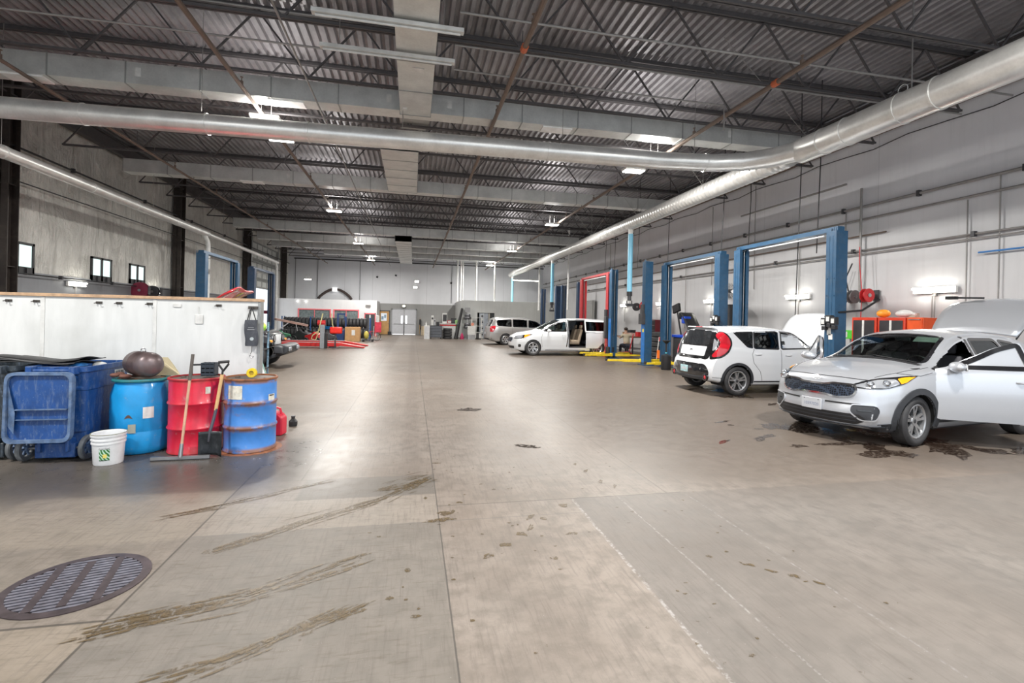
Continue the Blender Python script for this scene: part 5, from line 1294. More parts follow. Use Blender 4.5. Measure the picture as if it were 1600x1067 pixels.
def chest(name,lab,x,y,w,d,h,mat,rows,cat='tool chest',front=-1,dmat=None,z=0):
    o=thing(name,lab,cat,(x,y,z)); MB().box(-d/2,d/2,-w/2,w/2,.12,h).build('cabinet',mat,o,bevel=.008)
    hh=(h-.16)/rows
    for i in range(rows):
        z0=.14+i*hh; dr=MB().box(front*(d/2+.012),front*d/2,-w/2+.02,w/2-.02,z0+.008,z0+hh-.008).build('drawer',dmat or mat,o,bevel=.003)
        MB().box(front*(d/2+.03),front*(d/2+.012),-w/2+.05,w/2-.05,z0+hh-.03,z0+hh-.015).build('drawer_pull',M_steel,dr,smooth=False)
    for (a,b) in ((-1,-1),(-1,1),(1,-1),(1,1)):
        m=MB(); m.cyl((a*(d/2-.07),b*(w/2-.07)-.02,.055),(a*(d/2-.07),b*(w/2-.07)+.02,.055),.055,n=12); m.build('caster',M_rubber,o)
    return o
M_redor=PM('orange_red_enamel',(.62,.05,.02),.35,dirt=.2); M_drk=PM('dark_drawer',(.04,.038,.042),.35)
def locker(lab,y,w,x=11.35,h=1.88):
    o=thing('tool_locker',lab,'tool chest',(x,y,0)); MB().box(-.3,.3,-w/2,w/2,.10,h).build('cabinet',M_redor,o,bevel=.01)
    MB().box(-.315,-.30,-w/2+.05,-.03,.2,h-.07).build('door',M_drk,o,bevel=.004); MB().box(-.315,-.30,.03,w/2-.05,.2,h-.07).build('door',M_drk,o,bevel=.004)
    MB().box(-.325,-.31,-.025,.025,.2,h-.07).build('door_edge',M_white,o,smooth=False)
    for a in(-1,1):
        for b in(-1,1): MB().cyl((a*.2,b*(w/2-.08),0),(a*.2,b*(w/2-.08),.1),.03,n=10).build('foot',M_black,o)
    return o
locker('tall red tool locker with two dark doors, nearest the red hose reel',9.98,.66); locker('tall red tool locker with dark doors, middle of the row behind the silver car',9.28,.66); 
o=chest('tool_chest','plain orange red side of the tool chest at the right end of the locker row',11.35,8.73,.36,.6,1.88,PM('orange_side',(.75,.09,.015),.4),5)
o=thing('supply_bag','orange and white plastic bag lying on top of the red lockers','bag',(11.25,9.52,1.89)); MB().sphere((0,.12,.09),(.13,.15,.10),14,8).build('bag_body',PM('orange_bag',(.9,.35,.03),.5),o)
o=thing('white_jug','white plastic jug lying on the red lockers beside the orange bag','jug',(11.25,9.14,1.885)); MB().sphere((0,0,.09),(.1,.20,.085),14,8).build('jug_body',M_white,o); MB().cyl((0,-.18,.09),(0,-.27,.07),.03,n=10).build('jug_neck',M_white,o)
o=thing('supply_box','small grey carton on top of the lockers at their right end','box',(11.3,8.95,1.885)); MB().cbox((0,0,.05),(.14,.14,.1)).build('box_body',PM('grey_carton',(.4,.36,.3),.7),o); MB().cbox((0,0,.101),(.03,.14,.002)).build('tape',M_white,o)
o=thing('first_aid_box','bright green wall box below the hose reels','box',(11.95,11.1,1.42)); MB().cbox((-.05,0,0),(.1,.34,.24)).build('box_body',PM('bright_green',(.10,.65,.05),.45),o,bevel=.01); MB().cbox((-.105,.12,0),(.01,.06,.16)).cbox((-.105,-.12,0),(.01,.06,.16)).build('label',M_white,o,smooth=False)
# pedestal fan on cabinet
o=thing('wall_fan','dark caged wall fan high between the second lift posts','fan',(11.5,15.85,2.85)); m=MB()
for k in range(12): m.ring([(.06+k*.022,.04*math.cos(k*.13)),(.064+k*.022,.04*math.cos(k*.13)),(.064+k*.022,.04*math.cos(k*.13)+.004)],24,(0,0,0),'X')
for k in range(16): a=k*PI/8; m.bar((-.06,0,0),(0,.32*math.cos(a),.32*math.sin(a)),.006)
m.build('fan_cage',M_dark,o); m=MB()
for k in range(4):
    a=k*PI/2; m.add([(0,.05*math.cos(a),.05*math.sin(a)),(.03,.28*math.cos(a-.3),.28*math.sin(a-.3)),(-.02,.28*math.cos(a+.4),.28*math.sin(a+.4))],[(0,1,2)])
m.build('fan_blade',M_steel,o); MB().cyl((.0,0,0),(.2,0,0),.07,n=14).bar((.15,0,0),(.45,0,-.1),.04).build('fan_motor',M_dark,o)
o=thing('steel_cabinet','tall black cabinet below the wall fan with a hanging cap','cabinet',(11.6,15.9,0)); MB().box(-.3,.3,-.38,.38,.05,2.35).build('cabinet',M_black,o,bevel=.01); MB().box(-.31,-.3,-.36,-.01,.1,2.3).build('door',M_dark,o,bevel=.003); MB().box(-.31,-.3,.01,.36,.1,2.3).build('door',M_dark,o,bevel=.003); MB().ring([(.07,0),(.09,0),(.09,.02),(.07,.02)],18,(-.34,-.15,2.1),'X').build('hanging_ring',M_white,o)

def tyre(lab,loc,rot=(0,0,0),R_=.33,W_=.2,grp=None,name='tyre',par=None):
    m=MB(); hw=W_/2; m.ring([(R_*.60,-hw*.7),(R_*.72,-hw),(R_*.93,-hw*.92),(R_,-hw*.7),(R_,hw*.7),(R_*.93,hw*.92),(R_*.72,hw),(R_*.60,hw*.7)],22,(0,0,0),'Z')
    return m
TY=tyre('',(0,0,0)).mesh('tyre_mesh',M_tire,True,40)
def put_tyre(lab,loc,rot,grp,s=1):
    o=bpy.data.objects.new('tyre',TY); COL.objects.link(o); o.location=loc; o.rotation_euler=rot; o.scale=(s,s,s); return tag(o,lab,'tyre',grp)
# balancer + tyres near post C/B
o=thing('wheel_balancer','wheel balancer with black hood and blue tray beyond the second lift','machine',(10.6,17.2,0))
MB().box(-.3,.3,-.45,.45,0,1.05).build('cabinet',M_dark,o,bevel=.03); MB().box(-.34,.34,-.5,.5,1.05,1.16).build('weight_tray',PM('royal_blue',(.01,.07,.55),.35),o,bevel=.02)
m=MB(); m.sheet(lambda u,v:(-.28+.56*v,-.35-.25+.75*math.sin(u*1.9)*.9,1.35+.75*math.sin(u*PI*.75)-.1*u),10,4); m.build('wheel_guard',M_black,o,thick=.03)
MB().cbox((0,.75,2.22),(.12,.5,.34),rx=R(-14)).build('display',M_black,o,bevel=.03); MB().bar((0,.35,1.1),(0,.70,2.15),.05).build('display_post',M_dark,o); MB().cbox((-.1,-.15,1.75),(.3,.22,.28)).build('blue_panel',PM('royal_blue',(.01,.07,.55),.35),o,bevel=.03)
for i in range(6): put_tyre('black tyre lying in the stack beside the wheel balancer',(10.0,18.2,.11+i*.205),(0,0,i),'tyres stacked by the wheel balancer')
o=thing('hand_truck','red and orange hand truck standing by the stacked tyres','trolley',(9.45,17.2,0)); MB().tube([(0,-.2,.1),(.1,-.2,1.05),(.1,.2,1.05),(0,.2,.1)],.018,8).build('frame',M_white,o); MB().cbox((.1,0,.98),(.03,.42,.16)).build('red_plate',M_red,o); MB().cbox((.03,0,.38),(.06,.34,.32)).build('orange_plate',PM('safety_orange',(.9,.18,.01),.4),o); MB().box(-.2,.02,-.2,.2,.02,.04).build('toe_plate',M_steel,o,smooth=False)
for g in(-1,1): MB().cyl((.08,g*.2,.11),(.08,g*.26,.11),.11,n=18).build('wheel',M_rubber,o)
# workbench and seated person beyond third lift
o=thing('workbench','cluttered dark workbench against the right wall beyond the tall blue lift','workbench',(11.1,23.2,0)); MB().box(-.4,.4,-1.1,1.1,.82,.88).build('bench_top',PM('bench_top_brown',(.16,.10,.06),.6),o,bevel=.005)
for a in(-1,1):
    for b in(-1,1): MB().box(a*.35-.03,a*.35+.03,b*1.0-.03,b*1.0+.03,0,.82).build('leg',M_dark,o)
MB().box(-.35,.35,-1.0,1.0,.25,.28).build('lower_shelf',M_dark,o,smooth=False)
for i,(y,dx,s,nm,mt) in enumerate([(-.8,.1,(.3,.28,.22),'red parts bin on the far workbench',M_red),(-.35,-.1,(.25,.35,.16),'pink rag box on the far workbench',PM('pale_pink',(.6,.42,.38),.7)),(.1,.1,(.3,.4,.30),'black tool case on the far workbench',M_black),(.6,0,(.2,.3,.18),'brown carton on the far workbench',PM('brown_carton',(.30,.18,.09),.7))]):
    q=thing('parts_bin',nm,'bin',(11.1+dx,23.2+y,.885)); MB().box(-s[0]/2,s[0]/2,-s[1]/2,s[1]/2,0,s[2]).build('bin_body',mt,q,bevel=.01); MB().box(-s[0]/2-.01,s[0]/2+.01,-s[1]/2-.01,s[1]/2+.01,s[2],s[2]+.015).build('rim',mt,q)
chest('tool_chest','dark red tall tool chest behind the tall blue post',11.3,20.9,.75,.5,1.75,PM('deep_red',(.18,.01,.02),.35),7,dmat=M_drk)
o=thing('floor_jack','red floor jack with upright handle beyond the tall blue lift','jack',(9.9,21.3,0)); MB().prism([(-.35,.05),(-.3,.16),(.2,.2),(.35,.12),(.35,.05)],-.12,.12,'XZ').build('jack_body',M_red,o,bevel=.01); MB().tube([(.25,0,.15),(.45,0,1.05)],.022,8).build('jack_handle',M_red,o)
for a in(-1,1): MB().cyl((-.28,a*.12,.05),(-.28,a*.16,.05),.05,n=12).cyl((.3,a*.12,.05),(.3,a*.16,.05),.05,n=12).build('wheel',M_rubber,o)
o=thing('plastic_tub','pale blue plastic tub with bottles on the floor near the workbench','tub',(9.75,22.4,0)); MB().lathe([(.17,0),(.24,.26),(.25,.27),(.22,.27),(.16,.02)],18).build('tub_body',PM('pale_blue_plastic',(.25,.45,.62),.4),o); MB().cyl((.05,.03,.05),(.05,.03,.36),.05,n=10).build('bottle',M_white,o)
# seated person
M_skin=PM('skin',(.45,.27,.19),.55); M_shirt=PM('beige_shirt',(.50,.44,.32),.8,bump=.2); M_jean=PM('dark_trousers',(.03,.035,.05),.85,bump=.2)
def skinned(name,verts,edges,rad,mat,par=None,sub=2):
    me=bpy.data.meshes.new(name); me.from_pydata(verts,edges,[]); o=bpy.data.objects.new(name,me); COL.objects.link(o)
    o.modifiers.new('skin','SKIN')
    for i,r in enumerate(rad):
        sv=me.skin_vertices[0].data[i]; sv.radius=(r,r) if not isinstance(r,tuple) else r
        sv.use_root=(i==0)
    s=o.modifiers.new('sub','SUBSURF'); s.levels=sub; s.render_levels=sub
    dg=bpy.context.evaluated_depsgraph_get(); bpy.context.view_layer.update(); ev=o.evaluated_get(bpy.context.evaluated_depsgraph_get())
    m2=bpy.data.meshes.new_from_object(ev); bpy.data.objects.remove(o)
    m2.materials.clear(); m2.materials.append(mat); m2.polygons.foreach_set('use_smooth',[True]*len(m2.polygons))
    q=bpy.data.objects.new(name,m2); COL.objects.link(q)
    if par: q.parent=par
    return q
PR=thing('person','person in a beige shirt and dark trousers sitting low, reaching toward the workbench','person',(10.2,21.7,0),R(0))
# body local: faces +y toward bench clutter
V=[(0,0,.50),(0,.02,.68),(0,.05,.88),(0,.07,1.0),(0,.10,1.08),(0,.13,1.19),(0,.14,1.28),
   (-.17,.06,.97),(-.24,.25,.82),(-.20,.46,.88),(.17,.06,.97),(.22,.28,.80),(.16,.48,.90),
   (-.10,.02,.46),(-.14,.38,.48),(-.15,.40,.10),(-.15,.48,.05),(.10,.02,.46),(.14,.38,.48),(.15,.36,.10),(.15,.44,.05)]
E_=[(0,1),(1,2),(2,3),(3,4),(4,5),(5,6),(3,7),(7,8),(8,9),(3,10),(10,11),(11,12),(0,13),(13,14),(14,15),(15,16),(0,17),(17,18),(18,19),(19,20)]
Rd=[(.15,.12),(.15,.11),(.17,.11),(.15,.09),.05,.085,.075,.065,.045,.03,.065,.045,.03,.09,.065,.045,.04,.09,.065,.045,.04]
skinned('body',V,E_,Rd,M_skin,PR)
skinned('shirt',[V[0],V[1],V[2],V[3],V[7],(-.22,.19,.87),V[10],(.20,.20,.87)],[(0,1),(1,2),(2,3),(3,4),(4,5),(3,6),(6,7)],[(.165,.135),(.17,.13),(.19,.13),(.16,.10),.085,.07,.085,.07],M_shirt,PR)
skinned('trousers',[V[0],V[13],V[14],(-.15,.40,.14),V[17],V[18],(.15,.36,.14)],[(0,1),(1,2),(2,3),(0,4),(4,5),(5,6)],[(.16,.13),.11,.085,.065,.11,.085,.065],M_jean,PR)
m=MB().sphere((0,.115,1.27),(.092,.105,.085),16,10); m.build('hair',PM('dark_hair',(.03,.02,.015),.8),PR)
for g in(-1,1):
    MB().sphere((g*.035,.215,1.235),(.012,.008,.008),8,6).build('eye',M_black,PR); h=MB()
    base=Vector((-.20,.46,.88)) if g<0 else Vector((.16,.48,.90))
    for k in range(4): a=base+Vector(((k-1.5)*.017,.03,0)); h.tube([a,a+Vector((0,.04,-.006)),a+Vector((0,.065+.004*(k%3),-.03))],[.009,.008,.007],6)
    h.tube([base+Vector((-g*.03,.0,0)),base+Vector((-g*.05,.03,-.015)),base+Vector((-g*.045,.05,-.03))],[.011,.009,.008],6); h.sphere(tuple(base+Vector((0,.01,0))),(.04,.045,.018),10,6); h.build('hand',M_skin,PR)
    MB().prism([(.33,.0),(.33,.09),(.42,.10),(.56,.04),(.57,0)],g*.15-.045,g*.15+.045,'YZ').build('shoe',M_black,PR,bevel=.015)
MB().sphere((0,.225,1.20),(.014,.02,.016),8,6).build('nose',M_skin,PR)
o=thing('work_stool','low black rolling work stool under the seated person','stool',(10.2,21.68,0)); MB().lathe([(0.001,.37),(.17,.37),(.18,.34),(.17,.32),(.001,.32)],20).build('seat',M_black,o); MB().cyl((0,0,.06),(0,0,.33),.025,n=10).build('post',M_steel,o)
for k in range(5):
    a=k*2*PI/5; MB().bar((0,0,.08),(.2*math.cos(a),.2*math.sin(a),.06),.025).sphere((.2*math.cos(a),.2*math.sin(a),.03),.03,8,6).build('leg',M_dark,o)
# misc small on floor right
o=thing('oil_drain','tall black oil drain can with funnel beside the second lift','can',(8.62,15.2,0)); MB().lathe([(.16,0),(.17,.02),(.17,.5),(.03,.55),(.03,.9),(.14,1.0),(.14,1.02)],18).build('tank',M_black,o); MB().lathe([(.03,.56),(.035,.60),(.025,.61)],12).build('collar',PM('cyan_collar',(.1,.5,.6),.4),o)
o=thing('cardboard_sheet','grey notice board panel hung behind the farther right lifts','board',(11.8,31.5,1.75)); MB().box(-.02,.02,-1.4,1.2,0,1.25).build('board',PM('board_grey',(.28,.28,.27),.6),o,smooth=False); MB().box(-.04,.04,-1.45,1.25,-.05,0).build('frame',M_dark,o,smooth=False)
o=thing('carton','brown carton on a shelf below the grey board','box',(11.5,31.0,1.42)); MB().box(-.2,.2,-.45,.45,0,.33).build('carton_body',PM('carton_brown',(.45,.24,.10),.7),o,bevel=.005); MB().box(-.202,.202,-.03,.03,.0,.332).build('tape',M_white,o,smooth=False)
o=thing('storage_rack','steel storage rack with dark bins under the grey board','rack',(11.5,31,0))
for a in(-.22,.22):
    for b in(-1.4,1.4): MB().box(a-.02,a+.02,b-.02,b+.02,0,1.42).build('leg',M_steel,o,smooth=False)
for z in (.3,.85,1.38): MB().box(-.25,.25,-1.42,1.42,z,z+.03).build('shelf',M_steel,o,smooth=False)
for k in range(6):
    q=thing('storage_bin','dark storage bin on the rack under the grey board','bin',(11.5,29.9+k*.45,.885 if k%2 else .335),group='dark bins on the far rack'); MB().box(-.18,.18,-.17,.17,0,.26).build('bin_body',M_black,q,bevel=.01); MB().box(-.2,.2,-.19,.19,.26,.28).build('rim',M_dark,q)
# ------------------------------------------------------------------ white partition with timber cap
def panelmat():
    m,nt=newmat('white_wall_panel'); t=NT(nt); c=t.coord(); sp=t.n('ShaderNodeSeparateXYZ'); t.L(c,sp.inputs[0])
    cc=t.mix(t.ramp(t.noise(t.coord(scale=(3,3,.6)),2,6,.6),[(.3,0),(.7,1)]),(.68,.69,.68),(.78,.79,.78))
    cc=t.mix(t.math('MULTIPLY',t.ramp(t.noise(c,1.3,5),[(.5,0),(.75,1)]),.35),cc,(.42,.42,.39))
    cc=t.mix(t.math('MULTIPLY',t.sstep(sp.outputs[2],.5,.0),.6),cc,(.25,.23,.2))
    t.bsdf(cc,.4); return m
PA=thing('partition','long white panelled partition with timber cap behind the bins and drums','partition',(0,7.3,0))
MB().box(-8.5,-2.12,0,.12,0,1.815).build('panel',panelmat(),PA,smooth=False)
m=MB(); m.box(-8.5,-2.08,-.03,.15,1.815,1.855); m.build('timber_cap',M_wood,PA,bevel=.004)
MB().box(-2.12,-2.085,-.012,.132,0,1.815).build('end_post',PM('grey_post',(.30,.31,.31),.5),PA,smooth=False)
for x in (-7.1,-4.68,-3.40): MB().box(x-.022,x+.022,-.008,0,0,1.81).build('batten',M_white,PA,smooth=False)
M_hook=PM('hook_metal',(.10,.09,.08),.4,.6)
for i,x in enumerate((-5.05,-4.75,-4.05,-3.82,-3.46,-2.62)):
    h=MB().box(x-.035,x+.035,-.012,-.002,1.735,1.765).tube([(x,-.01,1.75),(x,-.05,1.735),(x+.01,-.065,1.76)],.006,6).tube([(x-.02,-.01,1.75),(x-.04,-.04,1.74)],.006,6); h.build('coat_hook',M_hook,PA)
for x,z0,z1 in ((-3.13,1.71,1.76),(-2.86,1.49,1.62)):
    MB().box(x-.05,x+.05,-.015,-.002,z0,z1).build('white_bracket',M_white,PA,bevel=.01)
MB().tube([(-2.86,-.01,1.62),(-2.87,-.012,1.73)],.003,4).build('wire',M_white,PA)
o=thing('hook_bracket','small dark hook plate holding the grey bag on the partition','hook',(-2.18,7.285,1.73)); MB().box(-.06,.06,-.02,.01,-.02,.02).build('hook_plate',M_hook,o,smooth=False); MB().tube([(0,-.02,0),(0,-.06,-.02),(0,-.07,.01)],.006,6).build('hook_arm',M_hook,o)
B=thing('hanging_bag','dark grey draw bag with pale round emblem hanging on the partition','bag',(-2.18,7.22,1.2))
def bag(u,v):
    a=2*PI*u; z=.0+.36*v; w=.085*(1-.18*abs(v-.45)**1.5)*(1 if v>.04 else .93); return (w*math.cos(a)+.01*math.sin(6*v+a*2),.035*math.sin(a)*(1-.3*v),z)
MB().sheet(bag,24,10).add([bag(k/24,0) for k in range(24)],[list(range(24))[::-1]]).add([bag(k/24,1) for k in range(24)],[list(range(24))]).build('bag_body',PM('grey_blue_canvas',(.06,.065,.08),.8,bump=.4,dirt=.5,dirtcol=(.22,.23,.25)),B)
MB().cyl((.02,-.036,.10),(.02,-.042,.10),.024,n=18).build('emblem',PM('pale_emblem',(.45,.5,.52),.6),B)
MB().box(-.04,.05,-.0365,-.034,.22,.235).box(-.03,.04,-.0365,-.034,.25,.26).build('faded_print',PM('faded_print',(.25,.26,.28),.7),B,smooth=False)
MB().tube([(-.05,0,.36),(-.02,0,.50),(.0,.0,.54),(.03,0,.44),(.055,0,.36)],.007,6).tube([(-.03,0,.36),(0,.0,.53)],.006,6).build('strap',M_black,B)
o=thing('j_hook','small steel hook dangling below the grey bag','hook',(-2.17,7.22,1.04)); MB().tube([(0,0,.16),(0,0,.08),(-.015,0,.05)],.004,6).build('cord',M_hook,o); MB().tube(arc((0,0,.02),.022,130,370,10),.006,6).build('hook_curve',M_steel,o)
# ---------- drums
def drum_mat(name,col,rust,rz,under=.5):
    m,nt=newmat(name); t=NT(nt); c=t.coord(); sp=t.n('ShaderNodeSeparateXYZ'); t.L(c,sp.inputs[0])
    n=t.noise(c,4,6,.65,.3); n2=t.noise(c,13,6,.7)
    cc=t.mix(t.ramp(n,[(.3,0),(.7,1)]),tuple(x*.85 for x in col),tuple(min(1,x*1.12) for x in col))
    cc=t.mix(t.math('MULTIPLY',t.ramp(n2,[(.60,0),(.70,1)]),.35),cc,(.35,.36,.38))
    z=sp.outputs[2]; rm=None
    for zz,w in rz:
        d=t.sstep(t.math('ABSOLUTE',t.math('SUBTRACT',z,zz)),w,w*.2)
        rm=d if rm is None else t.math('MAXIMUM',rm,d)
    if rm is not None:
        side=t.sstep(sp.outputs[0],.12,-.28)
        k=t.math('MULTIPLY',rm,t.ramp(t.noise(c,5,6,.7),[(.36,0),(.50,1)]))
        big=t.math('MULTIPLY',side,t.ramp(t.noise(c,3.3,6,.7,.4),[(.50,0),(.57,1)]))
        k=t.math('MULTIPLY',t.math('MAXIMUM',k,t.math('MULTIPLY',big,t.sstep(z,.2,.6))),rust)
        cc=t.mix(k,cc,t.mix(n2,(.13,.05,.02),(.36,.16,.07)))
    t.bsdf(cc,.36,0,t.bump(n2,.15,.004),.15); return m
def steel_drum(lab,x,y,mat,rimmat,lidmat):
    o=thing('steel_drum',lab,'drum',(x,y,0)); r=.288
    P=[(.0005,.0),(r-.01,.0),(r+.004,.008),(r+.004,.022),(r-.004,.03),(r-.004,.275),(r+.008,.287),(r+.010,.296),(r+.008,.305),(r-.004,.317),(r-.004,.565),(r+.008,.577),(r+.010,.586),(r+.008,.595),(r-.004,.607),(r-.004,.855)]
    MB().lathe(P,56).build('drum_shell',mat,o,ang=60)
    MB().ring([(r-.012,.855),(r+.006,.855),(r+.010,.868),(r+.004,.88),(r-.012,.88)],56).build('top_rim',rimmat,o)
    MB().lathe([(r-.01,.862),(.0005,.860)],48).cyl((-.17,.05,.860),(-.17,.05,.874),.03,n=14).cyl((.18,-.08,.860),(.18,-.08,.872),.02,n=12).build('lid',lidmat,o)
    return o
M_rust=PM('rust',(.26,.10,.045),.7,var=.4,scale=14,bump=.4); M_lid=PM('grimy_lid',(.10,.075,.06),.5,.2,var=.4,scale=10,dirt=.6)
D3=steel_drum('blue steel drum with rust patches and paper label, right end of the drum row',-1.925,6.42,drum_mat('blue_rusty_drum',(.055,.22,.60),.95,[(.02,.05),(.29,.05),(.58,.05),(.85,.05)],.6),M_rust,M_lid)
D2=steel_drum('red steel drum between the two blue drums',-2.53,6.44,drum_mat('red_drum_paint',(.62,.015,.045),.25,[(.0,.10),(.86,.05)],.2),PM('red_rim',(.45,.02,.03),.5,dirt=.5),M_lid)
def decal(par,r,a0,a1,z0,z1,mat,name='paper_label',lab=None):
    m=MB(); m.sheet(lambda u,v:(r*math.cos(R(a0+(a1-a0)*u)),r*math.sin(R(a0+(a1-a0)*u)),z0+(z1-z0)*v),8,2); return m.build(name,mat,par,label=lab)
M_paper=PM('worn_paper',(.68,.66,.58),.7,var=.2,scale=20,dirt=.5,dirtcol=(.40,.28,.15))
decal(D3,.2875,-128,-92,.64,.80,M_paper); decal(D3,.2875,-33,-12,.60,.68,M_paper); decal(D3,.290,-30,-16,.66,.672,M_black,'label_bar'); decal(D2,.2875,-52,-41,.70,.78,M_paper)
MB().lathe([(.36,.0),(.34,.003),(.0005,.004)],30).build('rust_ring',M_rust,D3)
# plastic drum
D1=thing('plastic_drum','sky blue plastic drum with white sticker beside the white bucket','drum',(-3.145,6.50,0)); r=.295
P=[(.001,.0),(r-.05,.0),(r-.022,.015),(r-.005,.08),(r,.25),(r-.004,.262),(r-.004,.272),(r+.001,.285),(r+.004,.5),(r,.68),(r-.02,.76),(r-.045,.82),(r-.05,.835)]
MB().lathe(P,56).build('drum_shell',drum_mat('sky_blue_drum',(.01,.29,.66),0,[],0),D1,ang=60)
MB().ring([(r-.06,.83),(r-.015,.832),(r-.008,.845),(r-.012,.862),(r-.06,.862)],56).build('top_rim',PM('teal_rim',(.02,.20,.22),.5,dirt=.5),D1); MB().lathe([(r-.055,.852),(.0005,.85)],40).build('lid',PM('rusty_lid',(.24,.13,.08),.6,var=.3,scale=10),D1)
decal(D1,r+.006,-62,-42,.42,.55,M_white,'white_sticker'); decal(D1,r+.006,-88,-74,.26,.36,PM('tan_residue',(.32,.33,.28),.7),'label_residue'); 
m=MB(); m.sheet(lambda u,v:((r+.006)*math.cos(R(-96+16*u)),(r+.006)*math.sin(R(-96+16*u)),.42+.05*math.sin(u*3)*(.3+v*.7)),6,2); m.build('torn_label',PM('torn_label',(.10,.06,.05),.8),D1)
# air tank on the plastic drum
o=thing('air_tank','brown and grey steel pressure tank lying on the sky blue drum','tank',(-3.13,6.48,.862))
m=MB(); m.M=Matrix.Translation((0,0,.145))@Matrix.Rotation(R(-42),4,'Z'); prof=[(.001,-.24),(.06,-.232),(.11,-.20),(.128,-.15),(.130,-.06),(.133,-.055),(.133,-.045),(.130,-.04),(.130,.15),(.11,.20),(.06,.232),(.001,.24)]
m.lathe(prof,32,(0,0,0),'X'); m.build('tank_shell',PM('brown_purple_steel',(.14,.10,.10),.38,.35,var=.5,scale=5,dirt=.6,dirtcol=(.18,.17,.19)),o,ang=60)
o.scale=(1.12,1.12,1.12); MB().tube(arc((0.0,0,.29),.022,0,350,12),.006,6).build('lifting_eye',M_steel,o); m=MB(); m.M=Matrix.Rotation(R(-42),4,'Z'); m.cbox((-.1,0,.012),(.04,.2,.024)); m.cbox((.13,0,.012),(.04,.2,.024)); m.build('tank_foot',M_lid,o)
o=thing('rag_pile','dirty brown rag heap beside the tank on the sky blue drum','rag',(-3.29,6.38,.862)); m=MB()
for k in range(6): m.sphere((random.uniform(-.06,.06),random.uniform(-.05,.05),.02+random.random()*.03),(.05,.04,.025),10,6)
m.build('rag',PM('brown_rag',(.17,.075,.055),.9,bump=.5),o)
o=thing('cardboard_piece','cream piece of card leaning behind the pressure tank','card',(-2.95,6.66,.862)); m=MB(); m.add([(-.16,.04,0),(.14,0,0),(.12,.02,.03),(.06,.03,.12),(-.02,.05,.22),(-.14,.06,.22)],[(0,1,2,3,4,5)]); m.build('card',PM('cream_card',(.60,.52,.34),.8),o,smooth=False,thick=.006)
# crate with battery, on red drum
o=thing('plastic_crate','black slatted plastic crate standing on the red drum','crate',(-2.42,6.50,.882)); m=MB(); w,d,h=.15,.13,.15
for z in (0,.05,.10,.145): m.box(-w/2,w/2,-d/2,-d/2+.008,z,z+.035 if z<.14 else z+.012); m.box(-w/2,w/2,d/2-.008,d/2,z,z+.035 if z<.14 else z+.012); m.box(-w/2,-w/2+.008,-d/2,d/2,z,z+.035 if z<.14 else z+.012); m.box(w/2-.008,w/2,-d/2,d/2,z,z+.035 if z<.14 else z+.012)
for x in (-.07,-.025,.025,.07): m.box(x-.004,x+.004,-d/2-.002,d/2+.002,0,.157)
m.box(-w/2,w/2,-d/2,d/2,0,.008); m.build('crate_body',PM('blue_black_plastic',(.025,.035,.05),.4),o,smooth=False)
MB().bar((-.20,-.02,.13),(-.07,-.02,.135),.03,.02).bar((-.19,-.02,.01),(-.19,-.02,.13),.02).build('crate_handle',M_black,o); MB().sphere((.05,-.04,.01),.015,8,6).build('clip',M_white,o)
o=thing('tape_roll','yellow plastic spool standing on the rusty blue drum','spool',(-1.885,6.30,.935)); MB().ring([(.028,-.025),(.052,-.025),(.056,-.02),(.052,-.012),(.044,-.01),(.044,.01),(.052,.012),(.056,.02),(.052,.025),(.028,.025)],28,(0,0,0),'Y').build('spool_body',M_yel,o); MB().cyl((0,-.012,0),(0,.012,0),.028,n=18).build('spool_hub',PM('mustard',(.4,.27,.02),.5),o)
# bucket
o=thing('plastic_bucket','white plastic bucket with green leaf label in front of the sky blue drum','bucket',(-3.20,5.98,0))
MB().lathe([(.001,0),(.125,.0),(.13,.01),(.142,.22),(.150,.222),(.150,.238),(.143,.24),(.144,.258),(.153,.26),(.153,.275),(.145,.277),(.146,.30),(.156,.302),(.158,.325),(.150,.33),(.138,.325),(.12,.02),(.001,.015)],48).build('bucket_body',PM('white_plastic',(.78,.79,.80),.35,dirt=.12),o,ang=45)
MB().ring([(.151,.327),(.159,.327),(.159,.331),(.151,.331)],48).build('rim_line',PM('olive_rim',(.25,.25,.15),.5),o)
def cone_decal(par,z0,z1,a0,a1,mat,name,off=.003,n=8):
    rr=lambda z:.13+(.142-.13)*(z-.01)/.21+off
    m=MB(); m.sheet(lambda u,v:(rr(z0+(z1-z0)*v)*math.cos(R(a0+(a1-a0)*u)),rr(z0+(z1-z0)*v)*math.sin(R(a0+(a1-a0)*u)),z0+(z1-z0)*v),n,2); return m.build(name,mat,par)
def leafmat():
    m,nt=newmat('leaf_label'); t=NT(nt); c=t.coord(); w=t.n('ShaderNodeTexWave'); t.L(t.coord(rot=(.6,.4,.3)),w.inputs[0]); w.inputs['Scale'].default_value=14; w.inputs['Distortion'].default_value=6
    cc=t.ramp(w.outputs[1],[(.1,(.03,.12,.03)),(.45,(.10,.38,.10)),(.75,(.30,.55,.35)),(.95,(.6,.75,.7))]); t.bsdf(cc,.4); return m
lb=cone_decal(o,.055,.175,-96,-58,leafmat(),'leaf_label'); cone_decal(lb,.085,.125,-82,-68,PM('label_yellow',(.75,.62,.15),.5),'label_sun',.0045); cone_decal(lb,.058,.064,-94,-60,M_black,'label_line',.0045)
for k,(a,ch) in enumerate(zip((-92,-88,-84,-80,-74,-70,-66,-62),'Ever Roof')): pass
tx=text('Ever Leaf',.024,M_dark,o,(0,0,0),(0,0,0),'bucket_lettering',.0006)
a=R(-77); tx.location=(.1445*math.cos(a),.1445*math.sin(a),.185); tx.rotation_euler=(R(90),0,a+PI/2)
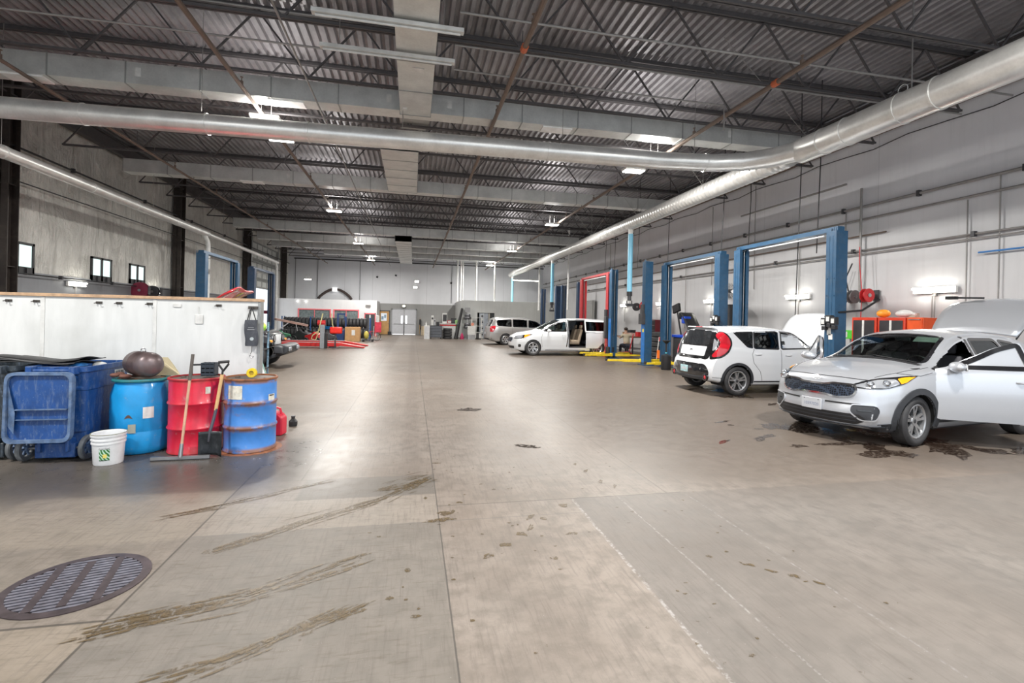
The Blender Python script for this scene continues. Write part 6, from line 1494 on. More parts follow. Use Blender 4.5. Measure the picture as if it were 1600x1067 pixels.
# trash carts
def binmat(name,col):
    m,nt=newmat(name); t=NT(nt); c=t.coord(); n=t.noise(c,5,8,.72,.3); n2=t.noise(t.coord(scale=(3,3,.8)),9,6,.75,.2); n3=t.noise(c,34,3,.6)
    cc=t.mix(t.ramp(n,[(.3,0),(.7,1)]),tuple(x*.75 for x in col),tuple(x*1.2 for x in col))
    cc=t.mix(t.math('MULTIPLY',t.ramp(n2,[(.50,0),(.68,1)]),.50),cc,(.17,.22,.30)); cc=t.mix(t.math('MULTIPLY',t.ramp(n3,[(.66,0),(.72,1)]),.5),cc,(.30,.36,.45))
    t.bsdf(cc,.42); return m
M_bin=binmat('blue_cart_plastic',(.012,.065,.24)); M_bin2=binmat('slate_cart_plastic',(.035,.045,.055)); M_binrim=PM('worn_blue_edge',(.09,.15,.27),.5,var=.4,scale=12,dirt=.4,dirtcol=(.3,.33,.36)); M_cartw=PM('dusty_wheel',(.15,.16,.17),.7,var=.3,scale=10)
def cart(lab,x,y,mat,lid_open=True,sc=1,rz=0,wmat=M_cartw):
    o=thing('trash_cart',lab,'trash cart',(x,y,0),rz)
    # shell tapers to the base; back face toward -y
    w0,d0,w1,d1,H=.27,.30,.335,.42,1.0
    m=MB()
    def ring(w,y0,y1,z): return [(p[0],p[1],z) for p in rpoly([(-w,y0),(w,y0),(w,y1),(-w,y1)],.06,3)]
    lv=[(w0,-.20,.34,.04),(w0+.005,-.22,.36,.24),(w1-.025,-.28,.48,.76),(w1-.012,-.285,.50,.765),(w1,-.30,.53,H)]
    rs=[ring(*l) for l in lv]; n=len(rs[0]); vs=[p for r_ in rs for p in r_]
    fs=[(i*n+k,i*n+(k+1)%n,(i+1)*n+(k+1)%n,(i+1)*n+k) for i in range(len(rs)-1) for k in range(n)]+[list(range(n))[::-1]]
    ir=[(p[0]*.95,.1+(p[1]-.1)*.95,p[2]) for p in rs[-1]]; ib=[(p[0]*.85,.1+(p[1]-.1)*.85,.3) for p in rs[-1]]; b=len(vs); vs+=ir+ib
    fs+=[((len(rs)-1)*n+k,(len(rs)-1)*n+(k+1)%n,b+(k+1)%n,b+k) for k in range(n)]+[(b+k,b+(k+1)%n,b+n+(k+1)%n,b+n+k) for k in range(n)]+[list(range(b+n,b+2*n))]
    m.add(vs,fs); body=m.build('cart_body',mat,o)
    m=MB(); rp=rpoly([(-w1-.02,-.32),(w1+.02,-.32),(w1+.02,.56),(-w1-.02,.56)],.07,4); ri=rpoly([(-w1+.015,-.285),(w1-.015,-.285),(w1-.015,.515),(-w1+.015,.515)],.06,4); n=len(rp)
    m.add([(p[0],p[1],H-.03) for p in rp]+[(p[0],p[1],H+.025) for p in rp]+[(p[0],p[1],H+.025) for p in ri]+[(p[0],p[1],H-.03) for p in ri],[(a*n+k,a*n+(k+1)%n,((a+1)%4)*n+(k+1)%n,((a+1)%4)*n+k) for a in range(4) for k in range(n)]); m.build('cart_rim',mat,o)
    MB().tube([(-.22,-.37,H-.01),(.22,-.37,H-.01)],.02,10).box(-.26,-.20,-.40,-.30,H-.05,H+.03).box(.20,.26,-.40,-.30,H-.05,H+.03).box(-.03,.03,-.38,-.30,H-.04,H+.02).build('cart_handle',mat,o)
    if lid_open:   # lid hanging down over the back
        m=MB(); y0=-.45
        lp=rpoly([(-.425,.24),(.285,.24),(.285,H-.02),(-.425,H-.02)],.10,6); li=rpoly([(-.395,.275),(.255,.275),(.255,H-.05),(-.395,H-.05)],.09,6); n=len(lp)
        sl=lambda z:(z-.2)*.0+ (H-z)*-.03
        m.add([(p[0],y0+sl(p[1])+.05,p[1]) for p in lp]+[(p[0],y0+sl(p[1])-.012,p[1]) for p in lp]+[(p[0],y0+sl(p[1])-.012,p[1]) for p in li]+[(p[0],y0+sl(p[1])+.02,p[1]) for p in li],
              [(a*n+k,a*n+(k+1)%n,(a+1)*n+(k+1)%n,(a+1)*n+k) for a in range(3) for k in range(n)]); m.build('lid_edge',M_binrim,o)
        m=MB(); m.add([(p[0],y0+sl(p[1])+.021,p[1]) for p in li],[list(range(n))]); ld=m.build('cart_lid',mat,o,smooth=False,label='lid swung open and hanging down the back')
        MB().box(-.30,.24,y0-.03,y0+.0,.585,.596).build('lid_rib',M_binrim,ld); MB().box(-.30,.24,y0-.028,y0+.0,.48,.488).build('lid_rib',M_binrim,ld)
        MB().add([(-.395,y0,.87),(-.29,y0-.035,.56),(-.30,y0-.035,.34),(-.395,y0,.42)],[(0,1,2,3)]).build('lid_gusset',M_binrim,ld,smooth=False)
    MB().cyl((-.36,-.27,.135),(.36,-.27,.135),.013,n=8).build('axle',M_steel,o)
    MB().box(-.22,.22,-.30,-.18,.03,.19).box(-.17,-.13,-.34,-.2,.10,.24).box(.13,.17,-.34,-.2,.10,.24).build('axle_block',mat,o,bevel=.01)
    for g in(-1,1):
        w=MB().ring([(.085,-.022),(.125,-.026),(.135,-.015),(.135,.015),(.125,.026),(.085,.022)],28,(0,0,0),'X').build('wheel',wmat,o,loc=(g*.335,-.27,.136))
        m=MB()
        for k in range(6): a=k*PI/3; m.bar((0,0,0),(0,.09*math.cos(a),.09*math.sin(a)),.018)
        m.cyl((-.03,0,0),(.03,0,0),.03,n=12); m.build('wheel_spokes',M_binrim,w)
    return o
C1=cart('blue wheeled trash cart with its lid hanging open down the back',-3.785,6.42,M_bin); C1.scale=(.86,1,1)
st=MB().box(.0,.002,-.1,.1,-.07,.07).build('white_sticker',M_white,C1,smooth=False,loc=(.336,.30,.87)); st.rotation_euler=(0,R(-2),0)
text('FUTURE',.048,M_dark,st,(.004,0,.032),(R(90),0,R(90)),'sticker_lettering',.0008); MB().box(.002,.0035,-.07,.07,-.004,.006).box(.002,.0035,-.06,.08,.004,.010).build('sticker_bar',M_dark,st,smooth=False)
MB().sphere((-.05,.1,1.0),(.12,.1,.035),12,8).build('cart_contents',PM('blue_rubbish',(.03,.18,.5),.5,var=.5,scale=20),C1); MB().sphere((.12,.25,.99),(.08,.08,.04),12,8).build('paper_rubbish',M_white,C1)
C2=cart('dark slate trash cart cut by the left edge of the frame',-4.50,6.50,M_bin2,False); C2.scale=(.86,1,1)
o=thing('rubber_mat_pile','black folded rubber sheets piled over the two trash carts','sheet',(-4.15,6.62,1.03)); 
for k in range(3):
    m=MB(); m.sheet(lambda u,v:(-.5+.85*u+.05*k,-.3+.5*v,.025*k+.03*math.sin(u*4+k)+.02*math.sin(v*5)+.05*max(0,u-.7)),12,8); m.build('rubber_sheet',[M_rubber,M_dark,M_black][k],o,thick=.008)
# squeegee and shovel
o=thing('floor_squeegee','long floor squeegee with wooden handle leaning on the red drum','squeegee',(0,0,0)); A=Vector((-2.50,5.97,.035)); Bp=Vector((-2.46,6.13,1.17))
MB().bar((-2.79,5.97,.03),(-2.21,5.99,.03),.03,.035).build('blade_holder',M_steel,o); MB().bar((-2.79,5.962,.011),(-2.21,5.982,.011),.008,.022).build('rubber_blade',M_rubber,o)
MB().tube([A,A.lerp(Bp,.13)],[.024,.018],10).build('socket',M_steel,o); MB().tube([A.lerp(Bp,.1),A.lerp(Bp,.75)],.014,10).build('handle',PM('handle_wood',(.60,.36,.24),.5,var=.15,scale=10),o); MB().tube([A.lerp(Bp,.74),Bp],.017,10).build('handle_grip',PM('dark_wood_grip',(.10,.085,.075),.6),o)
o=thing('shovel','black D-handled shovel standing blade down against the red drum','shovel',(0,0,0))
m=MB(); m.sheet(lambda u,v:(-2.36+.24*u+.02*v,6.09-.05*v+.03*(2*u-1)**2*-1,.02+.28*v-.02*abs(2*u-1)**4*(1-v)),8,8); m.build('blade',PM('blade_black',(.03,.035,.04),.35,.3,dirt=.5,dirtcol=(.12,.13,.15)),o,thick=.006)
MB().tube([(-2.25,6.05,.18),(-2.235,6.05,.30),(-2.215,6.08,.42),(-2.19,6.09,.55)],[.010,.018,.017,.017],10).build('steel_socket',PM('dull_socket',(.14,.14,.17),.4,.7),o)
MB().tube([(-2.195,6.09,.53),(-2.14,6.10,.94)],.018,10).build('shaft',PM('ash_wood',(.66,.42,.20),.5,var=.15,scale=10),o)
MB().tube([(-2.14,6.10,.92),(-2.135,6.10,.99),(-2.175,6.10,1.05),(-2.18,6.10,1.08),(-2.07,6.10,1.09),(-2.075,6.10,1.06),(-2.13,6.10,.98)],.012,8).tube([(-2.18,6.10,1.08),(-2.07,6.10,1.09)],.016,8).build('d_grip',M_black,o)
# gas can
o=thing('fuel_can','red plastic fuel can on the floor right of the rusty blue drum','fuel can',(-1.80,7.08,0),R(-12)); MB().prism([(-.10,0),(.10,0),(.115,.02),(.115,.24),(.07,.29),(-.04,.33),(-.10,.27),(-.115,.2),(-.115,.02)],-.08,.08,'XZ').build('can_body',PM('red_can',(.62,.02,.05),.4,dirt=.2),o,bevel=.02,seg=3)
MB().tube([(-.06,0,.31),(-.03,0,.38),(.05,0,.36),(.08,0,.27)],.016,8).build('can_handle',PM('red_can',(.62,.02,.05),.4),o); MB().cyl((-.07,0,.29),(-.09,0,.34),.03,n=12).build('cap',M_black,o); MB().box(-.05,.03,-.082,-.079,.05,.10).build('white_mark',M_white,o,smooth=False)
o=thing('small_jug','small black jug on the floor just behind the red fuel can','jug',(-1.70,7.6,0)); MB().lathe([(.001,0),(.055,0),(.06,.015),(.06,.07),(.025,.11),(.025,.13),(.001,.13)],16).build('jug_body',M_black,o); MB().cyl((0,0,.13),(0,0,.15),.03,n=12).build('cap',M_dark,o)
# shelf + splash sheet behind partition end
o=thing('shelf_rack','pale blue perforated shelf rack just behind the partition end','shelf',(-3.75,13.3,0)); 
for x in (0,-.9):
    MB().box(x-.02,x+.02,-.02,.02,0,1.42).box(x-.02,x+.02,.48,.52,0,1.42).build('leg',PM('perforated_blue',(.22,.36,.48),.45,.3,var=.5,scale=30),o,smooth=False)
for z in (.2,.7,1.15): MB().box(-.92,.02,-.02,.52,z,z+.03).build('shelf',M_dark,o,smooth=False)
o=thing('green_bag','bright green bag on top of the pale blue shelf rack','bag',(-3.82,13.4,1.183)); MB().sphere((0,0,.12),(.13,.16,.13),14,8).build('bag_body',PM('lime_green',(.40,.75,.08),.5,bump=.3),o); MB().sphere((0,0,.25),(.05,.05,.035),10,6).build('bag_top',PM('lime_green',(.40,.75,.08),.5),o)
o=thing('splash_sheet','curved white plastic splash sheet flaring out past the partition end','sheet',(-3.75,12.9,0)); m=MB(); m.sheet(lambda u,v:(-.35+.35*u+.22*(1-v)**2.2,.12*u,.01+1.08*v),4,12); m.build('sheet',PM('white_sheet',(.68,.72,.72),.4),o,thick=.01); MB().tube([(.01+.22*(1-k/8)**2.2,.12,.01+1.08*k/8) for k in range(9)],.012,6).build('edge_bead',PM('green_edge',(.3,.55,.5),.5),o)
# red car hood seen above the partition cap
P_red=paint('red_car_paint',(.50,.012,.02),.1,.2)
RC=thing('sedan_car','red car behind the partition with only its top showing above the timber cap','car',(-3.5,11.2,0),PI)
c=Car(RC,4.4,top=[(0,.80),(.1,.9),(.5,1.0),(1.2,1.12),(1.7,1.4),(2.2,1.6),(2.7,1.68),(3.3,1.66),(4.0,1.4),(4.4,1.1)],bot=[(0,.25),(.4,.2),(4,.2),(4.4,.3)],belt=[(0,.75),(.6,.9),(1.2,1.0),(3,1.05),(4.4,1.05)],w=[(0,.72),(.3,.82),(.9,.9),(3.6,.9),(4.4,.78)],front=[(.2,.1),(.5,0),(.9,.15)],rear=[(.3,.05),(.6,0),(1.1,.1)],res=.06)
for md in 'LR': c.window(md,[(1.7,1.1,.02),(2.1,1.45,.1),(2.6,1.55,.05),(3.2,1.52,.05),(3.5,1.15,.05)],M_privacy,.04,.005)
c.arches([.85,3.5],.37,.03,P_red,.34); c.body(P_red)
h=MB(); h.sheet(lambda u,v:(1.15-1.1*u,(-.68+1.36*v),1.12+1.04*math.sin(u*1.3)/math.sin(1.3)-.06*(2*v-1)**2+.03*math.cos(v*9)),12,14); h.build('raised_hood',P_red,RC,thick=.03,label='raised glossy red hood')
for xx in (.85,3.5):
    for g in (-1,1): wheel_mesh(RC,xx,g*.78,.33,.21,g,.22,5)
interior(RC,c,1.5,3.6,.4,1.0,M_seatg,[(2.0,M_seatg)])
# ------------------------------------------------------------------ far offices
M_off=wallpaint('office_white',(.62,.62,.63),(.72,.72,.72),0,8,.05,.15); M_offr=wallpaint('office_pale',(.50,.51,.50),(.60,.61,.59),0,8,.05,.2); M_pinkred=PM('pink_red_frame',(.80,.16,.18),.5); M_dglass=PM('dim_glass',(.16,.19,.19),.12,coat=.5,var=.3)
wall_grid('wall_office_left','Y',40.5,-10.45,-2.88,[(-8.8,-6.5,1.0,2.0),(-6.15,-4.35,1.0,2.0)],M_off,2.80,.15,1,0,'white front wall of the low office at the far left'); 
wall_grid('wall_office_left_side','X',-3.03,40.65,43.97,[],M_off,2.80,.15,1,0,'white side wall of the far left office')
struct(MB().box(-10.45,-2.88,40.5,43.97,2.80,2.86).build('ceiling_office_left',M_off,smooth=False))
for i,(x0,x1,z0,z1) in enumerate(((-8.8,-6.5,1.0,2.0),(-6.15,-4.35,1.0,2.0))):
    w=thing(f'window_{i+4}','','x',(0,40.5,0)); del w['label']; del w['category']; w['kind']='structure'; t_=.09
    MB().box(x0-t_,x1+t_,-.03,0,z1,z1+t_).box(x0-t_,x1+t_,-.03,0,z0-t_,z0).box(x0-t_,x0,-.03,0,z0,z1).box(x1,x1+t_,-.03,0,z0,z1).box((x0+x1)/2-.02,(x0+x1)/2+.02,-.02,0,z0,z1).build('window_frame',M_pinkred,w,smooth=False); MB().box(x0,x1,.03,.05,z0,z1).build('pane',M_dglass,w,smooth=False)
o=thing('office_door','dark glazed office door with red frame at the right end of the far left office','door',(-3.4,40.47,0)); MB().box(-.38,.38,-.02,.0,0,1.75).build('door_leaf',M_dark,o,smooth=False); MB().box(-.44,-.38,-.04,.02,0,1.85).box(.38,.44,-.04,.02,0,1.85).box(-.44,.44,-.04,.02,1.75,1.85).build('door_frame',M_pinkred,o,smooth=False); MB().box(-.05,.05,-.03,-.02,.1,1.7).build('door_glass',M_white,o,smooth=False)
for x,lab in ((-3.55,'bright emergency light at the right end of the far left office'),):
    o=thing('emergency_light',lab,'lamp',(x,40.4,2.55)); MB().box(-.16,.16,-.08,.08,-.08,.08).build('housing',M_white,o,bevel=.02)
    for g in(-1,1): MB().sphere((g*.13,-.08,.10),.07,12,8).build('lamp_head',EM('emergency_glow',(1,.9,.7),5),o)
for x,z in ((-8.9,2.65),(-8.3,2.65)):
    o=thing('small_lamp','tiny bright lamp near the top of the far left office wall','lamp',(x,40.4,z),group='tiny lamps on the far left office'); MB().sphere((0,0,0),.06,10,8).build('lamp_bulb',EM('small_glow',(1,.95,.9),6),o); MB().box(-.02,.02,0,.1,-.02,.02).build('lamp_arm',M_dark,o,smooth=False)
# arch on end wall
o=thing('arched_brace','dark arched brace on the end wall above the left office','brace',(0,43.8,0)); m=MB(); pts=[(-8.0+2.75*k/16,0,3.0+.85*math.sin(PI*k/16)**.8) for k in range(17)]
m.tube(pts,.11,8); m.build('arch',PM('dark_arch',(.07,.05,.045),.7),o); MB().box(-6.85,-6.45,-.2,.1,3.65,4.0).build('white_box',EM('white_box_glow',(1,1,.98),1.0),o,smooth=False)  # white box with a faint glow of its own
# right office
wall_grid('wall_office_right','Y',37.6,3.78,12,[(4.98,6.35,0,2.06)],M_offr,2.95,.15,1,0,'pale front wall of the low office at the far right'); wall_grid('wall_office_right_side','X',3.78,37.75,43.97,[],M_offr,2.95,.15,1,0,'pale side wall of the far right office')
struct(MB().box(3.78,12,37.6,43.97,2.95,3.0).build('ceiling_office_right',M_offr,smooth=False))
o=thing('strip_light','long lit strip light hung over the far right office','lamp',(8.6,36.5,4.65)); MB().box(-1.1,1.1,-.05,.05,0,.06).build('housing',M_white,o,smooth=False); MB().tube([(-1.05,0,-.02),(-.03,0,-.02)],.03,6).tube([(.03,0,-.02),(1.05,0,-.02)],.03,6).build('tube',M_tubeglow,o); MB().tube([(-.9,0,.06),(-.9,0,2.9)],.008,4).tube([(.9,0,.06),(.9,0,2.9)],.008,4).build('hanger',M_pipe,o)
o=thing('sliding_panel','tall pale sliding panel in the right office doorway','door',(5.5,37.8,0)); MB().box(-.35,.38,-.02,.02,.02,2.05).build('door_leaf',PM('pale_blue_panel',(.42,.46,.52),.4,var=.25,scale=3),o,smooth=False); MB().box(.38,.5,-.03,.03,0,2.05).build('door_post',PM('tan_post',(.45,.42,.36),.5),o,smooth=False)
MB().box(5.85,6.35,37.78,37.85,0,2.06).build('dark_doorway',M_black,FLOOR,smooth=False)
# wood door, double doors
d=thing('door_2','','x',(-2.48,43.93,0)); del d['label']; del d['category']; d['kind']='structure'
MB().box(-.42,.42,-.03,.03,.02,2.05).build('door_leaf',PM('oak_door',(.50,.28,.10),.45,var=.12,scale=4),d,smooth=False); MB().box(-.28,.22,-.04,-.03,1.2,1.88).build('door_window',EM('door_window_glow',(.9,.95,1),.75),d,smooth=False); MB().sphere((.36,-.06,1.0),.035,8,6).build('door_handle',M_steel,d); MB().box(-.48,-.42,-.04,.04,0,2.12).box(.42,.48,-.04,.04,0,2.12).box(-.48,.48,-.04,.04,2.05,2.12).build('door_frame',M_dark,d,smooth=False)
MB().box(-.24,-.04,-.046,-.041,1.3,1.6).box(.0,.16,-.046,-.041,1.45,1.75).build('door_poster',PM('poster_blue',(.25,.35,.45),.6),d,smooth=False)
d=thing('door_3','','x',(-.76,43.93,0)); del d['label']; del d['category']; d['kind']='structure'
M_dd=PM('pale_grey_door',(.52,.53,.56),.35,var=.05)
for g in(-1,1):
    l=MB().box(min(g*.02,g*1.02),max(g*.02,g*1.02),-.03,.03,.04,2.22).build('door_leaf',M_dd,d,smooth=False); MB().box(g*.19-.07,g*.19+.07,-.04,-.03,1.0,1.7).build('door_window',EM('day_glow',(.95,.98,1),1.6),l,smooth=False); MB().box(min(g*.1,g*.9),max(g*.1,g*.9),-.10,-.03,.95,1.0).build('push_bar',M_steel,l,smooth=False)
    MB().box(min(g*.05,g*1.0),max(g*.05,g*1.0),-.035,.03,.0,.06).build('door_gap_glow',EM('under_door_glow',(1,1,1),1.2),l,smooth=False)  # glowing strip standing in for light under the doors
MB().box(-1.1,-1.02,-.05,.05,0,2.3).box(1.02,1.1,-.05,.05,0,2.3).box(-1.1,1.1,-.05,.05,2.22,2.3).build('door_frame',PM('grey_frame',(.33,.34,.36),.5),d,smooth=False); MB().box(-.03,.03,-.08,.03,0,1.1).build('center_post',M_dark,d,smooth=False)
o=thing('emergency_light','round bright emergency light above the double doors','lamp',(-.85,43.85,2.52)); MB().sphere((0,0,0),(.22,.1,.17),18,10).build('housing',M_galvd,o); MB().sphere((.05,-.08,.03),(.12,.05,.09),14,8).build('lamp_head',EM('emergency_glow',(1,.9,.7),5),o)
for z,lab in ((4.77,'upper of two bright flood lights on the end wall'),(4.25,'lower of two bright flood lights on the end wall')):
    o=thing('flood_light',lab,'lamp',(.28 if z>4.5 else .16,43.85,z)); MB().box(-.2,.2,-.02,.1,-.12,.12).build('housing',M_white,o,bevel=.01); MB().box(-.17,.17,-.03,-.02,-.09,.09).build('lens',EM('flood_glow',(1,.98,.95),5),o,smooth=False)
for x,z,lab in ((-3.15,5.05,'small dark camera dot on the end wall, left one'),(-1.55,5.25,'small dark round sounder on the end wall, middle one'),(3.35,4.75,'small dark camera on the end wall near the white poles')):
    o=thing('wall_camera',lab,'camera',(x,43.9,z)); MB().sphere((0,-.06,0),.09,12,8).build('camera_dome',M_black,o); MB().cyl((0,-.02,0),(0,.1,0),.07,n=12).build('camera_mount',M_dark,o)
o=thing('mop','tall dark mop leaning beside the double doors on the grey wall','mop',(.60,43.6,0)); MB().tube([(0,0,.1),(.05,.25,1.5)],.03,8).build('mop_handle',PM('wood_tone',(.45,.30,.15),.6),o); MB().cbox((.05,.18,.95),(.16,.12,.9)).build('mop_head',M_black,o,bevel=.05)
o=thing('carton','brown carton on the floor beside the mop at the end wall','box',(.95,43.4,0)); MB().box(-.2,.25,-.2,.2,0,.8).build('carton_body',PM('carton_tan',(.42,.34,.24),.8),o,bevel=.01); MB().box(-.02,.04,-.202,.202,0,.802).build('tape',PM('tape_tan',(.55,.45,.3),.5),o,smooth=False)
# counters and kit at right of aisle
o=thing('white_cabinet','narrow white pedestal with a bottle on top, left of the dark cabinet','cabinet',(1.04,36,0)); MB().box(-.2,.2,-.2,.2,0,1.0).build('cabinet',M_white,o,bevel=.01); MB().box(-.17,.17,-.21,-.2,.05,.95).build('door',PM('pale_door',(.60,.61,.63),.4),o,smooth=False)
o=thing('spray_bottle','white spray bottle on the narrow white pedestal','bottle',(.98,36,1.0)); MB().lathe([(.001,0),(.05,0),(.05,.15),(.02,.2),(.02,.25),(.001,.25)],12).build('bottle_body',M_white,o); MB().cbox((0,-.03,.27),(.03,.1,.04)).build('trigger',M_white,o)
o=thing('drawer_cabinet','wide dark grey drawer cabinet at the far end of the aisle','cabinet',(1.75,36.6,0)); MB().box(-.48,.42,-.3,.3,.1,1.0).build('cabinet',M_dark,o,bevel=.01)
for k in range(4): MB().box(-.45,.39,-.315,-.3,.14+k*.21,.32+k*.21).build('drawer',PM('slate_drawer',(.10,.11,.13),.4),o,bevel=.004)
for a in(-.4,.34): MB().box(a-.03,a+.03,-.25,.25,0,.1).build('foot',M_black,o,smooth=False)
for k,(x,s,mt,lab,cat,nm) in enumerate([(1.45,(.18,.2,.75),M_white,'white upright water filter on the dark drawer cabinet','filter','water_filter'),(1.85,(.22,.2,.28),M_black,'black printer on the dark drawer cabinet','printer','printer'),(1.62,(.12,.12,.5),M_steel,'steel canister between the filter and printer','canister','canister')]):
    o=thing(nm,lab,cat,(x,36.6,1.002)); MB().box(-s[0]/2,s[0]/2,-s[1]/2,s[1]/2,0,s[2]).build('casing',mt,o,bevel=.02); MB().box(-s[0]/2+.02,s[0]/2-.02,-s[1]/2-.01,-s[1]/2,s[2]*.6,s[2]*.8).build('display',M_dark,o,smooth=False)
o=thing('counter','white service counter with a bold red stripe','counter',(2.65,37.4,0)); MB().box(-.55,.60,-.25,.25,0,1.12).build('counter_body',M_white,o,bevel=.01); MB().box(-.57,.62,-.27,.27,.98,1.08).build('red_stripe',M_red,o,smooth=False); MB().box(-.60,.65,-.30,.30,1.12,1.16).build('counter_top',M_white,o,bevel=.01)
for i in range(4): put_tyre('black tyre stacked before the white and red counter',(2.62,36.75,.1+i*.205),(0,0,i),'tyres stacked before the red striped counter')
for k,(x,s,mt,lab,cat,nm) in enumerate([(2.42,(.35,.15,.8),M_white,'tall white sign board standing on the service counter','board','sign_board'),(2.78,(.30,.2,.25),M_red,'red tool case on the service counter','case','tool_case'),(3.1,(.4,.2,.42),M_black,'black monitor on the service counter','monitor','monitor')]):
    o=thing(nm,lab,cat,(x,37.4,1.162)); MB().box(-s[0]/2,s[0]/2,-s[1]/2,s[1]/2,0,s[2]).build('casing',mt,o,bevel=.02); MB().box(-s[0]/2+.03,s[0]/2-.03,-s[1]/2-.01,-s[1]/2,s[2]*.2,s[2]*.85).build('front_panel',M_dark if mt!=M_red else M_white,o,smooth=False)
o=thing('pallet_mat','long dark rolled mat leaning on the right office corner','mat',(3.42,37.0,0)); MB().tube([(-.15,-.1,.02),(.05,.1,1.1),(.32,.32,2.35)],[.14,.13,.10],10).build('mat_roll',M_black,o); MB().tube([(.0,.05,1.0),(.06,.1,1.12)],.15,10).build('strap',M_dark,o)
o=thing('green_jacket','light green jacket hung at the corner by the leaning mat','jacket',(3.35,37.25,.75)); MB().cbox((0,0,.35),(.28,.1,.7)).build('jacket_body',PM('light_green',(.32,.55,.22),.8),o,bevel=.05); MB().cbox((.14,0,.30),(.09,.09,.55)).build('sleeve',PM('light_green',(.32,.55,.22),.8),o,bevel=.03)
o=thing('pink_bag','crimson sack on the floor beside the leaning mat','bag',(3.7,36.6,0)); MB().lathe([(.001,0),(.13,0),(.15,.12),(.09,.36),(.03,.44),(.001,.45)],14).build('sack_body',PM('crimson_sack',(.50,.03,.12),.7),o); MB().cyl((0,0,.42),(0,0,.5),.03,n=8).build('sack_neck',PM('crimson_sack',(.50,.03,.12),.7),o)
o=thing('display_stand','wheel display stand with stacked dark discs before the right office','stand',(4.15,37.15,0)); MB().bar((0,0,0),(0,0,2.3),.05).box(-.25,.25,-.2,.2,0,.04).build('stand_post',M_steel,o); 
for z,r_ in ((.85,.28),(1.05,.26),(1.55,.3),(1.75,.24)): MB().cyl((0,-.05,z),(0,-.02,z+.12),r_,n=20).build('display_disc',PM('disc_grey',(.13,.13,.14),.3,.6),o)
MB().box(-.2,.2,-.05,.05,2.05,2.42).build('sign_board',PM('grey_sign',(.35,.35,.36),.5),o,smooth=False)
o=thing('parts_rack','white wire rack with black shelves right of the display stand','rack',(4.9,36.9,0))
for x in(-.45,.3): MB().box(x-.02,x+.02,-.2,-.16,0,1.7).box(x-.02,x+.02,.16,.2,0,1.7).build('leg',M_white,o,smooth=False)
for z in (.05,.5,1.0,1.65): MB().box(-.47,.32,-.2,.2,z,z+.03).build('shelf',M_white if z>.3 else M_black,o,smooth=False)
for k in range(4): MB().box(-.42+k*.18,-.28+k*.18,-.18,.15,.08,.42).build('rack_box',[M_dark,M_white][k%2],o,smooth=False)
o=thing('white_carton','white carton with sale sticker standing before the wire rack','box',(4.42,36.6,0)); MB().box(-.3,.3,-.15,.15,.35,1.0).build('carton_body',M_white,o,bevel=.01); MB().box(-.28,.28,-.14,.14,0,.35).build('crate_base',M_steel,o,smooth=False); MB().cyl((.05,-.16,1.15),(.05,-.15,1.15),.12,n=14).build('round_sticker',PM('coral',(.8,.3,.2),.5),o)
o=thing('step_ladder','black and white ladder standing at the right office doorway','ladder',(5.32,37.3,0))
for k in range(8): MB().box(-.08,.08,-.03,.03,.05+k*.24,.17+k*.24).build('rung',M_black if k%2 else M_white,o,smooth=False)
MB().box(-.10,-.08,-.04,.04,0,2.0).build('rail',M_white,o,smooth=False); MB().box(.08,.10,-.04,.04,0,2.0).build('rail',M_white,o,smooth=False)
# ------------------------------------------------------------------ tyre rack
o=thing('tyre_rack','long dark two-tier tyre rack across the left of the hall','rack',(0,33,0)); 
for x in (-8.1,-6.4,-4.7,-2.75):
    MB().box(x-.03,x+.03,-.33,-.27,0,1.5).build('upright',PM('rack_blue',(.02,.08,.25),.45),o,smooth=False); MB().box(x-.03,x+.03,.27,.33,0,1.5).build('upright',PM('rack_blue',(.02,.08,.25),.45),o,smooth=False)
for z in (.12,.76):
    for y in(-.22,.22): MB().box(-8.1,-2.75,y-.02,y+.02,z,z+.04).build('rail',M_dark,o,smooth=False)
x=-7.95; k=0
while x<-2.9:
    put_tyre('dark tyre standing on edge in the upper row of the long tyre rack',(x,33,1.125),(0,R(90),0),'tyres on the upper tier of the long rack')
    put_tyre('dark tyre standing on edge in the lower row of the long tyre rack',(x,33,.485),(0,R(90),0),'tyres on the lower tier of the long rack'); x+=.222
# red alignment lift
o=thing('alignment_lift','low red ramp lift lying across the left side of the hall','car lift',(0,25.3,0)); M_rr=PM('ramp_red',(.60,.02,.02),.4,dirt=.2)
for y in (0,1.75): 
    MB().box(-8.2,-3.55,y-.25,y+.25,.08,.26).build('runway',M_rr,o,bevel=.01); MB().prism([(-3.55,.26),(-3.55,.12),(-2.35,.01),(-2.35,.05)],y-.25,y+.25,'XZ').build('approach_ramp',M_rr,o,smooth=False); MB().box(-8.2,-3.55,y-.2,y+.2,.261,.27).build('runway_deck',PM('grey_deck',(.30,.28,.28),.5),o,smooth=False)
    for x in (-7.8,-5.8,-3.9): MB().box(x-.15,x+.15,y-.2,y+.2,0,.08).build('foot',M_dark,o,smooth=False)
o=thing('control_pedestal','grey and black control pedestal in front of the red ramp lift','pedestal',(-4.22,24.75,0)); MB().box(-.17,.03,-.1,.1,0,1.15).build('pedestal_grey',PM('pedestal_grey',(.26,.28,.30),.5,dirt=.3),o,bevel=.01); MB().box(.04,.16,-.08,.08,0,.75).build('pedestal_black',M_black,o,bevel=.01)
o=thing('red_hopper','bright red motor housing at the control pedestal','machine',(-3.72,24.9,0)); MB().box(-.25,.32,-.15,.15,.72,1.05).build('housing',PM('bright_red',(.75,.02,.01),.4),o,bevel=.06,seg=3); MB().bar((0,0,0),(0,0,.72),.06).box(-.2,.2,-.15,.15,0,.03).build('stand',M_dark,o)
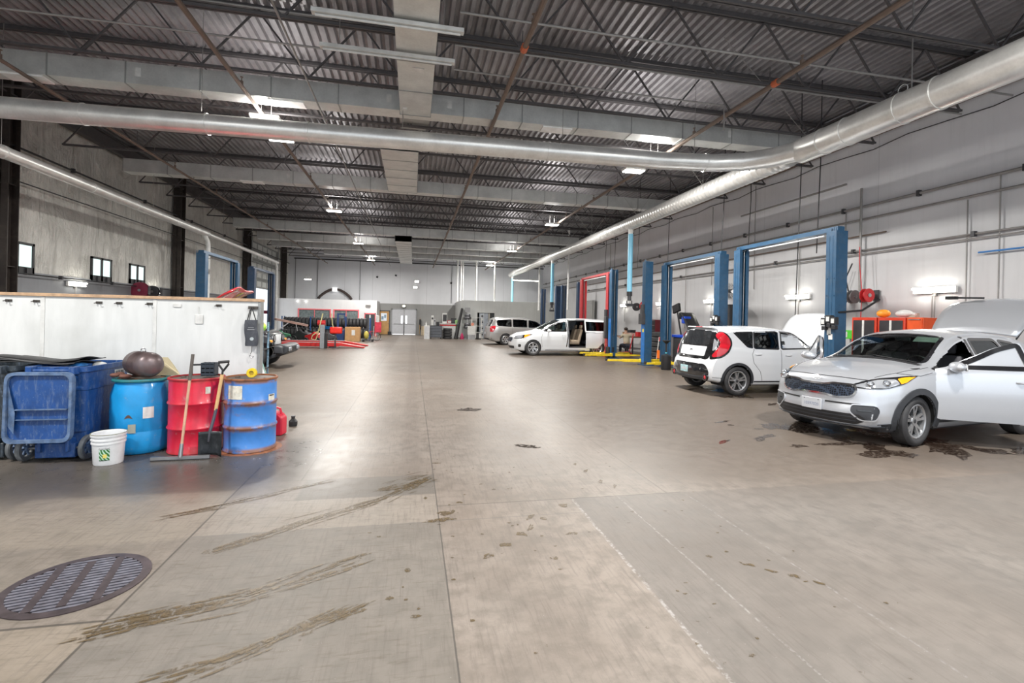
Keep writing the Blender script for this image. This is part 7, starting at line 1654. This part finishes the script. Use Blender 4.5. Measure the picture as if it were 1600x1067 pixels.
o=thing('yellow_hose','pale yellow hose looped over the control pedestal','hose',(-4.4,24.75,0)); MB().tube([(0,0,.9),(-.35,0,.62),(-.4,.02,.45),(-.2,.02,.40),(-.1,.02,.7),(.05,.02,1.45),(.1,.05,1.7)],.028,8).tube([(.5,.05,1.7),(.55,.03,1.2),(.6,.03,1.02)],.024,8).build('hose',PM('pale_yellow_hose',(.55,.5,.25),.6),o)
o=thing('red_reel','red hose bundle on the pedestal top','machine',(-4.3,24.95,1.16)); MB().cyl((-.25,0,.08),(.1,0,.08),.13,n=16).build('drum_red',M_red,o); MB().ring([(.1,0),(.15,0),(.15,.02),(.1,.02)],16,(-.1,0,.1),'X').build('flange',M_red,o)
# hoist, mowers and machines
o=thing('engine_hoist','engine hoist with long pale timber-coloured boom among the clutter','hoist',(-6.6,28.2,0)); MB().bar((-.9,0,1.38),(.95,0,1.02),.09,.12).build('boom',PM('pale_pink_boom',(.50,.33,.28),.6),o,bevel=.01); MB().bar((-.75,0,.05),(-.72,0,1.35),.09).build('mast',M_white,o); MB().bar((-.7,-.1,.6),(.0,0,1.2),.05).build('ram',M_steel,o)
for g in(-1,1): MB().bar((-.75,g*.1,.08),(.8,g*.4,.08),.07).build('leg',M_red,o)
MB().tube([(.9,0,1.0),(.9,0,.7)],.015,6).build('chain',M_steel,o)
o=thing('wall_sign','small dark red sign on the post above the clutter','sign',(-8.3,28.4,0)); MB().box(-.4,.55,-.02,.02,1.62,1.8).build('sign_face',PM('maroon_sign',(.30,.02,.06),.5),o,smooth=False); MB().box(-.05,.0,-.01,.04,0,1.65).build('post',M_dark,o,smooth=False)
M_mp=[M_red,M_dark,PM('machine_green',(.02,.18,.08),.5),PM('machine_blue',(.02,.12,.30),.5)]
def machine(lab,x,y,mi,s=1,rz=0):
    o=thing('shop_machine',lab,'machine',(x,y,0),rz); a=M_mp[mi]
    MB().prism([(-.4*s,.15),(-.35*s,.45*s),(-.05*s,.62*s),(.1*s,.50*s),(.42*s,.42*s),(.45*s,.15)],-.22*s,.22*s,'XZ').build('housing',a,o,bevel=.04,seg=2)
    MB().tube([(-.3*s,0,.4*s),(-.45*s,0,.95*s)],.025,8).tube([(-.45*s,-.25*s,.95*s),(-.45*s,.25*s,.95*s)],.022,8).build('handlebar',M_steel,o); MB().cbox((.12*s,0,.62*s),(.34*s,.22*s,.08)).build('saddle',M_black,o,bevel=.03)
    for xx in (-.33*s,.33*s):
        for g in(-1,1): w=MB().ring([(.07*s,-.04),(.15*s,-.05),(.165*s,0),(.15*s,.05),(.07*s,.04)],18,(0,0,0),'Y').build('wheel',M_rubber,o,loc=(xx,g*.26*s,.165*s)); MB().cyl((0,-.03,0),(0,.03,0),.07*s,n=12).build('rim',M_steel,w)
    return o
machine('dark green wheeled shop machine at the left of the clutter',-7.35,29.5,2,1.15,R(20)); machine('black wheeled shop machine under the hoist boom',-6.3,30.2,1,1.2,R(-25)); machine('red wheeled shop machine left of the pedestal behind the red ramp',-5.35,28.5,0,1.1,R(160)); machine('blue wheeled shop machine in the clutter beside the far left wall',-8.4,30.1,3,1.0,R(60)); machine('second black wheeled machine behind the red hopper',-4.9,30.7,1,.9,R(10))
o=thing('blue_basin','bright blue plastic basin in front of the long tyre rack','basin',(-5.3,32.2,.72)); MB().lathe([(.001,0),(.3,.02),(.38,.16),(.40,.17),(.34,.16),(.001,.03)],20).build('basin_body',PM('bright_blue',(.01,.25,.65),.4),o); MB().lathe([(.28,-.72),(.2,-.02),(.2,0),(.001,0)],16).build('basin_stand',M_dark,o)
o=thing('carton','large brown cardboard box on the floor before the tyre rack','box',(-3.65,31.5,0)); MB().box(-.45,.45,-.3,.3,0,.90).build('carton_body',PM('carton_brown2',(.50,.29,.13),.8,var=.1),o,bevel=.008); MB().box(-.05,.15,-.303,-.30,.4,.72).build('shipping_label',M_white,o,smooth=False); MB().box(-.45,.45,-.02,.02,.90,.903).build('tape',PM('tape_tan2',(.6,.45,.25),.4),o,smooth=False)
o=thing('tyre_changer','dark blue tyre changer standing before the tyre rack','machine',(-4.45,32.0,0)); MB().box(-.25,.25,-.25,.25,0,.7).build('cabinet',PM('navy_machine',(.02,.05,.16),.4),o,bevel=.03); MB().bar((-.2,.1,.6),(-.2,.1,1.75),.10).bar((-.2,.1,1.7),(.25,.0,1.7),.08).bar((.2,.0,1.3),(.2,.0,1.75),.05).bar((.28,.1,.6),(.28,.1,1.55),.09).build('arm_post',PM('navy_machine',(.02,.05,.16),.4),o); MB().cyl((0,0,.7),(0,0,.78),.26,n=20).build('turntable',M_steel,o)
o=thing('creeper_cart','yellow and black wheeled cart right of the brown cardboard box','cart',(-2.72,31.2,0)); MB().box(-.35,.35,-.25,.25,.12,.17).build('cart_deck',M_dark,o,smooth=False); MB().sphere((-.1,0,.42),(.15,.15,.26),12,8).build('yellow_bag',PM('dull_yellow',(.5,.42,.08),.6),o); MB().bar((.3,0,.15),(.35,0,1.0),.04).build('cart_handle',M_steel,o)
for a in(-.28,.28): MB().cyl((a,-.24,.06),(a,-.2,.06),.06,n=12).cyl((a,.2,.06),(a,.24,.06),.06,n=12).build('wheel',M_rubber,o)
o=thing('red_jacket','red and white cloth draped on a stand right of the far left office','cloth',(-2.35,34.5,0)); MB().cbox((0,0,.85),(.45,.12,.75)).build('cloth_red',PM('cloth_red',(.70,.06,.10),.8,var=.2),o,bevel=.06,seg=3); MB().cbox((-.02,0,1.4),(.22,.10,.55)).build('cloth_white',M_white,o,bevel=.05,seg=3); MB().tube([(0,0,0),(0,0,1.7)],.025,8).box(-.25,.25,-.2,.2,0,.03).build('stand',M_steel,o)
o=thing('bicycle','small red wheeled frame beside the draped red cloth','bicycle',(-2.6,32.6,0)); 
for xx in(-.3,.3): MB().ring([(.24,-.015),(.27,-.015),(.27,.015),(.24,.015)],24,(xx,0,.27),'Y').build('wheel',M_rubber,o)
MB().tube([(-.3,0,.27),(-.1,0,.62),(.22,0,.62),(.3,0,.27)],.018,6).tube([(-.1,0,.62),(.02,0,.27),(.22,0,.62)],.016,6).tube([(.22,0,.6),(.2,0,.85)],.014,6).build('frame',M_red,o)
o=thing('small_box','black box on the floor at the foot of the wooden door','box',(-1.98,43.5,0)); MB().box(-.15,.15,-.15,.15,0,.25).build('box_body',M_black,o,bevel=.02); MB().box(-.16,.16,-.16,.16,.25,.28).build('lid',M_dark,o)
